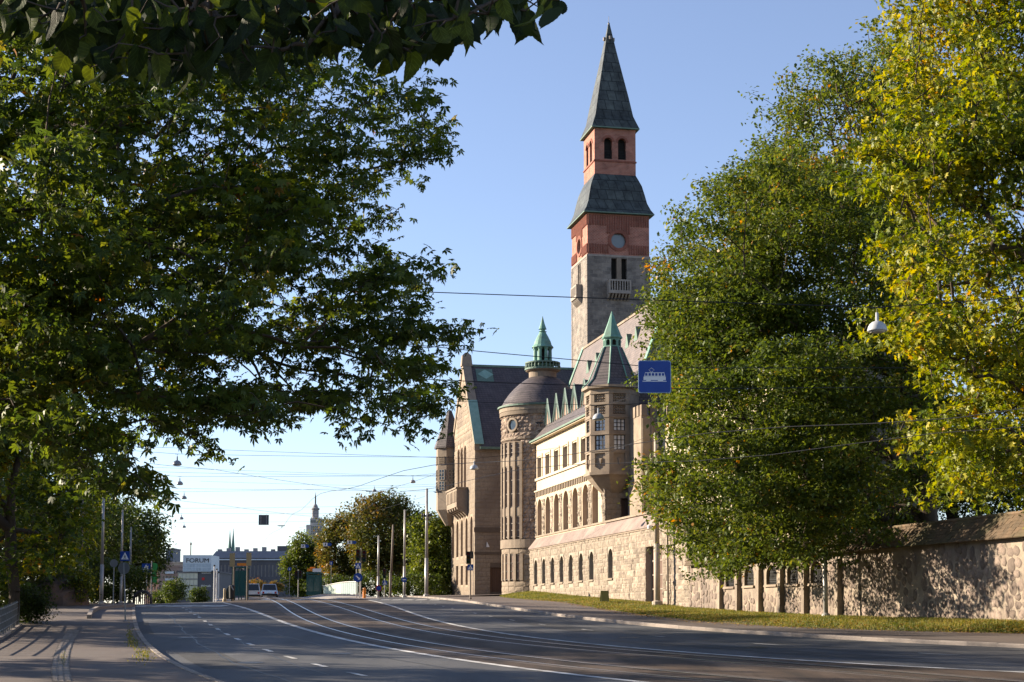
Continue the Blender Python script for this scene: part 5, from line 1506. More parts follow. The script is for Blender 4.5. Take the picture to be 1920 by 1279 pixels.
def in_poly(pts, poly):
    x, y = pts[:, 0], pts[:, 1]; c = np.zeros(len(pts), bool); n = len(poly)
    for i in range(n):
        x0, y0 = poly[i]; x1, y1 = poly[(i + 1) % n]
        m = ((y0 > y) != (y1 > y)) & (x < (x1 - x0) * (y - y0) / (y1 - y0 + 1e-12) + x0)
        c ^= m
    return c

def view_volume(poly, n, d0, d1, seed, gap=0.0, gscale=0.5, dfun=None):
    """n crown points inside an outline seen from the street, spread over its real depth"""
    rg = np.random.default_rng(seed); P = np.array(poly, float); lo, hi = P.min(0), P.max(0); out = []
    tot = 0
    while tot < n:
        q = rg.uniform(lo, hi, (n * 2, 2)); q = q[in_poly(q, poly)]
        D = rg.uniform(d0, d1, len(q))
        if dfun is not None: D = D + dfun(q)
        rx = (q[:, 0] - PX0) / FOC; ry = (PY0 - q[:, 1]) / FOC
        yy = CP - ry * SP; zz_ = SP + ry * CP
        W = np.stack([rx / yy * D, D, EYE + zz_ / yy * D], -1)
        if gap:
            W = W[noise3(W, gscale, seed + 3) > gap]
        out.append(W); tot += len(W)
    return np.concatenate(out)[:n]

def blob_volume(c, r, n, seed, gap=None, gscale=0.6, shell=0.35):
    """n crown points in an uneven ellipsoid"""
    rg = np.random.default_rng(seed); d = rg.normal(size=(n * 3, 3)); d /= np.linalg.norm(d, axis=1)[:, None]
    rad = rg.uniform(shell, 1, n * 3) ** 0.6
    bump = 1 + 0.16 * noise3(d * 3, 1.3, seed + 1)
    P = np.array(c) + d * (rad * bump)[:, None] * np.array(r)
    if gap is not None: P = P[noise3(P, gscale, seed + 3) > gap]
    return P[:n]

def skeleton(stem, nodes, k_path=0.25):
    """join crown nodes to the stem one by one; returns points, parent index, load"""
    pts = [np.array(p, float) for p in stem]; par = [-1] + list(range(len(stem) - 1))
    top = pts[-1]
    plen = [0.0]
    for i in range(1, len(pts)): plen.append(plen[-1] + np.linalg.norm(pts[i] - pts[i - 1]))
    order = np.argsort(np.linalg.norm(nodes - top, axis=1))
    A = np.empty((len(pts) + len(nodes), 3)); A[:len(pts)] = pts; PL = np.zeros(len(A)); PL[:len(pts)] = plen
    n = len(pts); first = max(1, n // 2)
    for i in order:
        q = nodes[i]
        d = np.linalg.norm(A[first:n] - q, axis=1)
        cost = d + k_path * (PL[first:n])
        # branches prefer to leave downward-outward kinks out
        j = int(np.argmin(cost)) + first
        A[n] = q; par.append(j); PL[n] = PL[j] + d[j - first]; n += 1
    load = np.ones(n)
    for i in range(n - 1, 0, -1):
        load[par[i]] += load[i]
    return A, par, load

def limbs(name, A, par, load, r_twig, power, r_max, matl, parent, off, keep=1.5, wob=0.0, seed=0):
    V = []; F = []; nv = 0; rg = np.random.default_rng(seed)
    rad = np.minimum(r_twig * load ** power, r_max)
    for i in range(1, len(A)):
        j = par[i]
        if load[i] < keep and rg.random() < 0.0: continue
        r1 = rad[i]; r0 = min(rad[j], r1 * 1.5 + 0.01) if load[i] < load[j] * 0.6 else rad[j]
        k = 3 if r0 < 0.03 else (5 if r0 < 0.1 else 8)
        p, q = A[j] - off, A[i] - off; d = q - p; L = np.linalg.norm(d)
        if L < 1e-4: continue
        d = d / L
        u = np.cross(d, (0.3, 0.2, 1.0)); u /= np.linalg.norm(u) + 1e-9; w = np.cross(d, u)
        m = p + (q - p) * 0.5 + (u * rg.normal() + w * rg.normal()) * wob * L + np.array([0, 0, 0.06 * L])
        t = np.arange(k) * 2 * np.pi / k
        cs, sn = np.cos(t)[:, None], np.sin(t)[:, None]
        for c, r in ((p, r0), (m, (r0 + r1) / 2), (q, r1)):
            V.append(c + r * (cs * u + sn * w))
        for s in range(2):
            for a in range(k):
                b = (a + 1) % k
                F.append((nv + s * k + a, nv + s * k + b, nv + (s + 1) * k + b, nv + (s + 1) * k + a))
        nv += 3 * k
    o = big_mesh(name, np.concatenate(V), np.array(F), matl, parent)
    o.data.polygons.foreach_set('use_smooth', [True] * len(F))
    return o

LEAF = {
 # name: (verts, faces) lying in xy, stalk at origin, tip along +x, unit length
 'quad': ([(0, 0, 0), (.45, .3, .06), (1, 0, -.05), (.45, -.3, .06)], [(0, 1, 2, 3)]),
 'oval': ([(0, 0, 0), (.3, .3, .05), (.72, .24, .04), (1, 0, -.08), (.72, -.24, .04), (.3, -.3, .05)], [(0, 1, 2, 3), (0, 3, 4, 5)]),
 'palm': ([(0, 0, 0), (.16, .5, -.06), (.34, .2, .03), (.72, .5, -.08), (.66, .14, .03), (1.05, 0, -.12), (.66, -.14, .03), (.72, -.5, -.08), (.34, -.2, .03), (.16, -.5, -.06)],
          [(0, 1, 2, 0), (0, 2, 3, 4), (0, 4, 5, 6), (0, 6, 7, 8), (0, 8, 9, 0)]),
}
def _fan():
    v = [(0, 0, 0)]; f = []
    for ang, L in ((-78, .62), (-40, .85), (0, 1.0), (40, .85), (78, .62)):
        a = R(ang); c, s_ = math.cos(a), math.sin(a); w = .15
        n = len(v)
        v += [(L * .55 * c - w * s_, L * .55 * s_ + w * c, -.03), (L * c, L * s_, -.22 * L), (L * .55 * c + w * s_, L * .55 * s_ - w * c, -.03)]
        f.append((0, n, n + 1, n + 2))
    return v, f
LEAF['fan'] = _fan()
def clumps(nodes, n, seed, sig=(0.9, 0.9, 0.5), out=None, outk=0.0):
    """gather crown points into leafy boughs, so that the crown has lumps and gaps"""
    rg = np.random.default_rng(seed); k = len(nodes)
    c = nodes[rg.integers(0, k, n)]; g = rg.normal(size=(n, 3)) * np.array(sig)
    if out is not None:
        d = c - np.array(out); d /= np.linalg.norm(d, axis=1)[:, None] + 1e-9
        g = g + d * rg.uniform(-1, 0.6, n)[:, None] * outk
    return c + g
def to_px(P):
    P = np.asarray(P); dpt = P[:, 1] * CP + (P[:, 2] - EYE) * SP
    return np.stack([PX0 + FOC * P[:, 0] / dpt, PY0 - FOC * ((P[:, 2] - EYE) * CP - P[:, 1] * SP) / dpt], -1)
def within(P, poly, jit=13.0):
    q = to_px(P); q = q + np.random.default_rng(len(P)).normal(0, jit, q.shape) * np.random.default_rng(len(P) + 1).uniform(0, 1.6, (len(P), 1))
    return P[in_poly(q, poly)]
def leaf_cloud(name, P, size, kind, matl, tint, parent, off, seed, droop=0.4, tilt=0.5, flat=False):
    """leaves at P: mostly spread level, tips drooping, each turned its own way"""
    rg = np.random.default_rng(seed); n = len(P)
    v, f = LEAF[kind]; v = np.array(v); k = len(v)
    yaw = rg.uniform(0, 2 * np.pi, n); pit = rg.normal(droop, tilt, n); rol = rg.normal(0, tilt, n)
    cy, sy, cp_, sp_, cr, sr = np.cos(yaw), np.sin(yaw), np.cos(pit), np.sin(pit), np.cos(rol), np.sin(rol)
    ex = np.stack([cy * cp_, sy * cp_, -sp_], -1)
    e0 = np.stack([-sy, cy, np.zeros(n)], -1); e1 = np.cross(ex, e0)
    ey = e0 * cr[:, None] + e1 * sr[:, None]; ez = np.cross(ex, ey)
    s = size * rg.uniform(0.65, 1.25, n)
    W = (v[None, :, 0, None] * ex[:, None] + v[None, :, 1, None] * ey[:, None] + v[None, :, 2, None] * ez[:, None]) * s[:, None, None] + (P - off)[:, None]
    base = np.arange(n)[:, None] * k
    quads = [q for q in f if len(set(q)) == 4]; tris = [tuple(dict.fromkeys(q)) for q in f if len(set(q)) == 3]
    if tris:                                            # split everything to triangles
        T = [t for t in tris]
        for q in quads: T += [(q[0], q[1], q[2]), (q[0], q[2], q[3])]
        F = np.concatenate([base + np.array([t]) for t in T], 1).reshape(n, len(T), 3); m = len(T); F = F.reshape(-1, 3)
    else:
        m = len(quads); F = (base[:, None, :] + np.array(quads)[None]).reshape(-1, 4)
    return big_mesh(name, W.reshape(-1, 3), F, matl, parent, np.repeat(tint, m))

def spray(nodes, per, sx, sz, seed):
    """leaf positions clustered round the twig ends in level sprays"""
    rg = np.random.default_rng(seed)
    P = np.repeat(nodes, per, 0); g = rg.normal(size=P.shape)
    g[:, :2] *= sx; g[:, 2] *= sz
    return P + g

def tint_for(P, nodes_n, per, seed, mean, sd, csd=0.12, yel=None):
    rg = np.random.default_rng(seed)
    t = mean + rg.normal(0, sd, len(P)) + np.repeat(rg.normal(0, csd, nodes_n), per)[:len(P)] + 0.10 * noise3(P, 0.5, seed)
    if yel is not None: t = t + yel(P)
    return np.clip(t, 0, 1)

def tree(name, label, stem, nodes, per, leaf, kind, lmat, mean, sd, group=None, sx=0.35, sz=0.14, seed=1, r_twig=0.012, power=0.42, r_max=0.5, k_path=0.25, wob=0.06, yel=None, cat='tree', droop=0.4, big=0, bigsel=None, csd=0.12, tilt=0.5, bark=None):
    base = np.array(stem[0], float)
    root = empty(name, base, 0, label, cat, group)
    A, par, load = skeleton(stem, nodes, k_path)
    limbs('trunk_and_branches', A, par, load, r_twig, power, r_max, bark or M_bark, root, base, wob=wob, seed=seed)
    P = spray(nodes, per, sx, sz, seed + 5)
    T = tint_for(P, len(nodes), per, seed + 6, mean, sd, csd, yel)
    if big:
        # the leaves that show largest are single leaves
        d = P[:, 1].copy()
        px = PX0 + FOC * P[:, 0] / P[:, 1]; py = PY0 - FOC * ((P[:, 2] - EYE) * CP - P[:, 1] * SP) / (P[:, 1] * CP + (P[:, 2] - EYE) * SP)
        d[(px < 5) | (px > 1915) | (py < 5) | (py > 1275)] += 1e4
        idx = np.argsort(d)[:big]
        msk = np.ones(len(P), bool); msk[idx] = False
        rg = np.random.default_rng(seed + 9)
        v, f = LEAF[kind]; vs = []
        for q in range(5):
            me = bpy.data.meshes.new('leaf'); me.from_pydata([(x, y, z * (0.6 + 0.4 * q)) for x, y, z in v], [], [tuple(dict.fromkeys(t)) for t in f])
            a_ = me.attributes.new('tint', 'FLOAT', 'FACE'); a_.data.foreach_set('value', [float(np.clip(mean + (q - 2) * sd * 0.7, 0, 1))] * len(f))
            me.materials.append(lmat); vs.append(me)
        for i in idx:
            o = link('leaf', vs[rg.integers(5)], root); o.location = P[i] - base
            o.rotation_euler = (rg.normal(0, tilt), rg.normal(droop, tilt), rg.uniform(0, 6.28)); s = leaf * rg.uniform(.75, 1.25); o.scale = (s, s, s)
        P, T = P[msk], T[msk]
    c = leaf_cloud('crown', P, leaf, kind, lmat, T, root, base, seed + 7, droop, tilt)
    c['kind'] = 'stuff'
    return root

G0 = [(0.0, (0.012, 0.024, 0.006)), (0.4, (0.032, 0.058, 0.010)), (0.68, (0.062, 0.09, 0.014)), (0.86, (0.17, 0.15, 0.02)), (1.0, (0.3, 0.15, 0.03))]
M_lchest = leaf_mat('chestnut_leaf', [(0.0, (0.018, 0.034, 0.007)), (0.4, (0.048, 0.08, 0.012)), (0.72, (0.1, 0.13, 0.016)), (0.93, (0.19, 0.16, 0.02)), (1.0, (0.26, 0.11, 0.02))], 0.48)
M_lelm = leaf_mat('elm_leaf', [(0.0, (0.025, 0.045, 0.009)), (0.45, (0.07, 0.105, 0.015)), (0.78, (0.12, 0.145, 0.022)), (0.96, (0.2, 0.17, 0.025)), (1.0, (0.4, 0.2, 0.03))], 0.42)
M_lyel = leaf_mat('maple_leaf', [(0.0, (0.03, 0.055, 0.008)), (0.32, (0.075, 0.115, 0.012)), (0.6, (0.21, 0.23, 0.015)), (0.9, (0.38, 0.32, 0.02)), (1.0, (0.42, 0.22, 0.02))], 0.42)
M_laut = leaf_mat('autumn_leaf', [(0.0, (0.045, 0.062, 0.012)), (0.4, (0.1, 0.1, 0.02)), (0.7, (0.18, 0.125, 0.025)), (1.0, (0.32, 0.15, 0.028))], 0.35)
M_llind = leaf_mat('linden_leaf', [(0.0, (0.01, 0.018, 0.004)), (0.5, (0.022, 0.036, 0.007)), (0.85, (0.06, 0.08, 0.01)), (1.0, (0.16, 0.14, 0.02))], 0.35, 0.6, 0.15)  # stops darkened to near black: shade of the backlit bough is in the colour
M_lgreen = leaf_mat('park_leaf', [(0.0, (0.025, 0.04, 0.008)), (0.5, (0.065, 0.1, 0.014)), (1.0, (0.15, 0.17, 0.025))], 0.38)
M_barkd = M_bark

# --- the spreading chestnut over the left half
pl_ch = [(-260, -120), (690, -120), (705, 40), (740, 110), (800, 160), (845, 180), (790, 215), (850, 235), (893, 275), (840, 300), (790, 335), (815, 395), (890, 425), (835, 470), (790, 495), (845, 520), (840, 560), (880, 600), (915, 640), (905, 668), (858, 655), (800, 690), (870, 735), (893, 760), (855, 790), (790, 765), (815, 830), (720, 850), (650, 815), (560, 835), (470, 800), (440, 838), (370, 850), (320, 805), (270, 790), (240, 830), (285, 880), (330, 935), (265, 962), (215, 930), (130, 900), (60, 820), (-260, 860)]
stem = [np.array([-13.8, 27.0, tz(-13.8, 27)]), np.array([-13.6, 27, 3.2]), np.array([-13.0, 27.2, 5.0]), np.array([-12.0, 27.2, 6.6])]
dfun = lambda q: (q[:, 0] - 400) * 0.004
c1 = view_volume(pl_ch, 330, 21.5, 31, 11, -0.6, 0.75, dfun)
n1 = clumps(c1, 2050, 13, (0.4, 0.4, 0.13), (-12, 27, 6.6), 0.9)
pl_dense = [(-260, -120), (560, -120), (640, 120), (560, 420), (660, 600), (520, 720), (300, 760), (60, 800), (-260, 860)]
n1 = within(n1, pl_ch)
c2 = view_volume(pl_dense, 230, 24, 36, 12, -0.45, 0.6)
n2 = clumps(c2, 900, 14, (0.55, 0.55, 0.22), (-12, 27, 6.6), 0.9)
n2 = within(n2, pl_ch)
yel = lambda P: 0.2 * np.clip(noise3(P, 0.7, 91) - 0.4, 0, 1)
chest = tree('chestnut_tree', 'large dark chestnut tree spreading its drooping leafy branches over the left half', stem, np.concatenate([n1, n2]), 23, 0.145, 'fan', M_lchest, 0.44, 0.13, sx=0.2, sz=0.08, seed=21, r_twig=0.0055, power=0.47, r_max=0.32, yel=yel, droop=0.5, big=290)

# --- maple behind it at the lower left, turning yellow
pl_m = [(-200, 760), (40, 770), (90, 800), (130, 860), (150, 905), (165, 940), (150, 985), (120, 1010), (140, 1040), (100, 1066), (60, 1062), (20, 1095), (-200, 1110)]
g_ = ground(23, 1112, 0.1)
b_ = at(23, 1108, 62.0)
stem = [np.array([b_[0], 62, tz(b_[0], 62)]), np.array([b_[0] + .1, 62, 2.5]), np.array([b_[0] - .2, 62.2, 5.0]), np.array([b_[0], 62.4, 8.0])]
n1 = view_volume(pl_m, 640, 57, 68, 31, -0.5, 0.6)
n2 = blob_volume((b_[0] - 5, 62, 9.5), (6.5, 5.5, 6), 420, 32)
tree('maple_tree', 'young maple with yellow and orange leaves behind the railings at the left edge', stem, np.concatenate([n1, n2]), 22, 0.25, 'palm', M_lyel, 0.28, 0.14, sx=0.42, sz=0.2, seed=41, r_twig=0.012, power=0.42, r_max=0.28, yel=lambda P: 0.5 * np.clip(noise3(P, 0.5, 71) - 0.1, 0, 1))

# --- the two tall trees behind the museum wall
pl_e = [(1216, 640), (1226, 565), (1234, 505), (1250, 448), (1288, 412), (1294, 378), (1332, 338), (1385, 318), (1422, 285), (1500, 270), (1560, 320), (1620, 300), (1700, 380), (1780, 600), (1800, 900), (1760, 985), (1700, 1000), (1640, 1012), (1575, 1040), (1520, 1062), (1420, 1055), (1335, 1078), (1296, 1058), (1270, 1000), (1228, 975), (1212, 920), (1206, 862), (1210, 800), (1226, 745), (1222, 690)]
tb = at(1748, 990, 74.0)
stem = [np.array([tb[0], 74, 0.5]), np.array([tb[0], 74, 3.0]), np.array([tb[0] - .15, 74, 5.5]), np.array([tb[0] - .5, 74, 8.0]), np.array([tb[0] - .9, 74, 11.0])]
c1 = view_volume(pl_e, 420, 66, 83, 51, -0.7, 0.42)
n1 = clumps(c1, 2900, 53, (0.8, 0.8, 0.36), (tb[0], 74, 9), 1.0)
n1b = view_volume([(1294, 700), (1560, 640), (1640, 1010), (1575, 1040), (1520, 1062), (1420, 1055), (1335, 1078), (1296, 1058), (1230, 930)], 130, 61, 66.5, 52, -0.6, 0.5)
n1b = clumps(n1b, 800, 54, (0.7, 0.7, 0.35))
n1b = n1b[(n1b - MO) @ MV < 3.0]
n1c = clumps(view_volume([(1204, 615), (1222, 520), (1246, 450), (1300, 370), (1425, 290), (1480, 330), (1430, 700), (1260, 740), (1235, 660)], 200, 68, 80, 57, -0.9, .5), 1250, 58, (1.0, 1.0, .75))
n1, n1b, n1c = within(n1, pl_e, 18), within(n1b, pl_e, 18), within(n1c, pl_e, 20)
nE = np.concatenate([n1, n1b, n1c]); nE = nE[noise3(nE, 0.55, 97) > -0.68]
elm = tree('elm_tree', 'broad dark green elm overhanging the rubble wall right of the museum', stem, nE, 62, 0.21, 'quad', M_lelm, 0.5, 0.15, sx=0.36, sz=0.16, seed=61, r_twig=0.010, power=0.47, r_max=0.62, yel=lambda P: 0.1 * np.clip(noise3(P, 0.6, 73) - 0.5, 0, 1))
pl_e2 = [(1436, 300), (1470, 225), (1458, 200), (1500, 150), (1482, 128), (1540, 95), (1570, 100), (1605, 60), (1655, 50), (1700, 62), (1780, 40), (1860, 200), (1860, 520), (1700, 560), (1560, 420), (1480, 380), (1420, 330)]
tb = at(1790, 960, 92.0)
stem = [np.array([tb[0], 92, 1.0]), np.array([tb[0], 92, 6.0]), np.array([tb[0] - .4, 92, 11.0]), np.array([tb[0] - 1.0, 92, 15.5]), np.array([tb[0] - 1.6, 92, 20])]
n1 = clumps(view_volume(pl_e2, 170, 85, 99, 81, -0.5, 0.45), 1500, 82, (0.8, 0.8, 0.5), (tb[0] - 1, 92, 14), 1.3)
tree('ash_tree', 'tall thin-leaved tree with bare twigs showing, rising above the elm', stem, n1, 30, 0.24, 'oval', M_lelm, 0.56, 0.15, sx=0.4, sz=0.24, seed=83, r_twig=0.016, power=0.42, r_max=0.5)

# --- yellow maple at the right edge
pl_y = [(1700, 90), (1745, -80), (2150, -120), (2150, 930), (1960, 975), (1890, 970), (1850, 985), (1815, 955), (1775, 975), (1765, 860), (1735, 790), (1765, 720), (1745, 690), (1700, 655), (1650, 590), (1670, 520), (1652, 430), (1640, 320), (1622, 215), (1680, 140)]
tb = at(2080, 1000, 56.0)
stem = [np.array([tb[0], 56, -0.2]), np.array([tb[0], 56, 3.5]), np.array([tb[0] - .2, 56, 7.0]), np.array([tb[0] - .6, 56, 11.0])]
n1 = clumps(view_volume(pl_y, 300, 49, 62, 101, -0.55, 0.5), 1900, 102, (0.65, 0.65, 0.35), (tb[0], 56, 9), 1.0)
tree('maple_tree', 'bright yellow green maple filling the upper right corner', stem, n1, 30, 0.22, 'palm', M_lyel, 0.5, 0.12, sx=0.32, sz=0.16, seed=103, r_twig=0.012, power=0.45, r_max=0.45, yel=lambda P: 0.10 * noise3(P, 0.35, 77) + 0.2 * np.clip(noise3(P, 0.8, 79) - 0.7, 0, 1) - 0.012 * np.clip(9 - P[:, 2], 0, 9), droop=0.7)

# --- park trees left of the street, beyond the chestnut
def park_tree(px, pyb, Y, h, r, n, per, leaf, lm, mean, seed, name, label, group=None, zc=0.6, kind='quad', sd=0.16, yel=None, rz=None):
    p = at(px, pyb, Y); b0 = np.array([p[0], Y, p[2] - 0.3])
    stem = [b0, b0 + (0, 0, h * 0.14), b0 + (0.1, 0, h * 0.28), b0 + (0, 0.1, h * 0.45)]
    nd = blob_volume(b0 + (0, 0, h * zc), (r, r, rz or h * (1 - zc)), n, seed)
    return tree(name, label, stem, nd, per, leaf, kind, lm, mean, sd, group, sx=0.09 * r + .15, sz=0.06 * r + .1, seed=seed, r_twig=0.02, power=0.42, r_max=0.3, yel=yel)
LP = 'park trees across the left pavement'
park_tree(172, 1122, 150, 9.6, 4.6, 240, 40, 0.4, M_lgreen, 0.3, 201, 'park_tree', 'dark round park tree just right of the brown pole at left', LP)
park_tree(228, 1122, 165, 11.2, 4.8, 260, 40, 0.42, M_lgreen, 0.25, 202, 'park_tree', 'dark park tree standing behind the blue crossing sign at left', LP)
park_tree(118, 1122, 135, 10.5, 5.0, 240, 40, 0.38, M_lgreen, 0.35, 203, 'park_tree', 'green park tree rising above the dark boulder at left', LP)
park_tree(262, 1124, 190, 9.5, 3.4, 200, 36, 0.42, M_lgreen, 0.22, 204, 'park_tree', 'slim dark park tree, last before the gap to the far street', LP)
park_tree(60, 1118, 112, 12, 5.4, 260, 40, 0.36, M_lyel, 0.25, 205, 'park_tree', 'yellowing park tree above the left railings, behind the young maple', LP)
park_tree(15, 1125, 92, 8.0, 4.2, 240, 44, 0.3, M_lgreen, 0.28, 206, 'park_tree', 'dark leafy tree filling the left frame edge behind the trunk', LP, .5)
park_tree(-50, 1125, 100, 10.0, 4.5, 220, 40, 0.34, M_lgreen, 0.25, 207, 'park_tree', 'dark park tree cut by the left frame edge', LP, .5)
# --- a row along the pavement whose crowns stand left of the view and shade the street
for i, (x, y, h) in enumerate(((-28, 45, 17), (-36, 73, 19), (-22, 20, 13), (-44, 98, 20.5), (-40, 86, 19.5), (-48, 111, 20), (-32, 59, 18))):
    b0 = np.array([x, y, tz(x, y)])
    nd = blob_volume(b0 + (0, 0, h * .62), (5.0, 5.2, h * .36), 420, 300 + i, -0.3)
    tree('chestnut_tree', ('street chestnut second', 'street chestnut fourth', 'street chestnut nearest', 'street chestnut sixth', 'street chestnut fifth', 'street chestnut farthest', 'street chestnut third')[i] + ' of the row shading the left pavement', [b0, b0 + (0, 0, 2), b0 + (0, 0, 4), b0 + (0, 0, 6)], nd, 28, 0.34, 'quad', M_lchest, 0.42, 0.15, 'chestnuts along the left pavement', sx=.45, sz=.2, seed=310 + i, r_twig=.014, r_max=.3)
# --- trees in the middle distance, right of the tram stop
MD = 'trees behind the tram shelter'
park_tree(570, 1116, 185, 7.6, 2.4, 260, 44, 0.34, M_lgreen, 0.62, 401, 'park_tree', 'pale green willow-like tree left of the orange autumn tree', MD, 0.5, rz=4.2)
park_tree(644, 1116, 178, 9.9, 3.2, 330, 44, 0.36, M_laut, 0.3, 402, 'park_tree', 'orange brown autumn tree behind the blue arrow sign', MD, 0.55, yel=lambda P: 0.25 * noise3(P, 0.7, 5))
park_tree(712, 1116, 172, 12.2, 4.0, 380, 46, 0.36, M_laut, 0.3, 403, 'park_tree', 'tallest russet green tree behind the street poles', MD, 0.56, yel=lambda P: 0.2 * noise3(P, 0.6, 6) - 0.03 * (P[:, 0] + 14))
park_tree(765, 1116, 188, 11.8, 3.6, 260, 46, 0.4, M_lgreen, 0.22, 404, 'park_tree', 'dark green tree between the russet tree and the museum gable', MD, 0.55)
park_tree(812, 1118, 163, 9.0, 2.9, 330, 46, 0.34, M_lgreen, 0.62, 405, 'park_tree', 'bright green tree beside the museum gable corner', MD, 0.5, rz=5.0)
park_tree(850, 1118, 196, 10.5, 3.4, 200, 40, 0.36, M_lyel, 0.4, 406, 'park_tree', 'yellow topped tree glimpsed behind the museum gable corner', MD, 0.6)
# bushes under them
def bush(px, pyb, Y, w, h, n, per, leaf, lm, mean, seed, label, group, name='shrub'):
    p = at(px, pyb, Y); b0 = np.array([p[0], Y, p[2]])
    nd = blob_volume(b0 + (0, 0, h * .5), (w, w * .8, h * .5), n, seed, shell=.5)
    return tree(name, label, [b0, b0 + (0, 0, .2), b0 + (0, 0, .4), b0 + (0, 0, .5)], nd, per, leaf, 'quad', lm, mean, .16, group, sx=.25, sz=.18, seed=seed, r_twig=.008, power=.3, r_max=.06, cat='shrub')
SB = 'shrubs on the roadsides'
bush(52, 1163, 65, .75, 1.35, 130, 40, .11, M_lgreen, .22, 501, 'dark hedge bush behind the low railings at left', SB)
bush(12, 1158, 67, 1.1, 1.6, 150, 40, .11, M_lgreen, .3, 502, 'leafy hedge at the left frame edge behind the railings', SB)
bush(175, 1128, 104, 2.6, 3.2, 150, 40, .2, M_lgreen, .45, 503, 'rounded green shrub between the brown pole and the grey pole', SB)
bush(215, 1130, 106, 2.2, 2.6, 130, 40, .2, M_lgreen, .35, 504, 'rounded dark shrub behind the round sign post', SB)
bush(142, 1129, 96, 1.1, 2.2, 110, 40, .15, M_lyel, .45, 505, 'dry yellowish shrub at the right foot of the boulder', SB)
bush(828, 1117, 160, 1.3, 0.9, 60, 40, .16, M_lyel, .35, 506, 'small bright shrub at the foot of the museum gable', SB)
bush(780, 1118, 158, 3.4, 2.4, 140, 40, .24, M_lgreen, .2, 507, 'dark hedge under the trees left of the museum gable', SB)
bush(700, 1119, 168, 3.6, 2.6, 140, 40, .24, M_lgreen, .15, 508, 'dark hedge in the shade behind the bridge railing', SB)
bush(620, 1117, 166, 3.4, 2.0, 140, 40, .24, M_lgreen, .25, 509, 'low hedge behind the pale green railing', SB)

# garden trees behind the rubble wall
GW = 'garden trees behind the rubble wall'
park_tree(1835, 985, 92, 7.5, 4.2, 240, 44, .24, M_lelm, .3, 701, 'park_tree', 'dark garden tree behind the wall under the yellow maple', GW, .5)
park_tree(1935, 985, 84, 7.5, 4.0, 220, 44, .24, M_lelm, .35, 702, 'park_tree', 'dark garden tree behind the wall at the right frame edge', GW, .5)
park_tree(1665, 990, 96, 7.0, 3.6, 200, 44, .24, M_lelm, .25, 703, 'park_tree', 'dark garden tree behind the wall left of the elm trunk', GW, .5)
# ================================================================ near linden bough hanging into the top of the view
def heart_leaf():
    out = [(0, 0)]
    half = [(-.06, .16), (.02, .34), (.12, .39), (.2, .42), (.27, .4), (.36, .42), (.42, .385), (.52, .38), (.57, .335), (.67, .3), (.71, .245), (.8, .19), (.85, .12), (.93, .06)]
    L = [(x, y) for x, y in half]; tip = (1.06, 0)
    mid = [(.25, 0), (.55, 0), (.82, 0)]
    v = [(0, 0, 0)] + [(x, y, .12 * y - .1 * x * x) for x, y in L] + [(tip[0], 0, -.14)] + [(x, -y, .12 * y - .1 * x * x) for x, y in reversed(L)]
    n = len(v); c = [(.25, 0, .01), (.6, 0, -.02)]
    v += c
    f = []
    for i in range(n):
        j = (i + 1) % n
        k = n if (v[i][0] + v[j][0]) / 2 < .42 else n + 1
        f.append((i, j, k))
    f += [(n, 7, n + 1), (n, n + 1, 23)]
    return v, f
hv, hf = heart_leaf()
lt = np.array([-4.6, 3.2, tz(-4.6, 3.2)])
linden = empty('linden_tree', lt, 0, 'linden tree whose dark near bough of large leaves hangs across the top left', 'tree')
bough = [np.array(p) for p in ((-4.6, 3.2, 0.2), (-4.5, 3.3, 2.2), (-4.2, 3.5, 3.4))]
main = [at(px, py, y) for px, py, y in ((-700, 60, 4.0), (-300, 10, 4.15), (50, -20, 4.2), (350, -14, 4.3), (640, 6, 4.35), (860, -4, 4.4), (1000, -16, 4.45))]
rg = np.random.default_rng(8)
region = [(-60, -90), (1045, -90), (1055, 5), (985, 50), (900, 40), (850, 62), (800, 95), (760, 100), (700, 85), (640, 75), (560, 95), (490, 118), (440, 130), (330, 135), (250, 110), (160, 130), (110, 110), (60, 40), (-60, 20)]
region0 = [(-60, -90), (1035, -90), (1040, 0), (985, 40), (900, 25), (850, 50), (790, 85), (700, 85), (640, 60), (560, 85), (480, 100), (330, 118), (300, 105), (250, 70), (160, 90), (120, 95), (60, 30), (-60, 20)]
att = []
while len(att) < 297:
    q = rg.uniform((-40, -38), (1055, 135))
    if in_poly(np.array([q]), region)[0] and (len(att) < 215 or q[0] < 700): att.append(at(q[0], q[1], rg.uniform(3.9, 4.9)))
att = np.array(att)
A, par, load = skeleton(bough + main, att, 0.1)
limbs('trunk_and_branches', A, par, load, 0.0018, 0.45, 0.2, M_bark, linden, lt, wob=0.05, seed=3)
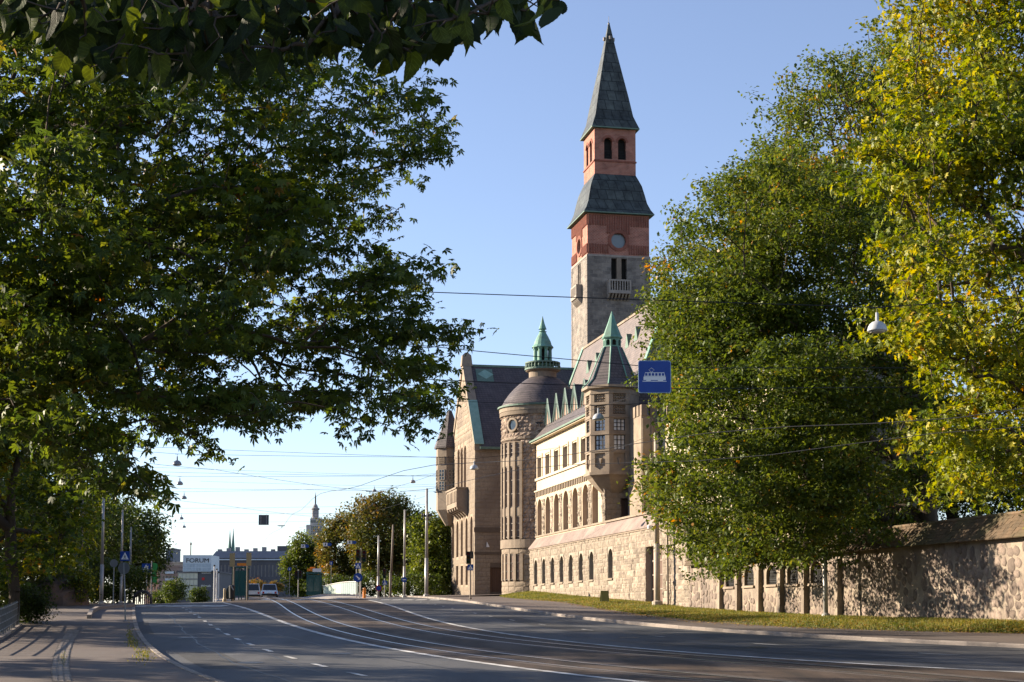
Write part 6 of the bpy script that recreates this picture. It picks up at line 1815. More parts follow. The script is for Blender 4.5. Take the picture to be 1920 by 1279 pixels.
def blade_mat():
    m = M_llind.copy(); m.name = 'linden_blade'; nt = m.node_tree; N = nt.nodes; L = nt.links
    tc = N.new('ShaderNodeTexCoord'); sx_ = N.new('ShaderNodeSeparateXYZ'); L.new(tc.outputs['Object'], sx_.inputs[0])
    ab = N.new('ShaderNodeMath'); ab.operation = 'ABSOLUTE'; L.new(sx_.outputs[1], ab.inputs[0])
    mu = N.new('ShaderNodeMath'); mu.operation = 'MULTIPLY_ADD'; L.new(ab.outputs[0], mu.inputs[0]); mu.inputs[1].default_value = -0.85; L.new(sx_.outputs[0], mu.inputs[2])
    sc_ = N.new('ShaderNodeMath'); sc_.operation = 'MULTIPLY'; L.new(mu.outputs[0], sc_.inputs[0]); sc_.inputs[1].default_value = 42.0
    sn = N.new('ShaderNodeMath'); sn.operation = 'SINE'; L.new(sc_.outputs[0], sn.inputs[0])
    gt_ = N.new('ShaderNodeMapRange'); L.new(sn.outputs[0], gt_.inputs[0]); gt_.inputs[1].default_value = .75; gt_.inputs[2].default_value = 1.0; gt_.inputs[3].default_value = 1.0; gt_.inputs[4].default_value = 1.55
    md = N.new('ShaderNodeMapRange'); L.new(ab.outputs[0], md.inputs[0]); md.inputs[1].default_value = .0; md.inputs[2].default_value = .03; md.inputs[3].default_value = 1.7; md.inputs[4].default_value = 1.0
    mm = N.new('ShaderNodeMath'); mm.operation = 'MAXIMUM'; L.new(gt_.outputs[0], mm.inputs[0]); L.new(md.outputs[0], mm.inputs[1])
    nz = N.new('ShaderNodeTexNoise'); nz.inputs['Scale'].default_value = 3.0; nz.inputs['Detail'].default_value = 5; L.new(tc.outputs['Object'], nz.inputs['Vector'])
    nr = N.new('ShaderNodeMapRange'); L.new(nz.outputs['Fac'], nr.inputs[0]); nr.inputs[1].default_value = .3; nr.inputs[2].default_value = .7; nr.inputs[3].default_value = .55; nr.inputs[4].default_value = 1.25
    m2 = N.new('ShaderNodeMath'); m2.operation = 'MULTIPLY'; L.new(mm.outputs[0], m2.inputs[0]); L.new(nr.outputs[0], m2.inputs[1])
    rp = next(n for n in N if n.type == 'VALTORGB'); hs = N.new('ShaderNodeHueSaturation'); L.new(rp.outputs[0], hs.inputs['Color']); L.new(m2.outputs[0], hs.inputs['Value'])
    L.new(hs.outputs[0], N['Principled BSDF'].inputs['Base Color'])
    old = next(n for n in N if n.type == 'HUE_SAT' and n != hs); L.new(hs.outputs[0], old.inputs['Color'])
    bp_ = N.new('ShaderNodeBump'); bp_.inputs['Strength'].default_value = .4; bp_.inputs['Distance'].default_value = .01; L.new(mm.outputs[0], bp_.inputs['Height']); L.new(bp_.outputs[0], N['Principled BSDF'].inputs['Normal'])
    return m
M_blade = blade_mat()
vs = []
for q in range(6):
    bend = 0.8 + 0.6 * q
    me = bpy.data.meshes.new('leaf'); me.from_pydata([(x, y * (1 - .05 * q), z * bend + .03 * math.sin(9 * x + q) * abs(y)) for x, y, z in hv], [], hf)
    a_ = me.attributes.new('tint', 'FLOAT', 'FACE'); a_.data.foreach_set('value', [(.12, .2, .28, .36, .5, .85)[q]] * len(hf))  # dark tints paint the bough's shade, the brightest a sunlit leaf
    me.materials.append(M_blade); me.polygons.foreach_set('use_smooth', [True] * len(hf)); vs.append(me)
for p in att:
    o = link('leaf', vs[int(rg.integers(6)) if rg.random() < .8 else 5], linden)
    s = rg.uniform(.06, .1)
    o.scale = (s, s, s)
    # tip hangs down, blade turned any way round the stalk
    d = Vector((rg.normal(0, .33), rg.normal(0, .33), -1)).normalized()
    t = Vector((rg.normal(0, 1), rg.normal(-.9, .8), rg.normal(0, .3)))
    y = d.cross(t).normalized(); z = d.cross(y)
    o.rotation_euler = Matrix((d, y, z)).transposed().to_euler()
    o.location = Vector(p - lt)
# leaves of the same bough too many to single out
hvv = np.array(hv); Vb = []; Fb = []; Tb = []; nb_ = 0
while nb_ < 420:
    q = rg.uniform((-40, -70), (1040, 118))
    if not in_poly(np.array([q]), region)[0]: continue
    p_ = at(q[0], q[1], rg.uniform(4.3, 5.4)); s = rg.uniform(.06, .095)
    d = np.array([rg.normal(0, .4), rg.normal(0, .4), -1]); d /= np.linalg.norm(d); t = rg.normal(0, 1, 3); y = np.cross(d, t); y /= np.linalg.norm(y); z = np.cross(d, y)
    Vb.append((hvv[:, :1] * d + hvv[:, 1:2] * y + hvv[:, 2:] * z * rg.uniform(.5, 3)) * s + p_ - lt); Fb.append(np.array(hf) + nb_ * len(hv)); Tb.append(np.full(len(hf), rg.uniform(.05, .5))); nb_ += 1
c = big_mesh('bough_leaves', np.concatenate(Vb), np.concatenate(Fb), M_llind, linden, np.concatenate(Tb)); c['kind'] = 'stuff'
# the rest of its crown, above and left of the view
nd = blob_volume((-8.2, 6.2, 7.4), (4.6, 4.2, 3.2), 230, 9)
nd = nd[(nd[:, 0] < -0.36 * nd[:, 1] - 0.6)]
A, par, load = skeleton([lt, lt + (0, 0, 2), lt + (-.5, .6, 4), lt + (-1.5, 1.2, 5)], nd, .25)
limbs('upper_branches', A, par, load, 0.01, 0.45, 0.25, M_bark, linden, lt, wob=0.05, seed=4)
P = spray(nd, 26, .3, .2, 5)
c = leaf_cloud('crown', P, .1, 'oval', M_llind, np.clip(rg.normal(.5, .15, len(P)), 0, 1), linden, lt, 6, .8, .5)
c['kind'] = 'stuff'
# ================================================================ street furniture
def pole(name, label, px, ytop, X, Y, zb, r0, r1, matl, cat='pole', group=None, lean=0.0):
    """round steel pole with a base collar, standing at (X, Y)"""
    root = empty(name, (X, Y, zb), 0, label, cat, group)
    h = at(px, ytop, Y)[2] - zb
    b = MB(); b.lathe(0, 0, [(r0 * 1.0, -.3), (r0, h * .35)], 12); b.build('lower_shaft', matl, root, True)
    b = MB(); b.loops([[(r * math.cos(t) + lean * z, r * math.sin(t), z) for t in np.linspace(0, 2 * math.pi, 12, False)] for r, z in ((r0 * .86, h * .35), (r1, h))]); b.build('upper_shaft', matl, root, True)
    b = MB(); b.lathe(0, 0, [(r0 * 1.7, -.2), (r0 * 1.7, .1), (r0 * 1.05, .16)], 12); b.build('base_collar', matl, root)
    b = MB(); b.lathe(lean * h, 0, [(r1 * 1.15, h - .02), (r1 * 1.15, h + .03), (.01, h + .08)], 10); b.build('cap', matl, root)
    return root, h

def gz(X, Y): return tz(X, Y) + 0.1
def disc(b, c, r, n=24, d=0.02, rx=None):
    b.loops([[(c[0] + r * math.cos(t), c[1] + s, c[2] + r * math.sin(t)) for t in np.linspace(0, 2 * math.pi, n, False)] for s in (-d / 2, d / 2)])
    return b
def plate(b, x0, x1, z0, z1, y0, y1): return b.box(x0, x1, y0, y1, z0, z1)

def sign_crossing(parent, c, s):
    """square blue pedestrian crossing sign: white triangle with a walking figure"""
    x, y, z = c
    a = MB().box(x - s / 2, x + s / 2, y, y + .02, z - s / 2, z + s / 2).build('sign_plate', M_blue, parent)
    MB().frus([(x - s * .4, y - .006, z - s * .34), (x + s * .4, y - .006, z - s * .34), (x, y - .006, z + s * .4)], [(x - s * .4, y - .001, z - s * .34), (x + s * .4, y - .001, z - s * .34), (x, y - .001, z + s * .4)]).build('sign_triangle', M_white, a)
    b = MB()
    b.tube([(x, y - .01, z + .02 * s), (x, y - .01, z - .1 * s)], .03 * s, 4); b.tube([(x, y - .01, z - .1 * s), (x - .12 * s, y - .01, z - .3 * s)], .022 * s, 4); b.tube([(x, y - .01, z - .1 * s), (x + .12 * s, y - .01, z - .3 * s)], .022 * s, 4)
    b.tube([(x - .1 * s, y - .01, z - .06 * s), (x, y - .01, z + .02 * s), (x + .1 * s, y - .01, z - .08 * s)], .02 * s, 4); disc(b, (x, y - .01, z + .1 * s), .045 * s, 8, .01)
    b.build('walking_figure', M_iron, a)
    return a

def sign_round(parent, c, r, front, arrow=None, back=False):
    b = disc(MB(), c, r); o = b.build('sign_disc', front, parent)
    if arrow:
        x, y, z = c; y -= .02; dx, dz = arrow
        b = MB(); L = r * .55
        p = np.array([x - dx * L, y, z - dz * L]); q = np.array([x + dx * L * .6, y, z + dz * L * .6]); n_ = np.array([-dz, 0, dx])
        b.add([p + n_ * r * .13, p - n_ * r * .13, q - n_ * r * .13, q + n_ * r * .13], [(0, 1, 2, 3)])
        t_ = np.array([x + dx * L * 1.15, y, z + dz * L * 1.15]); b.add([q + n_ * r * .36, q - n_ * r * .36, t_], [(0, 1, 2)])
        b.build('sign_arrow', M_white, o)
    return o

def signal_head(parent, c, s=1.0, backboard=None, name='signal_head', facing=-1):
    """three-lamp traffic signal with visors"""
    x, y, z = c
    hd = MB().box(x - .15 * s, x + .15 * s, y - .14 * s, y + .14 * s, z - .45 * s, z + .45 * s).build(name, M_iron, parent)
    for i, dz in enumerate((.29, 0, -.29)):
        b = disc(MB(), (x, y + facing * .15 * s, z + dz * s), .1 * s, 14, .02); b.build('signal_lens', (mat('dark_red_lens', (.12, .01, .01)), mat('dark_amber_lens', (.1, .05, .005)), mat('dark_green_lens', (.005, .06, .03)))[i], hd)
        b = MB(); q = [(x + .12 * s * math.cos(t), y + facing * .14 * s, z + dz * s + .12 * s * math.sin(t)) for t in np.linspace(-.3, math.pi + .3, 9)]
        q2 = [(a, b_ + facing * .2 * s, c_ - .01) for a, b_, c_ in q]
        b.add(q + q2, [(k, k + 1, 9 + k + 1, 9 + k) for k in range(8)]); b.build('visor', M_iron, hd)
    if backboard is not None:
        MB().box(x - .27 * s, x + .27 * s, y - facing * .15 * s - .01, y - facing * .15 * s + .01, z - .62 * s, z + .62 * s).build('backboard', backboard, hd)
    return hd

# ---------------------------------------------------------------- pendant lamps on span wires
M_lamp = mat('lamp_enamel', (.26, .27, .29), (.22, .23, .25), .35, 2)
M_lamp2 = mat('lamp_white_enamel', (.42, .43, .44), (.36, .37, .38), .35, 2)
def pendant(px, py, spx, label, group, m=None, span=None):
    Y = .58 * FOC / spx; p = at(px, py + spx * .3, Y); r = .29
    root = empty('pendant_lamp', p, 0, label, 'street lamp', group)
    MB().lathe(0, 0, [(r, 0), (r * 1.03, .015), (r * .99, .07), (r * .92, .14), (r * .78, .21), (r * .55, .27), (r * .28, .3), (.05, .315), (.045, .56)], 20).build('lamp_shade', m or M_lamp, root, True)
    MB().lathe(0, 0, [(r * .9, .01), (r * .7, -.04), (.02, -.06)], 16).build('diffuser', mat('opal_glass', (.6, .6, .58), None, .3), root)
    b = MB(); b.cyl((0, 0, .55), (0, 0, .74), .012, n=5); b.box(-.14, .14, -.02, .02, .7, .73); b.build('hanger', M_iron, root)
    return p + np.array([0, 0, .72]), Y
WG = 'overhead wires across the street'
def wire(pts, r, label, name='span_wire', mid=None, sag=0.0):
    P = [np.array(p) for p in pts]; out = []
    for a, b in zip(P[:-1], P[1:]):
        n = 8
        for i in range(n):
            t = i / n; q = a * (1 - t) + b * t; q = q - np.array([0, 0, sag * 4 * t * (1 - t)]); out.append(q)
    out.append(P[-1])
    b = MB(); b.tube(out, r, 4)
    return b.build(name, M_iron, None, label=label, cat='wire', group=WG) if False else setp(b.build(name, M_iron), label, 'wire', WG)
lamps = [
 (1645, 610, 37, 'large white pendant lamp in front of the elm trunk', None, 1),
 (1122, 780, 22, 'pendant lamp hanging in front of the museum corner oriel', None, 1),
 (889, 875, 16, 'pendant lamp hanging in front of the museum gable', None, 1),
 (774, 902, 10.5, 'small pendant lamp over the street left of the museum gable', None, 0),
 (702, 919, 8.5, 'small pendant lamp above the russet trees', None, 0),
 (332, 867, 17, 'highest clear pendant lamp of the row over the left lanes', None, 0),
 (337, 905, 12.5, 'second pendant lamp from the top over the left lanes', None, 0),
 (345, 932, 10.5, 'third pendant lamp from the top over the left lanes', None, 0),
 (340, 971, 8.5, 'fourth pendant lamp from the top over the left lanes', None, 0),
 (345, 987, 7.5, 'lowest pendant lamp of the row over the left lanes', None, 0),
 (473, 568, 22, 'pendant lamp half hidden high in the chestnut leaves', None, 0),
 (333, 755, 19, 'pendant lamp hidden in the chestnut leaves above the row', None, 0),
 (661, 969, 8.5, 'pale lamp in front of the russet tree tops', None, 1),
 (632, 991, 7.5, 'pale lamp in front of the orange tree', None, 1),
]
LT = []
for px, py, s, lab, g, wht in lamps:
    LT.append(pendant(px, py, s, lab, 'pendant street lamps', M_lamp2 if wht else M_lamp))
def span(i, xl, xr, dl, dr, lab, r=.011):
    """wire carrying lamp i across the street; ends are height offsets at X = xl, xr"""
    p, Y = LT[i]
    wire([(xl, Y, p[2] + dl), p, (xr, Y, p[2] + dr)], r, lab, sag=.05)
span(0, -18, 22, 1.1, .9, 'thick wire crossing the tower shaft toward the elm', .014)
span(1, -24, 14, .9, .5, 'wire carrying the lamp before the corner oriel')
span(2, -34, 4, 1.2, .9, 'wire carrying the lamp before the gable')
span(5, -38, -4, 1.4, -.2, 'long wire under the chestnut carrying the highest clear lamp')
span(6, -44, -6, .9, .1, 'wire carrying the second lamp over the left lanes')
span(7, -48, -7, .4, .6, 'wire carrying the third lamp over the left lanes')
span(8, -55, -8, .6, .1, 'wire carrying the fourth lamp over the left lanes')
span(9, -55, -10, .3, .4, 'lowest wire over the left lanes')
span(4, -40, -6, .6, .4, 'wire carrying the small lamp above the russet trees')
span(3, -40, -5, 1.0, .7, 'wire carrying the small lamp left of the gable')
W_ = lambda *q: [at(*t) for t in q]
wire(W_((270, 868, 94), (400, 880, 100), (600, 911, 115), (760, 926, 132)), .011, 'slanting wire falling right over the left lanes', sag=.03)
wire(W_((300, 934, 130), (420, 948, 138), (560, 966, 150), (690, 975, 160)), .011, 'lower slanting wire falling right over the left lanes', sag=.03)
wire(W_((690, 925, 130), (760, 908, 122), (830, 884, 116)), .012, 'short wire rising toward the museum balcony', sag=.02)
wire(W_((985, 815, 110), (1098, 772, 96), (1180, 745, 88)), .012, 'wire rising along the cream wing eaves', sag=.02)
wire(W_((1000, 905, 118), (1110, 862, 102), (1210, 820, 92)), .010, 'thin wire before the upper windows of the cream wing', sag=.02)
wire(W_((280, 884, 118), (520, 889, 120), (830, 893, 122)), .010, 'faint level wire below the highest clear lamp', sag=.04)
wire(W_((300, 915, 140), (560, 918, 143), (830, 921, 146)), .010, 'faint level wire between the second and third lamps', sag=.04)
wire(W_((330, 953, 170), (560, 951, 172), (800, 946, 174)), .010, 'faint wire just above the grey hanging board', sag=.04)
wire(W_((560, 990, 175), (690, 962, 168), (799, 930, 145)), .011, 'wire rising from the far trees to the tallest pole', sag=.03)
# tram contact wires above the tracks
for tr, lab in ((TRA, 'tram contact wire above the near track'), (TRB, 'tram contact wire above the museum side track')):
    Ys = ysamp(26, 185, 34); pts = [np.array([float(tr(y)), y, tz(float(tr(y)), y) + 5.75 + .12 * math.cos(i * 1.1)]) for i, y in enumerate(Ys)]
    b = MB(); b.tube(pts, .009, 4); setp(b.build('contact_wire', M_iron), lab, 'wire', WG)
# wire brackets
for px, py, Y, lab in ((1011, 793, 80, 'black wire clamp before the stair tower dome eave'), (692, 921, 128, 'black wire clamp left of the museum'), (820, 923, 120, 'black wire clamp beside the museum balcony'), (527, 986, 140, 'black wire clamp right of the grey hanging board')):
    p = at(px, py, Y); root = empty('wire_clamp', p, 0, lab, 'bracket', 'black wire clamps'); k = 16 * Y / FOC / 2
    MB().frus([(-k, -.03, .04), (k, -.03, .04), (k * .7, -.03, -.04), (-k * .5, -.03, -.04)], [(-k, .03, .04), (k, .03, .04), (k * .7, .03, -.04), (-k * .5, .03, -.04)]).build('clamp_bar', M_iron, root)
    MB().cyl((k * .2, 0, 0), (k * .2, 0, -.22), .03, n=6).build('clamp_hook', M_iron, root)

# ---------------------------------------------------------------- hanging tram sign
Y = 42.0; c = at(1227.5, 706.5, Y); hs_ = 31.0 * Y / FOC
ts = empty('tram_stop_sign', c, 0, 'blue square tram stop sign with white tram hanging on wires', 'sign')
def rrect(h, y, rad=.06, n=4):
    q = []
    for cx_, cz_, a0 in ((h - rad, h - rad, 0), (-h + rad, h - rad, 90), (-h + rad, -h + rad, 180), (h - rad, -h + rad, 270)):
        for k in range(n + 1):
            t = R(a0 + 90 * k / n); q.append((cx_ + rad * math.cos(t), y, cz_ + rad * math.sin(t)))
    return q
MB().frus(rrect(hs_, .0), rrect(hs_, .03)).build('sign_border', mat('sign_edge', (.3, .42, .62)), ts)
MB().frus(rrect(hs_ * .955, -.008), rrect(hs_ * .955, -.001)).build('sign_plate', M_blue, ts)
u = hs_ / 31.0      # one photo pixel on the plate
sx = lambda x: (x - 1227.5) * u
sz = lambda y: (706.5 - y) * u
k5 = 4.41; ox, oy = 980, 570       # pictogram drawn on the plate
X5 = lambda x: sx(ox + x / k5); Z5 = lambda y: sz(oy + y / k5)
icon = MB()
def flat(pts, y0=-.012, y1=-.009): icon.frus([(x, y0, z) for x, z in pts], [(x, y1, z) for x, z in pts])
flat([(X5(998), Z5(630)), (X5(998), Z5(602)), (X5(1184), Z5(602)), (X5(1184), Z5(630))])
flat([(X5(1004), Z5(601)), (X5(1012), Z5(566)), (X5(1172), Z5(566)), (X5(1180), Z5(601))])
flat([(X5(990), Z5(643)), (X5(990), Z5(637)), (X5(1190), Z5(637)), (X5(1190), Z5(643))])
for a, b_ in ((1020, 1058), (1118, 1162)): flat([(X5(a), Z5(637)), (X5(a), Z5(630)), (X5(b_), Z5(630)), (X5(b_), Z5(637))])
icon.build('tram_pictogram', M_white, ts)
ic2 = MB()
for i in range(6):
    a = 1012 + i * 28; ic2.frus([(X5(a), -.016, Z5(594)), (X5(a + 19), -.016, Z5(594)), (X5(a + 19), -.016, Z5(572)), (X5(a), -.016, Z5(572))], [(X5(a), -.0125, Z5(594)), (X5(a + 19), -.0125, Z5(594)), (X5(a + 19), -.0125, Z5(572)), (X5(a), -.0125, Z5(572))])
ic2.build('pictogram_windows', M_blue, ts)
b = MB(); b.tube([(X5(1066), -.012, Z5(566)), (X5(1042), -.012, Z5(545)), (X5(1064), -.012, Z5(528)), (X5(1088), -.012, Z5(545)), (X5(1066), -.012, Z5(566))], .008, 4); b.build('pictogram_pantograph', M_white, ts)
for dx in (-.25, .25):
    MB().box(dx - .02, dx + .02, .03, .05, -hs_ * .9, hs_ * 1.05).build('sign_strap', M_grey, ts)
wire(W_((560, 625, Y + .1), (900, 659, Y + .1), (1200, 686, Y + .06), (1258, 690, Y + .06), (1700, 690, Y + .1)), .011, 'upper wire holding the tram sign', sag=.0)
wire(W_((560, 700, Y + .1), (900, 716, Y + .1), (1200, 727, Y + .06), (1258, 729, Y + .06), (1700, 726, Y + .1)), .011, 'lower wire holding the tram sign', sag=.0)
# grey back of another hanging board
p = at(494.5, 975, 137); s = 9.5 * 137 / FOC
hb = empty('hanging_board', p, 0, 'dark grey square board seen from behind, hanging over the street', 'sign')
MB().box(-s, s, -.02, .02, -s, s).build('board', mat('board_grey', (.09, .1, .11), None, .5), hb)
for dx in (-.25, .25): MB().box(dx - .03, dx + .03, -.05, -.021, -s * .95, s * 1.05).build('board_strap', M_grey, hb)

# ---------------------------------------------------------------- poles on the left
PG = 'street poles at the left'
def lpole(px, yt, Y, r, m, lab, group=PG, lean=0.0, zoff=0.0, cat='pole'):
    X = (px - PX0) / FOC * Y * 1.0038
    X = at(px, 1120, Y)[0]
    return pole('street_pole', lab, px, yt, X, Y, gz(X, Y) + zoff, r, r * .6, m, cat, group, lean) + (X,)
lpole(150, 905, 100, .13, M_polebrown, 'brown wooden pole rising above the boulder at left')
lpole(190, 922, 101, .13, M_polelight, 'tall grey pole, second from left above the shrubs')
q, h, X = lpole(226.5, 958, 103, .1, M_polelight, 'grey pole carrying the blue crossing sign at left')
z_ = at(231, 1043, 103)[2] - q.location.z; sign_crossing(q, (.25, -.14, z_), .64)
lpole(243, 990, 108, .1, M_grey, 'thin grey pole right of the blue crossing sign')
# small sign posts
def signpost(px, yb, ytop, lab, r=.035, group=None, Y=None, lift=.12):
    p = ground(px, yb, lift) if Y is None else at(px, yb, Y)
    root = empty('sign_post', p, 0, lab, 'sign post', group)
    h = at(px, ytop, p[1])[2] - p[2]
    MB().lathe(0, 0, [(r, -.15), (r, h)], 8).build('post', M_grey, root)
    MB().lathe(0, 0, [(r * 2.2, -.02), (r * 2.2, .04), (r, .05)], 8).build('post_foot', M_grey, root)
    return root, h, p
M_signback = mat('sign_back_grey', (.16, .17, .18), (.13, .14, .15), .5, 3)
q, h, p = signpost(235, 1165, 1056, 'leaning sign post on the left pavement with a dark round sign back', group='sign posts')
q.rotation_euler = (0, R(-2.5), 0)
sign_round(q, (0, -.05, h - .22), 11 * p[1] / FOC, M_signback); MB().box(-.03, .03, -.08, -.06, h - .5, h + .02).build('clamp', M_grey, q)
q, h, p = signpost(212, 1137, 1050, 'thin sign post behind the leaning one with a small grey sign back', group='sign posts')
sign_round(q, (0, -.05, h - .2), 7.5 * p[1] / FOC, M_signback)
q, h, p = signpost(274, 1136, 1056, 'sign post with blue crossing sign before the far green flag', group='sign posts', Y=112)
sign_crossing(q, (-.05, -.06, h - .34), .62)
# flag pole with a green banner
q, h, p = signpost(283, 1132, 1052, 'slim flag pole with a hanging green banner', .04, None, Y=118)
b = MB(); zz_ = [h - .1 - 1.5 * i / 8 for i in range(9)]
b.add([(.05 + .05 * math.sin(i), -.02, z) for i, z in enumerate(zz_)] + [(.4 + .06 * math.sin(i * 1.3), .03 * math.cos(i), z - .1) for i, z in enumerate(zz_)], [(i, i + 1, 10 + i, 9 + i) for i in range(8)])
b.build('banner', mat('green_cloth', (.05, .3, .08), (.03, .22, .06), .8), q)
# dark arched parapet by the cycle way
p0 = at(267, 1134, 101); ap = empty('arched_parapet', (p0[0], 101, gz(p0[0], 101)), 0, 'dark low arched parapet beside the left carriageway', 'parapet')
n = 14; W = .52 * 2; 
for i in range(n):
    t0, t1 = math.pi * i / n, math.pi * (i + 1) / n
    c0 = [(W * .5 * math.cos(t) * 1.05, .95 * math.sin(t) ** .7 if math.sin(t) > 0 else 0) for t in (t0, t1)]
    b = MB(); (x0, z0), (x1, z1) = c0
    b.frus([(x0, -.25, max(z0 - .16, 0)), (x1, -.25, max(z1 - .16, 0)), (x1, -.25, z1), (x0, -.25, z0)], [(x0, .25, max(z0 - .16, 0)), (x1, .25, max(z1 - .16, 0)), (x1, .25, z1), (x0, .25, z0)])
    b.build('arch_stone', mat('dark_parapet_stone', (.06, .055, .055), (.035, .033, .033), .9, 4, 5, rnd=.2), ap)
for i in range(9):
    x = -.46 + .92 * i / 8; zt = .93 * math.sin(math.acos(max(-1, min(1, x / .55)))) ** .7 - .1
    MB().box(x - .02, x + .02, -.05, .05, 0, zt).build('parapet_bar', M_iron, ap)
ap.scale = (1.1, 1, .95)

# steel railing at the lower left
M_railing = mat('railing_steel', (.13, .13, .13), (.09, .09, .09), .5, 3)
fence = empty('steel_railing', (0, 0, 0), 0, 'grey steel pedestrian railing at the lower left corner', 'railing')
ys = np.arange(44.0, 63.1, 1.0); fp = [(float(edgeL(y)) - .1, y) for y in ys]
zf = [tz(x, y) + .12 for x, y in fp]
for (x, y), z in zip(fp, zf): MB().lathe(x, y, [(.03, z - .1), (.03, z + 1.02), (.036, z + 1.03), (.01, z + 1.06)], 8).build('post', M_railing, fence)
for hgt in (.98, .75, .5, .25):
    for i in range(len(fp) - 1):
        MB().cyl((*fp[i], zf[i] + hgt), (*fp[i + 1], zf[i + 1] + hgt), .022 if hgt < .9 else .03, n=6).build('rail', M_railing, fence)
for i in range(len(fp) - 1):
    for t in (.25, .5, .75):
        x, y = fp[i][0] * (1 - t) + fp[i + 1][0] * t, fp[i][1] * (1 - t) + fp[i + 1][1] * t; z = zf[i] * (1 - t) + zf[i + 1] * t
        MB().cyl((x, y, z + .25), (x, y, z + .98), .011, n=5).build('baluster', M_railing, fence)
for i in range(len(fp) - 1):
    a, c = np.array([*fp[i], zf[i]]), np.array([*fp[i + 1], zf[i + 1]]); d = c - a; L = np.linalg.norm(d); d /= L
    MB().obox((a + c) / 2 + (0, 0, -.02), d * (L / 2 - .01), (.14, 0, 0), (0, 0, .1)).build('kerbstone', M_kerb, fence)

# boulder
bp = at(103, 1131, 96); bo = MB(); rgb = np.random.default_rng(4); nu, nv = 18, 10; qs = []
for j in range(nv + 1):
    ph = math.pi / 2 * j / nv; row = []
    for i in range(nu):
        t = 2 * math.pi * i / nu; r = 1 + .16 * math.sin(3 * t + 1) + .1 * math.sin(5 * t + 2 * ph) + rgb.normal(0, .035)
        row.append((1.75 * r * math.cos(t) * math.cos(ph) ** .55, 1.5 * r * math.sin(t) * math.cos(ph) ** .55, 2.15 * (math.sin(ph) ** .8) * (1 + .07 * math.cos(2 * t)) - .3))
    qs.append(row)
bo.loops(qs)
o = bo.build('boulder', mat('dark_outcrop', (.16, .125, .11), (.075, .06, .055), .9, 1.4, 7, .8, 5, c3=(.22, .14, .11), s3=.8, dist=.08))
o.location = (bp[0], 96, gz(bp[0], 96)); setp(o, 'large dark granite boulder on the far side of the left pavement', 'boulder')

# ---------------------------------------------------------------- museum side
p = ground(882, 1123.5, .15)
q = empty('traffic_light', p, 0, 'traffic light with crossing sign before the museum gable corner', 'traffic light')
h = at(882, 1033, p[1])[2] - p[2]
MB().lathe(0, 0, [(.06, -.2), (.055, h)], 10).build('post', M_polebrown, q); MB().lathe(0, 0, [(.11, -.05), (.11, .08), (.06, .12)], 10).build('post_foot', M_polebrown, q)
signal_head(q, (-.16, -.05, at(880, 1046, p[1])[2] - p[2]), 1.05)
MB().box(.06, .2, -.1, .1, at(884, 1040, p[1])[2] - p[2] - .3, at(884, 1040, p[1])[2] - p[2] + .25).build('side_signal', M_iron, q)
sign_crossing(q, (0, -.1, at(882, 1064, p[1])[2] - p[2]), .46)
X = mworld(-1.3, 0)[0]
pw_ = at(1232.5, 1131, 95.0)
q, h = pole('street_pole', 'stout pale concrete pole in front of the museum plinth door', 1232, 815, pw_[0], 95.0, pw_[2], .19, .13, mat('pale_concrete', (.42, .36, .29), (.33, .28, .23), .85, 3, 6, .2, 20), group='street poles at the right')
pw_ = at(1548.5, 1156, 69.0)
q, h = pole('street_pole', 'slim grey steel pole in front of the rubble wall, half in leaves', 1547, 800, pw_[0], 69.0, pw_[2], .11, .08, M_polelight, group='street poles at the right')
# floodlight on the plinth
fa_, fz_ = hitw(1219, 990, -.3); p = mworld(-.3, fa_, fz_); q = empty('floodlight', p, MPHI, 'small white floodlight on the plinth corner beside the pole', 'light')
MB().box(-.12, .1, -.14, .14, -.05, .16).build('housing', M_white, q); MB().box(-.15, -.121, -.12, .12, -.03, .14).build('lens', M_glasspale, q); MB().cyl((.05, 0, -.03), (.28, 0, -.12), .025, n=6).build('bracket', M_grey, q)
# sandwich board on the lawn
sb = at(1133.5, 1131, 99.5); gy_ = 99.5
q = empty('sandwich_board', (sb[0], gy_, sb[2]), R(8), 'green sandwich board standing on the lawn by the plinth', 'sandwich board')
for sg in (-1, 1):
    b = MB(); b.frus([(-.27, sg * .24, .12), (.27, sg * .24, .12), (.25, sg * .03, .8), (-.25, sg * .03, .8)], [(-.27, sg * .22, .12), (.27, sg * .22, .12), (.25, sg * .01, .8), (-.25, sg * .01, .8)]); b.build('board', mat('olive_board', (.2, .2, .06), (.16, .16, .05), .6), q)
    for sx_ in (-.25, .25): MB().cyl((sx_, sg * .27, -.03), (sx_ * .95, sg * .2, .2), .015, n=5).build('leg', M_iron, q)

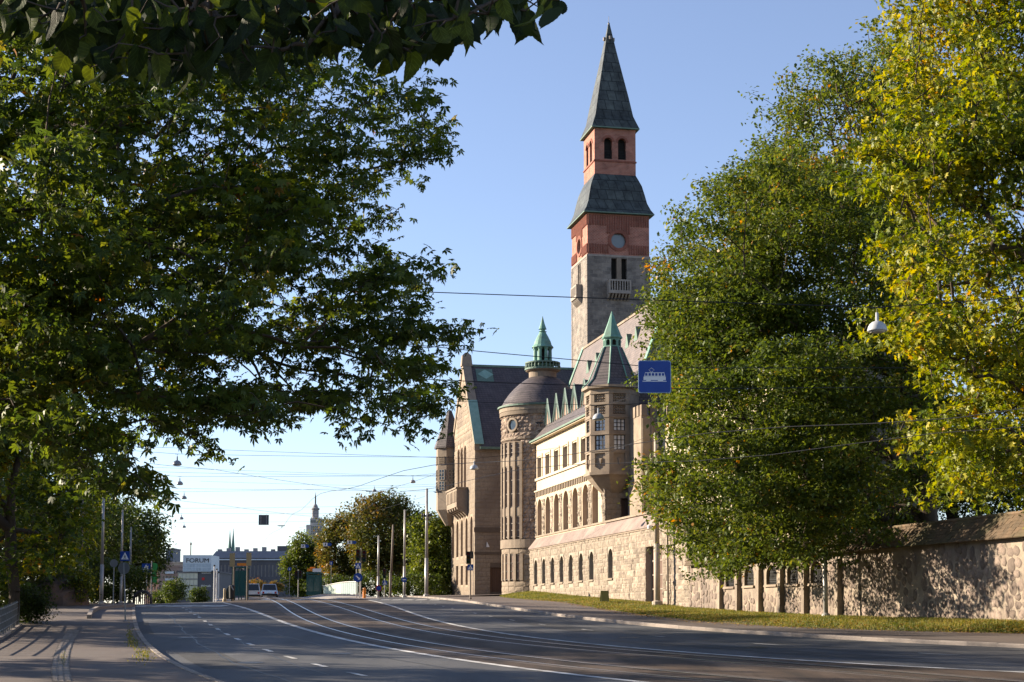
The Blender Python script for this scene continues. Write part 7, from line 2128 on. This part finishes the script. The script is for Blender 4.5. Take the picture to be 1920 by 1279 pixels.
# ---------------------------------------------------------------- far poles, signs and railings right of the tram lines
FG = 'poles before the distant trees'
def fpole(px, yb, yt, Y, r, m, lab, lean=0.0):
    p = at(px, yb, Y); return pole('street_pole', lab, px, yt, p[0], Y, p[2], r, r * .65, m, 'pole', FG, lean)
fpole(709, 1121, 1006, 148, .12, M_polelight, 'pale steel pole, leftmost before the russet trees')
q, h = fpole(732, 1121, 985, 152, .13, M_polebrown, 'brown leaning wooden pole before the russet trees', .03)
q, h = fpole(758, 1119, 957, 150, .13, M_polelight, 'grey steel pole with a round blue sign before the trees')
sign_round(q, (0, -.2, at(758, 1087, 150)[2] - q.location.z), .27, M_blue, (-1, 0))
q, h = fpole(799.5, 1117, 917, 144, .17, M_polelight, 'tallest pole with a ring of old lamp arms beside the museum gable')
zc_ = at(799, 972, 144)[2] - q.location.z
for k in range(6):
    t = 2 * math.pi * k / 6; c, s = math.cos(t), math.sin(t)
    MB().tube([(0.1 * c, .1 * s, zc_), (.3 * c, .3 * s, zc_ - .12), (.4 * c, .4 * s, zc_ + .02), (.4 * c, .4 * s, zc_ + .18)], .025, 5).build('lamp_arm', M_iron, q)
    MB().lathe(.4 * c, .4 * s, [(.05, zc_ + .18), (.11, zc_ + .28), (.08, zc_ + .42), (.01, zc_ + .46)], 8).build('lamp_globe', M_iron, q)
# double post with blue arrow
p = at(671, 1121, 132); q = empty('sign_post', p, 0, 'double post with a round blue arrow sign and a crossing sign', 'sign post', 'sign posts')
h = at(671, 1052, 132)[2] - p[2]
for dx in (-.13, .13): MB().lathe(dx, 0, [(.04, -.2), (.04, h)], 8).build('post', M_polelight, q)
sign_round(q, (0, -.08, at(671, 1083, 132)[2] - p[2]), .39, M_blue, (.7, -.7)); sign_crossing(q, (0, -.08, at(671, 1061, 132)[2] - p[2]), .5)
p = at(676, 1121, 134); q = empty('traffic_light', p, 0, 'pair of traffic lights above the round blue arrow sign', 'traffic light', 'far traffic lights')
h = at(676, 1028, 134)[2] - p[2]; MB().lathe(0, 0, [(.05, -.2), (.05, h)], 8).build('post', M_polelight, q)
signal_head(q, (-.24, -.05, h - .6), 1.1); signal_head(q, (.3, -.05, h - .7), 1.1)
p = at(559, 1119, 150); q = empty('traffic_light', p, 0, 'low traffic light left of the green kiosk', 'traffic light', 'far traffic lights')
h = at(559, 1068, 150)[2] - p[2]; MB().lathe(0, 0, [(.05, -.2), (.05, h)], 8).build('post', M_polelight, q)
signal_head(q, (-.18, -.05, h - .5), .9); signal_head(q, (.22, -.05, h - .5), .9)
p = at(721, 1121, 140); q = empty('traffic_light', p, 0, 'small traffic light with a blue sign between the two left poles', 'traffic light', 'far traffic lights')
h = at(721, 1066, 140)[2] - p[2]; MB().lathe(0, 0, [(.045, -.2), (.045, h)], 8).build('post', M_polelight, q)
signal_head(q, (0, -.1, h - .45), .95); sign_crossing(q, (.03, -.1, at(721, 1093, 140)[2] - p[2]), .42)
p = at(711, 1103, 147); q = empty('no_parking_sign', p, 0, 'round red edged blue sign on the leftmost pale pole', 'sign')
disc(MB(), (-.02, -.2, 0), .3).build('sign_rim', M_redpaint, q); disc(MB(), (-.02, -.222, 0), .23).build('sign_disc', M_blue, q)
p = at(683, 1121, 131); MBp = MB(); MBp.lathe(0, 0, [(.13, -.1), (.13, .75), (.1, .82), (.02, .85)], 12); o = MBp.build('bollard', M_orange); o.location = p; setp(o, 'yellow orange bollard right of the double sign post', 'bollard')
# curved pale green railing of the ramp
rl = empty('ramp_railing', at(637, 1113, 136), 0, 'curved railing of pale green upright panels beside the tram lanes', 'railing')
n = 17
for i in range(n + 1):
    t = i / n; px = 606 + 64 * t; y = 141 - 6 * t; ztop = at(px, 1100 - 7 * math.sin(math.pi * min(1, t * .62)) - 1.5 * t, y)[2]; zb_ = at(px, 1113.5, y)[2]
    P0 = np.array([at(px, 1110, y)[0], y, 0])
    if i:
        b = MB(); m_ = (P0 + prev[0]) / 2; g = .04
        a, c = prev[0] * (1 - g) + P0 * g, prev[0] * g + P0 * (1 - g); off = np.array(rl.location)
        b.frus([a + (0, 0, prev[2]) - off, c + (0, 0, zb_) - off, c + (0, 0, ztop) - off, a + (0, 0, prev[1]) - off], [a + (0, .05, prev[2]) - off, c + (0, .05, zb_) - off, c + (0, .05, ztop) - off, a + (0, .05, prev[1]) - off])
        b.build('railing_panel', mat('pale_green_panel', (.42, .5, .42), (.36, .44, .37), .5, 2) if i < 10 else mat('blue_green_panel', (.22, .3, .3), (.18, .25, .26), .5, 2), rl)
        MB().cyl(prev[0] + (0, 0, prev[1] + .04) - off, P0 + (0, 0, ztop + .04) - off, .045, n=6).build('handrail', M_polelight, rl)
    prev = (P0, ztop, zb_)
isl = MB(); pts = [(560, 1121), (600, 1114.5), (680, 1114.5), (715, 1122.5), (640, 1123)]
ip = [at(px, py, y) for (px, py), y in zip(pts, (143, 146, 142, 130, 128))]
isl.frus([(p[0], p[1], p[2] - .5) for p in ip], ip); setp(isl.build('traffic_island', mat('island_concrete', (.3, .27, .25), (.22, .2, .19), .9, 2, 5)), kind='structure')
# green kiosk with an orange board on top
p = at(589, 1114, 147); kw, kh = .62, 1.9
ks = empty('kiosk', p, 0, 'narrow green glazed kiosk with white and orange boards on its roof', 'kiosk')
M_kg = mat('kiosk_green', (.03, .1, .09), (.02, .08, .07), .4)
for sx_ in (-kw, 0, kw):
    for sy in (-.5, .5): MB().box(sx_ - .05, sx_ + .05, sy - .05, sy + .05, -.1, kh).build('frame_post', M_kg, ks)
for a, b_ in ((-kw, 0), (0, kw)): MB().box(a + .05, b_ - .05, -.51, -.49, .25, kh - .1).build('glass_pane', glass_mat('teal_glass', (.03, .1, .1), .1), ks)
MB().box(-kw - .1, kw + .1, -.6, .6, kh, kh + .16).build('roof', M_kg, ks); MB().box(-kw + .05, kw - .05, -.49, .49, -.1, .25).build('plinth', M_kg, ks)
MB().box(-.1, kw + .1, -.55, -.5, kh + .18, kh + .5).build('white_board', M_white, ks); MB().box(-kw, -.12, -.55, -.5, kh + .25, kh + .5).build('orange_board', M_orange, ks)
MB().box(-kw * .6, kw * .2, -.4, -.36, kh + .52, kh + .66).build('orange_board', M_orange, ks)
# small signs hung over the far crossing
for px, py, lab, wd, arrow in ((572, 1024, 'leftmost small hanging direction sign before the willow', .42, 1), (614, 1021, 'middle small hanging direction sign before the orange tree', .45, 1), (660, 1017, 'right hand small hanging direction sign before the russet tree', .5, 1)):
    p = at(px, py, 162); q = empty('hanging_sign', p, 0, lab, 'sign', 'small hanging direction signs')
    MB().box(-wd, 0, -.02, .02, -.18, .18).build('white_panel', M_white, q)
    MB().frus([(.02, -.02, -.16), (wd * .75, -.02, -.16), (wd, -.02, 0), (wd * .75, -.02, .16), (.02, -.02, .16)], [(.02, .02, -.16), (wd * .75, .02, -.16), (wd, .02, 0), (wd * .75, .02, .16), (.02, .02, .16)]).build('blue_arrow_panel', M_blue, q)
    MB().box(-wd * .6, -wd * .35, -.03, -.021, -.1, .12).build('black_mark', M_iron, q)
p = at(543, 1067, 155); q = empty('round_sign', p, 0, 'small round blue sign at the left edge of the willow', 'sign'); sign_round(q, (0, 0, 0), .2, M_blue, (0, -1)); MB().cyl((0, .03, 0), (0, .03, -2.7), .03, n=6).build('post', M_grey, q)
p = at(621, 1056, 158); q = empty('square_sign', p, 0, 'small square blue sign before the orange tree', 'sign'); MB().box(-.17, .17, -.02, .02, -.2, .2).build('sign_plate', M_blue, q); MB().box(-.04, .04, -.03, -.021, -.14, .12).build('sign_mark', M_white, q); MB().cyl((0, .04, .2), (0, .04, -3.2), .03, n=6).build('post', M_grey, q)

# ---------------------------------------------------------------- tram stop in the middle of the street
M_tan = mat('signal_backboard_tan', (.42, .33, .17), (.35, .27, .14), .6)
pf = [at(398, 1130.5, 118), at(470, 1127, 121), at(508, 1123, 130), at(500, 1119.5, 152), at(404, 1121, 150)]
b = MB(); b.frus([(p[0], p[1], p[2] - .8) for p in pf], pf); setp(b.build('tram_platform', mat('platform_stone', (.3, .25, .22), (.2, .17, .15), .9, 2, 5)), kind='structure')
def tz2(px, py, Y): return at(px, py, Y)
for px, lab in ((401, 'first'), (405.5, 'second'), (409.5, 'third')):
    p = at(px, 1128, 119 + (px - 401) * 1.2); h = at(px, 1062 + (px - 401) * 1.5, p[1])[2] - p[2]
    q = empty('white_post', p, 0, 'slim white post, %s from the left, at the tram platform end' % lab, 'post', 'white posts at the tram platform')
    MB().lathe(0, 0, [(.055, -.2), (.055, h)], 8).build('post', M_white, q); MB().lathe(0, 0, [(.075, h), (.075, h + .1), (.02, h + .12)], 8).build('cap', M_iron, q)
for px, yb, yt, Y, lab in ((437.5, 1130, 1037, 119, 'left signal post seen from behind with a tan backboard'), (463, 1126, 1036, 122, 'right signal post seen from behind with a tan backboard')):
    p = at(px, yb, Y); h = at(px, yt, Y)[2] - p[2]; q = empty('traffic_light', p, 0, lab, 'traffic light', 'signals at the tram platform')
    MB().lathe(0, 0, [(.06, -.2), (.055, h)], 8).build('post', M_polebrown, q); sd = -1 if px < 450 else 1
    signal_head(q, (sd * .12, .08, h - .5), 1.0, None, facing=1)
    MB().box(sd * .12 - .2, sd * .12 + .2, -.1, -.07, h - 1.05, h - .02).build('backboard', M_tan, q)
# shelter
p = at(449, 1124, 128); sh_ = empty('tram_shelter', p, 0, 'dark green tram shelter with glass walls and an orange sign', 'shelter')
hh_ = at(449, 1066, 128)[2] - p[2]
for x in (-.5, .05, .6):
    for y in (-.6, .6): MB().box(x - .04, x + .04, y - .04, y + .04, -.1, hh_).build('frame_post', M_kg, sh_)
MB().box(-.62, .72, -.75, .75, hh_, hh_ + .12).build('roof', M_kg, sh_)
for a, b_ in ((-.46, .01), (.09, .56)): MB().box(a, b_, -.61, -.59, .3, hh_ - .2).build('glass_pane', glass_mat('teal_glass'), sh_)
MB().box(-.1, .8, -.8, -.74, hh_ + .2, hh_ + .42).build('orange_sign', M_orange, sh_)
q = [(-1.1 + .62 * (1 - math.cos(t)), 1.25 * math.sin(t)) for t in np.linspace(0, math.pi / 2, 8)]
b = MB(); b.frus([(x, -.6, z) for x, z in q] + [(-.47, -.6, 0)], [(x, -.5, z) for x, z in q] + [(-.47, -.5, 0)]); b.build('curved_wing', glass_mat('dark_glass', (.015, .03, .03), .1), sh_)
# bin and yellow post
p = at(434.5, 1130, 118.5); q = empty('waste_bin', p, 0, 'dark slender waste bin at the platform end with a pale diagonal lid', 'bin')
MB().lathe(0, 0, [(.06, -.1), (.07, .25), (.2, .35), (.24, 1.25), (.2, 1.3), (.05, 1.36)], 14).build('bin_body', M_iron, q); MB().obox((.05, -.22, 1.15), (.11, 0, -.2), (0, .02, 0), (.035, 0, .02)).build('lid_strip', M_polelight, q)
p = at(421, 1129, 119); o = MB().lathe(0, 0, [(.16, -.1), (.15, .2), (.1, .35), (.1, 1.0), (.06, 1.05)], 12).build('bollard', mat('sand_paint', (.5, .4, .24), (.4, .32, .2), .6)); o.location = p; setp(o, 'sand coloured bollard left of the waste bin', 'bollard')
# bead lamps string
p = at(456, 1112, 135); q = empty('lamp_standard', p, 0, 'slim standard with a column of small white globes behind the shelter', 'street lamp')
hl_ = at(456, 1066, 135)[2] - p[2]; MB().lathe(0, 0, [(.03, -.4), (.03, hl_)], 6).build('post', M_iron, q)
for k in range(6):
    z = hl_ - .3 * k; MB().lathe(0, -.05, [(.01, z - .09), (.09, z - .04), (.09, z + .04), (.01, z + .09)], 10).build('globe', M_white, q)

# ---------------------------------------------------------------- vehicles beyond the crest
def car(name, label, px, py, Y, L, W, H, body, cabin_h=.42, van=False, rz=0.0, zadd=0.0):
    p = at(px, py, Y); root = empty(name, p, rz, label, 'van' if van else 'car')
    gc = .2; bh_ = H * (.52 if not van else .5)
    prof = [(-L / 2, gc + .15), (-L / 2 + .05, bh_), (L / 2 - .1, bh_ * .92), (L / 2, gc + .2), (L / 2 - .2, gc), (-L / 2 + .2, gc)]
    b = MB(); b.loops([[(s * W / 2 * k, y, z) for y, z in prof] for s, k in ((-1, .94), (-1, 1), (1, 1), (1, .94))]); b.build('body', body, root)
    t0, t1 = (-L * .42, L * .18) if not van else (-L * .49, L * .36)
    b = MB(); b.frus([(-W * .46, t0 - .05, bh_ - .003), (W * .46, t0 - .05, bh_ - .003), (W * .46, t1 + .3, bh_ - .003), (-W * .46, t1 + .3, bh_ - .003)], [(-W * .38, t0 + .3, H), (W * .38, t0 + .3, H), (W * .38, t1 - .25, H), (-W * .38, t1 - .25, H)]); b.build('cabin', body, root)
    gl = glass_mat('car_glass', (.015, .018, .02), .05)
    zz0, zz1 = bh_ + .06, H - .08
    f = lambda x, z, s: (x * (.46 - .08 * (z - bh_) / (H - bh_)) / .42, s * 0, z)
    y_at = lambda z: t0 - .05 + .35 * (z - bh_) / (H - bh_)
    b = MB(); b.add([(-W * .4, y_at(zz0) - .012, zz0), (W * .4, y_at(zz0) - .012, zz0), (W * .34, y_at(zz1) - .012, zz1), (-W * .34, y_at(zz1) - .012, zz1)], [(0, 1, 2, 3)]); b.build('rear_window', gl, root)
    for s in (-1, 1):
        xa = lambda z: s * (W * (.46 - .08 * (z - bh_) / (H - bh_)) + .01)
        b = MB(); b.add([(xa(zz0), t0 + .25, zz0), (xa(zz0), t1 + .05, zz0), (xa(zz1), t1 - .25, zz1), (xa(zz1), t0 + .4, zz1)], [(0, 1, 2, 3)]); b.build('side_window', gl, root)
        MB().box(s * W * .36 - .1, s * W * .36 + .1, -L / 2 - .02, -L / 2 + .06, bh_ * .62, bh_ * .86).build('tail_light', M_redpaint, root)
        for y in (-L * .3, L * .31):
            w_ = MB(); w_.cyl((s * (W / 2 - .2), y, .31), (s * (W / 2 + .01), y, .31), .31, n=18); t = w_.build('wheel', mat('tyre', (.02, .02, .02)), root)
            w_ = MB(); w_.cyl((s * (W / 2 - .02), y, .31), (s * (W / 2 + .02), y, .31), .19, n=12); w_.build('wheel_rim', M_polelight, t)
    MB().box(-W * .46, W * .46, -L / 2 - .05, -L / 2 + .05, gc + .05, gc + .26).build('bumper', M_iron, root)
    MB().box(-.26, .26, -L / 2 - .065, -L / 2 - .051, gc + .28, gc + .39).build('number_plate', M_white, root)
    return root
car('parked_car', 'silver car with dark lower body seen from behind on the crest', 505, 1121.5, 168, 4.4, 1.8, 1.5, mat('silver_paint', (.5, .55, .6), (.46, .5, .55), .25, 2, metal=.5), rz=R(9))
car('white_van', 'white van half hidden behind the tram platform', 474, 1122.5, 185, 4.8, 1.9, 1.75, mat('white_car_paint', (.75, .75, .75), None, .3), van=True, rz=R(9))
# ================================================================ distant city beyond the crest
def city(name, label, px0, px1, ytop, Y, depth, matl, nu, nv, ywin=(0.0, 1.0), wmat=None, zb=-9.0, ww=.55, wh=.55, cat='building', group=None, ybot=1122):
    """block facing the street with a grid of window openings"""
    a, c = at(px0, ytop, Y), at(px1, ytop, Y); W = c[0] - a[0]; H = a[2] - zb
    root = empty(name, (a[0], Y, zb), 0, label, cat, group)
    z0 = at(px0, ybot, Y)[2] - zb
    hs = []; lo, hi = z0 + (H - z0) * ywin[0], z0 + (H - z0) * ywin[1]
    for i in range(nu):
        for j in range(nv):
            u = W * (i + .5) / nu; v = lo + (hi - lo) * (j + .5) / nv; du = W / nu * ww / 2; dv = (hi - lo) / nv * wh / 2
            hs.append((u - du, u + du, v - dv, v + dv))
    mf = lambda u, v, n: (u, n, v)
    b = MB(); b.panel(rect(0, W, 0, H), [rect(*h) for h in hs], mf, .4)
    b.add([(0, 0, 0), (0, depth, 0), (0, depth, H), (0, 0, H), (W, 0, 0), (W, depth, 0), (W, depth, H), (W, 0, H)], [(0, 1, 2, 3), (4, 5, 6, 7), (3, 2, 6, 7), (1, 2, 6, 5)])
    b.build('wall', matl, root)
    for h in hs:
        q = MB(); q.add([mf(h[0], h[2], .38), mf(h[1], h[2], .38), mf(h[1], h[3], .38), mf(h[0], h[3], .38)], [(0, 1, 2, 3)]); q.build('window', wmat or M_glass, root)
    MB().box(-.3, W + .3, -.35, depth, H + .003, H + .5).build('cornice', matl, root)
    return root, W, H
def letters(text, parent, x0, x1, z0, z1, y, matl, name='lettering'):
    cu = bpy.data.curves.new('t', 'FONT'); cu.body = text; cu.extrude = .04
    ob = bpy.data.objects.new('t', cu); COL.objects.link(ob)
    bpy.context.view_layer.update()
    me = bpy.data.meshes.new_from_object(ob.evaluated_get(bpy.context.evaluated_depsgraph_get()))
    bpy.data.objects.remove(ob)
    co = np.array([v.co for v in me.vertices]); lo, hi = co.min(0), co.max(0)
    for v in me.vertices:
        x, yy, z = v.co
        v.co = (x0 + (x - lo[0]) / (hi[0] - lo[0]) * (x1 - x0), y - z, z0 + (yy - lo[1]) / (hi[1] - lo[1]) * (z1 - z0))
    me.materials.clear(); me.materials.append(matl); me.name = name
    return link(name, me, parent)
CG = 'city blocks beyond the crest'
M_pinkb = mat('pink_render', (.42, .29, .24), (.34, .24, .2), .9, .3)
M_greyb = mat('grey_render', (.27, .26, .27), (.22, .215, .225), .9, .2)
M_darkb = mat('dark_slate_wall', (.1, .1, .115), (.08, .08, .095), .7, .2)
M_paleb = mat('pale_panel', (.55, .6, .66), (.48, .54, .6), .5, .2)
M_litg = mat('lit_store_glass', (.55, .53, .42), (.42, .44, .4), .2, .25)  # bright base colour stands in for the lit shop glass
M_litwin = mat('lit_window', (.32, .3, .3), (.22, .21, .22), .3, .3)  # pale base colour stands in for lit windows of the office block
city('apartment_block', 'pink apartment block at the left end of the far skyline', 272, 300, 1054, 520, 18, M_pinkb, 5, 6, (.05, .95), group=CG)
r, W, H = city('apartment_block', 'brown stepped apartment block with balconies left of the bright store', 298, 336, 1063, 500, 18, mat('brown_render', (.3, .22, .19), (.24, .18, .16), .9, .3), 6, 5, (.08, .92), group=CG)
for j in range(4): MB().box(W * .35, W * .75, -1.1, -.01, H - 2.2 - j * 2.2, H - 1.5 - j * 2.2).build('balcony', M_paleb, r)
city('apartment_block', 'beige block with flat roof behind the bright store', 318, 350, 1056, 560, 16, mat('beige_render', (.45, .38, .32), None, .9, .3), 5, 3, (.5, .95), group=CG)
city('tower_block', 'plain dark grey high block rising from the left skyline', 311, 325, 1030, 640, 14, mat('blue_grey_slab', (.13, .15, .2), (.12, .14, .18), .7, .2), 4, 8, (.3, .97), wmat=mat('blue_slab_glass', (.1, .12, .16), None, .3), cat='building')
# department store with the big letters
r, W, H = city('department_store', 'department store with pale box sign reading FORUM and dark side', 334, 400, 1073, 470, 30, M_darkb, 1, 1, (.02, .03), cat='store', ww=.01, wh=.01)
pxw = lambda px: at(px, 1060, 470)[0] - r.location.x
zpy = lambda y: at(370, y, 470)[2] - r.location.z
for j in range(4):
    for i in range(5):
        x0 = pxw(335) + (pxw(371.5) - pxw(335)) * i / 5; x1 = pxw(335) + (pxw(371.5) - pxw(335)) * (i + 1) / 5
        z1 = zpy(1075 + 12 * j); z0 = zpy(1075 + 12 * j + 10)
        MB().box(x0 + .04, x1 - .04, -.3, -.02, z0, z1).build('glass_panel', M_litg, r)
    MB().box(pxw(335), pxw(371.5), -.42, -.02, zpy(1075 + 12 * j) + .02, zpy(1075 + 12 * j - 1.6)).build('floor_band', M_greyb, r)
bx = MB().box(pxw(344), pxw(397), -.8, 12, zpy(1072), zpy(1041)).build('sign_box', M_paleb, r)
for i in range(9):
    x = pxw(344) + (pxw(397) - pxw(344)) * (i + .5) / 9
    for j in range(2): MB().box(x - .42, x + .42, -.84, -.803, zpy(1071 - 7.5 * j), zpy(1064.5 - 7.5 * j)).build('box_panel', mat('pale_blue_panel', (.42, .5, .58), None, .35), bx)
letters('FORUM', bx, pxw(350.5), pxw(392.5), zpy(1055), zpy(1047), -.87, M_iron)
letters('Stadium', r, pxw(378.5), pxw(395), zpy(1075.8), zpy(1072.6), -.06, M_white)
letters("McDonald's", r, pxw(378), pxw(396), zpy(1100.5), zpy(1096.6), -.06, M_white)
MB().box(pxw(379), pxw(384), -.1, -.01, zpy(1088), zpy(1083)).build('red_sign', M_redpaint, r); letters('kamppi', r, pxw(388), pxw(396), zpy(1087), zpy(1084), -.06, M_white) if False else None
# long dark block
r, W, H = city('office_block', 'long dark office block with rows of tall windows closing the street', 398, 549, 1049, 560, 30, M_darkb, 22, 2, (.12, .9), wmat=M_litwin, ww=.42, wh=.8, group=CG)
b = MB(); b.frus([(-.5, -.6, H + .5), (W + .5, -.6, H + .5), (W + .5, 20, H + .5), (-.5, 20, H + .5)], [(1, 2, H + 3.1), (W - 1, 2, H + 3.1), (W - 1, 18, H + 3.1), (1, 18, H + 3.1)]); b.build('mansard_roof', mat('blue_grey_roof', (.16, .17, .2), (.13, .14, .17), .6, .3), r)
MB().box(-.6, W + .6, -.75, -.36, H - .3, H + .1).build('pale_cornice', M_paleb, r)
for k in range(9): MB().box(W * (k + .5) / 9 - .7, W * (k + .5) / 9 + .7, 5, 7, H + 3.0, H + 3.9 + .4 * (k % 3)).build('roof_vent', M_greyb, r)
MB().box(W * .79, W * .97, 3, 12, H + 3.0, H + 5.0).build('penthouse', M_darkb, r)
# twin church spires
p = at(433.5, 1040, 900); ch = empty('church', (p[0], 900, -9), 0, 'pair of slender green church spires on the skyline', 'church')
for px, yt in ((430.6, 996), (436.8, 993)):
    x = at(px, 1040, 900)[0] - p[0]; zt = at(px, yt, 900)[2] + 9; zb_ = at(px, 1040, 900)[2] + 9
    MB().box(x - 1.2, x + 1.2, -1.2, 1.2, 0, zb_).build('tower', M_greyb, ch)
    MB().lathe(x, 0, [(1.3, zb_), (1.25, zb_ + .6), (.55, zb_ + (zt - zb_) * .62), (.12, zt)], 8).build('spire', mat('spire_copper', (.1, .2, .17), (.08, .16, .14), .7, 1), ch)
    MB().lathe(x, 0, [(.12, zt - .1), (.16, zt + .2), (.04, zt + .4), (.03, zt + 1.4)], 6).build('finial', M_iron, ch)
MB().box(-8, 8, 2, 22, 0, at(433, 1042, 900)[2] + 9).build('nave', M_greyb, ch)
# stepped white tower with mast
p = at(590, 1010, 700); k = 700 / FOC; z = lambda y: at(590, y, 700)[2] + 9; x = lambda px: at(px, 1000, 700)[0] - p[0]
ht = empty('hotel_tower', (p[0], 700, -9), 0, 'pale stepped high-rise with round lantern and mast above the willow', 'tower')
M_htl = mat('pale_stone_tower', (.5, .46, .42), (.42, .39, .36), .9, .3)
MB().box(x(574), x(605), 0, 8, 0, z(984)).build('body', M_htl, ht); MB().box(x(581), x(604), .5, 7.5, z(984), z(972)).build('upper_body', M_htl, ht)
for i in range(6):
    for j in range(5):
        a = x(583) + (x(603) - x(583)) * (i + .5) / 6; v = z(1007) + (z(986) - z(1007)) * (j + .5) / 5
        MB().box(a - .28, a + .28, -.06, .02, v - .4, v + .4).build('window', M_glass, ht)
for i in range(7):
    a = x(582) + (x(603) - x(582)) * (i + .5) / 7; MB().box(a - .25, a + .25, .44, .52, z(980), z(975)).build('window', M_glass, ht); MB().box(a - .2, a + .2, .4, .9, z(972) + .003, z(970)).build('merlon', M_htl, ht)
MB().lathe(x(589), 3.5, [(1.7, z(972)), (1.7, z(970)), (1.45, z(969)), (1.45, z(956)), (1.9, z(955)), (1.9, z(952)), (1.2, z(951)), (1.0, z(947)), (.4, z(944))], 16).build('round_lantern', M_greyb, ht)
for t in range(8): MB().box(x(589) + 1.45 * math.cos(t) - .12, x(589) + 1.45 * math.cos(t) + .12, 3.5 + 1.45 * math.sin(t) - .12, 3.5 + 1.45 * math.sin(t) + .12, z(968), z(957)).build('column', M_htl, ht)
MB().lathe(x(589), 3.5, [(.35, z(945)), (.3, z(930)), (.12, z(926)), (.05, z(922))], 8).build('mast', M_iron, ht)
# thin radio mast
p = at(357.5, 1042, 620); o = MB().lathe(0, 0, [(.25, -6), (.2, at(357, 1022, 620)[2] - p[2]), (.45, at(357, 1021, 620)[2] - p[2]), (.3, at(357, 1018, 620)[2] - p[2]), (.08, at(357, 1017, 620)[2] - p[2]), (.04, at(357, 1007, 620)[2] - p[2])], 6).build('radio_mast', M_iron); o.location = p; setp(o, 'thin radio mast above the pale store sign', 'mast')
# street trees far down the hill
FT = 'small trees far down the street'
park_tree(327, 1133, 230, 3.9, 2.0, 90, 40, .3, M_lgreen, .35, 601, 'park_tree', 'dark green tree before the bright store front', FT, .55)
park_tree(372, 1134, 235, 3.0, 1.5, 70, 40, .28, M_lgreen, .25, 602, 'park_tree', 'small dark tree before the dark lettered wall', FT, .55)
park_tree(303, 1134, 240, 2.6, 1.5, 70, 40, .28, M_lgreen, .2, 603, 'park_tree', 'low dark tree left of the bright store front', FT, .55)
park_tree(481, 1115, 380, 4.2, 3.0, 90, 40, .4, M_laut, .75, 604, 'park_tree', 'reddish autumn tree before the long dark block', FT, .55)
park_tree(516, 1112, 400, 3.2, 2.0, 70, 40, .4, M_laut, .7, 605, 'park_tree', 'small reddish tree at the right of the silver car', FT, .55)
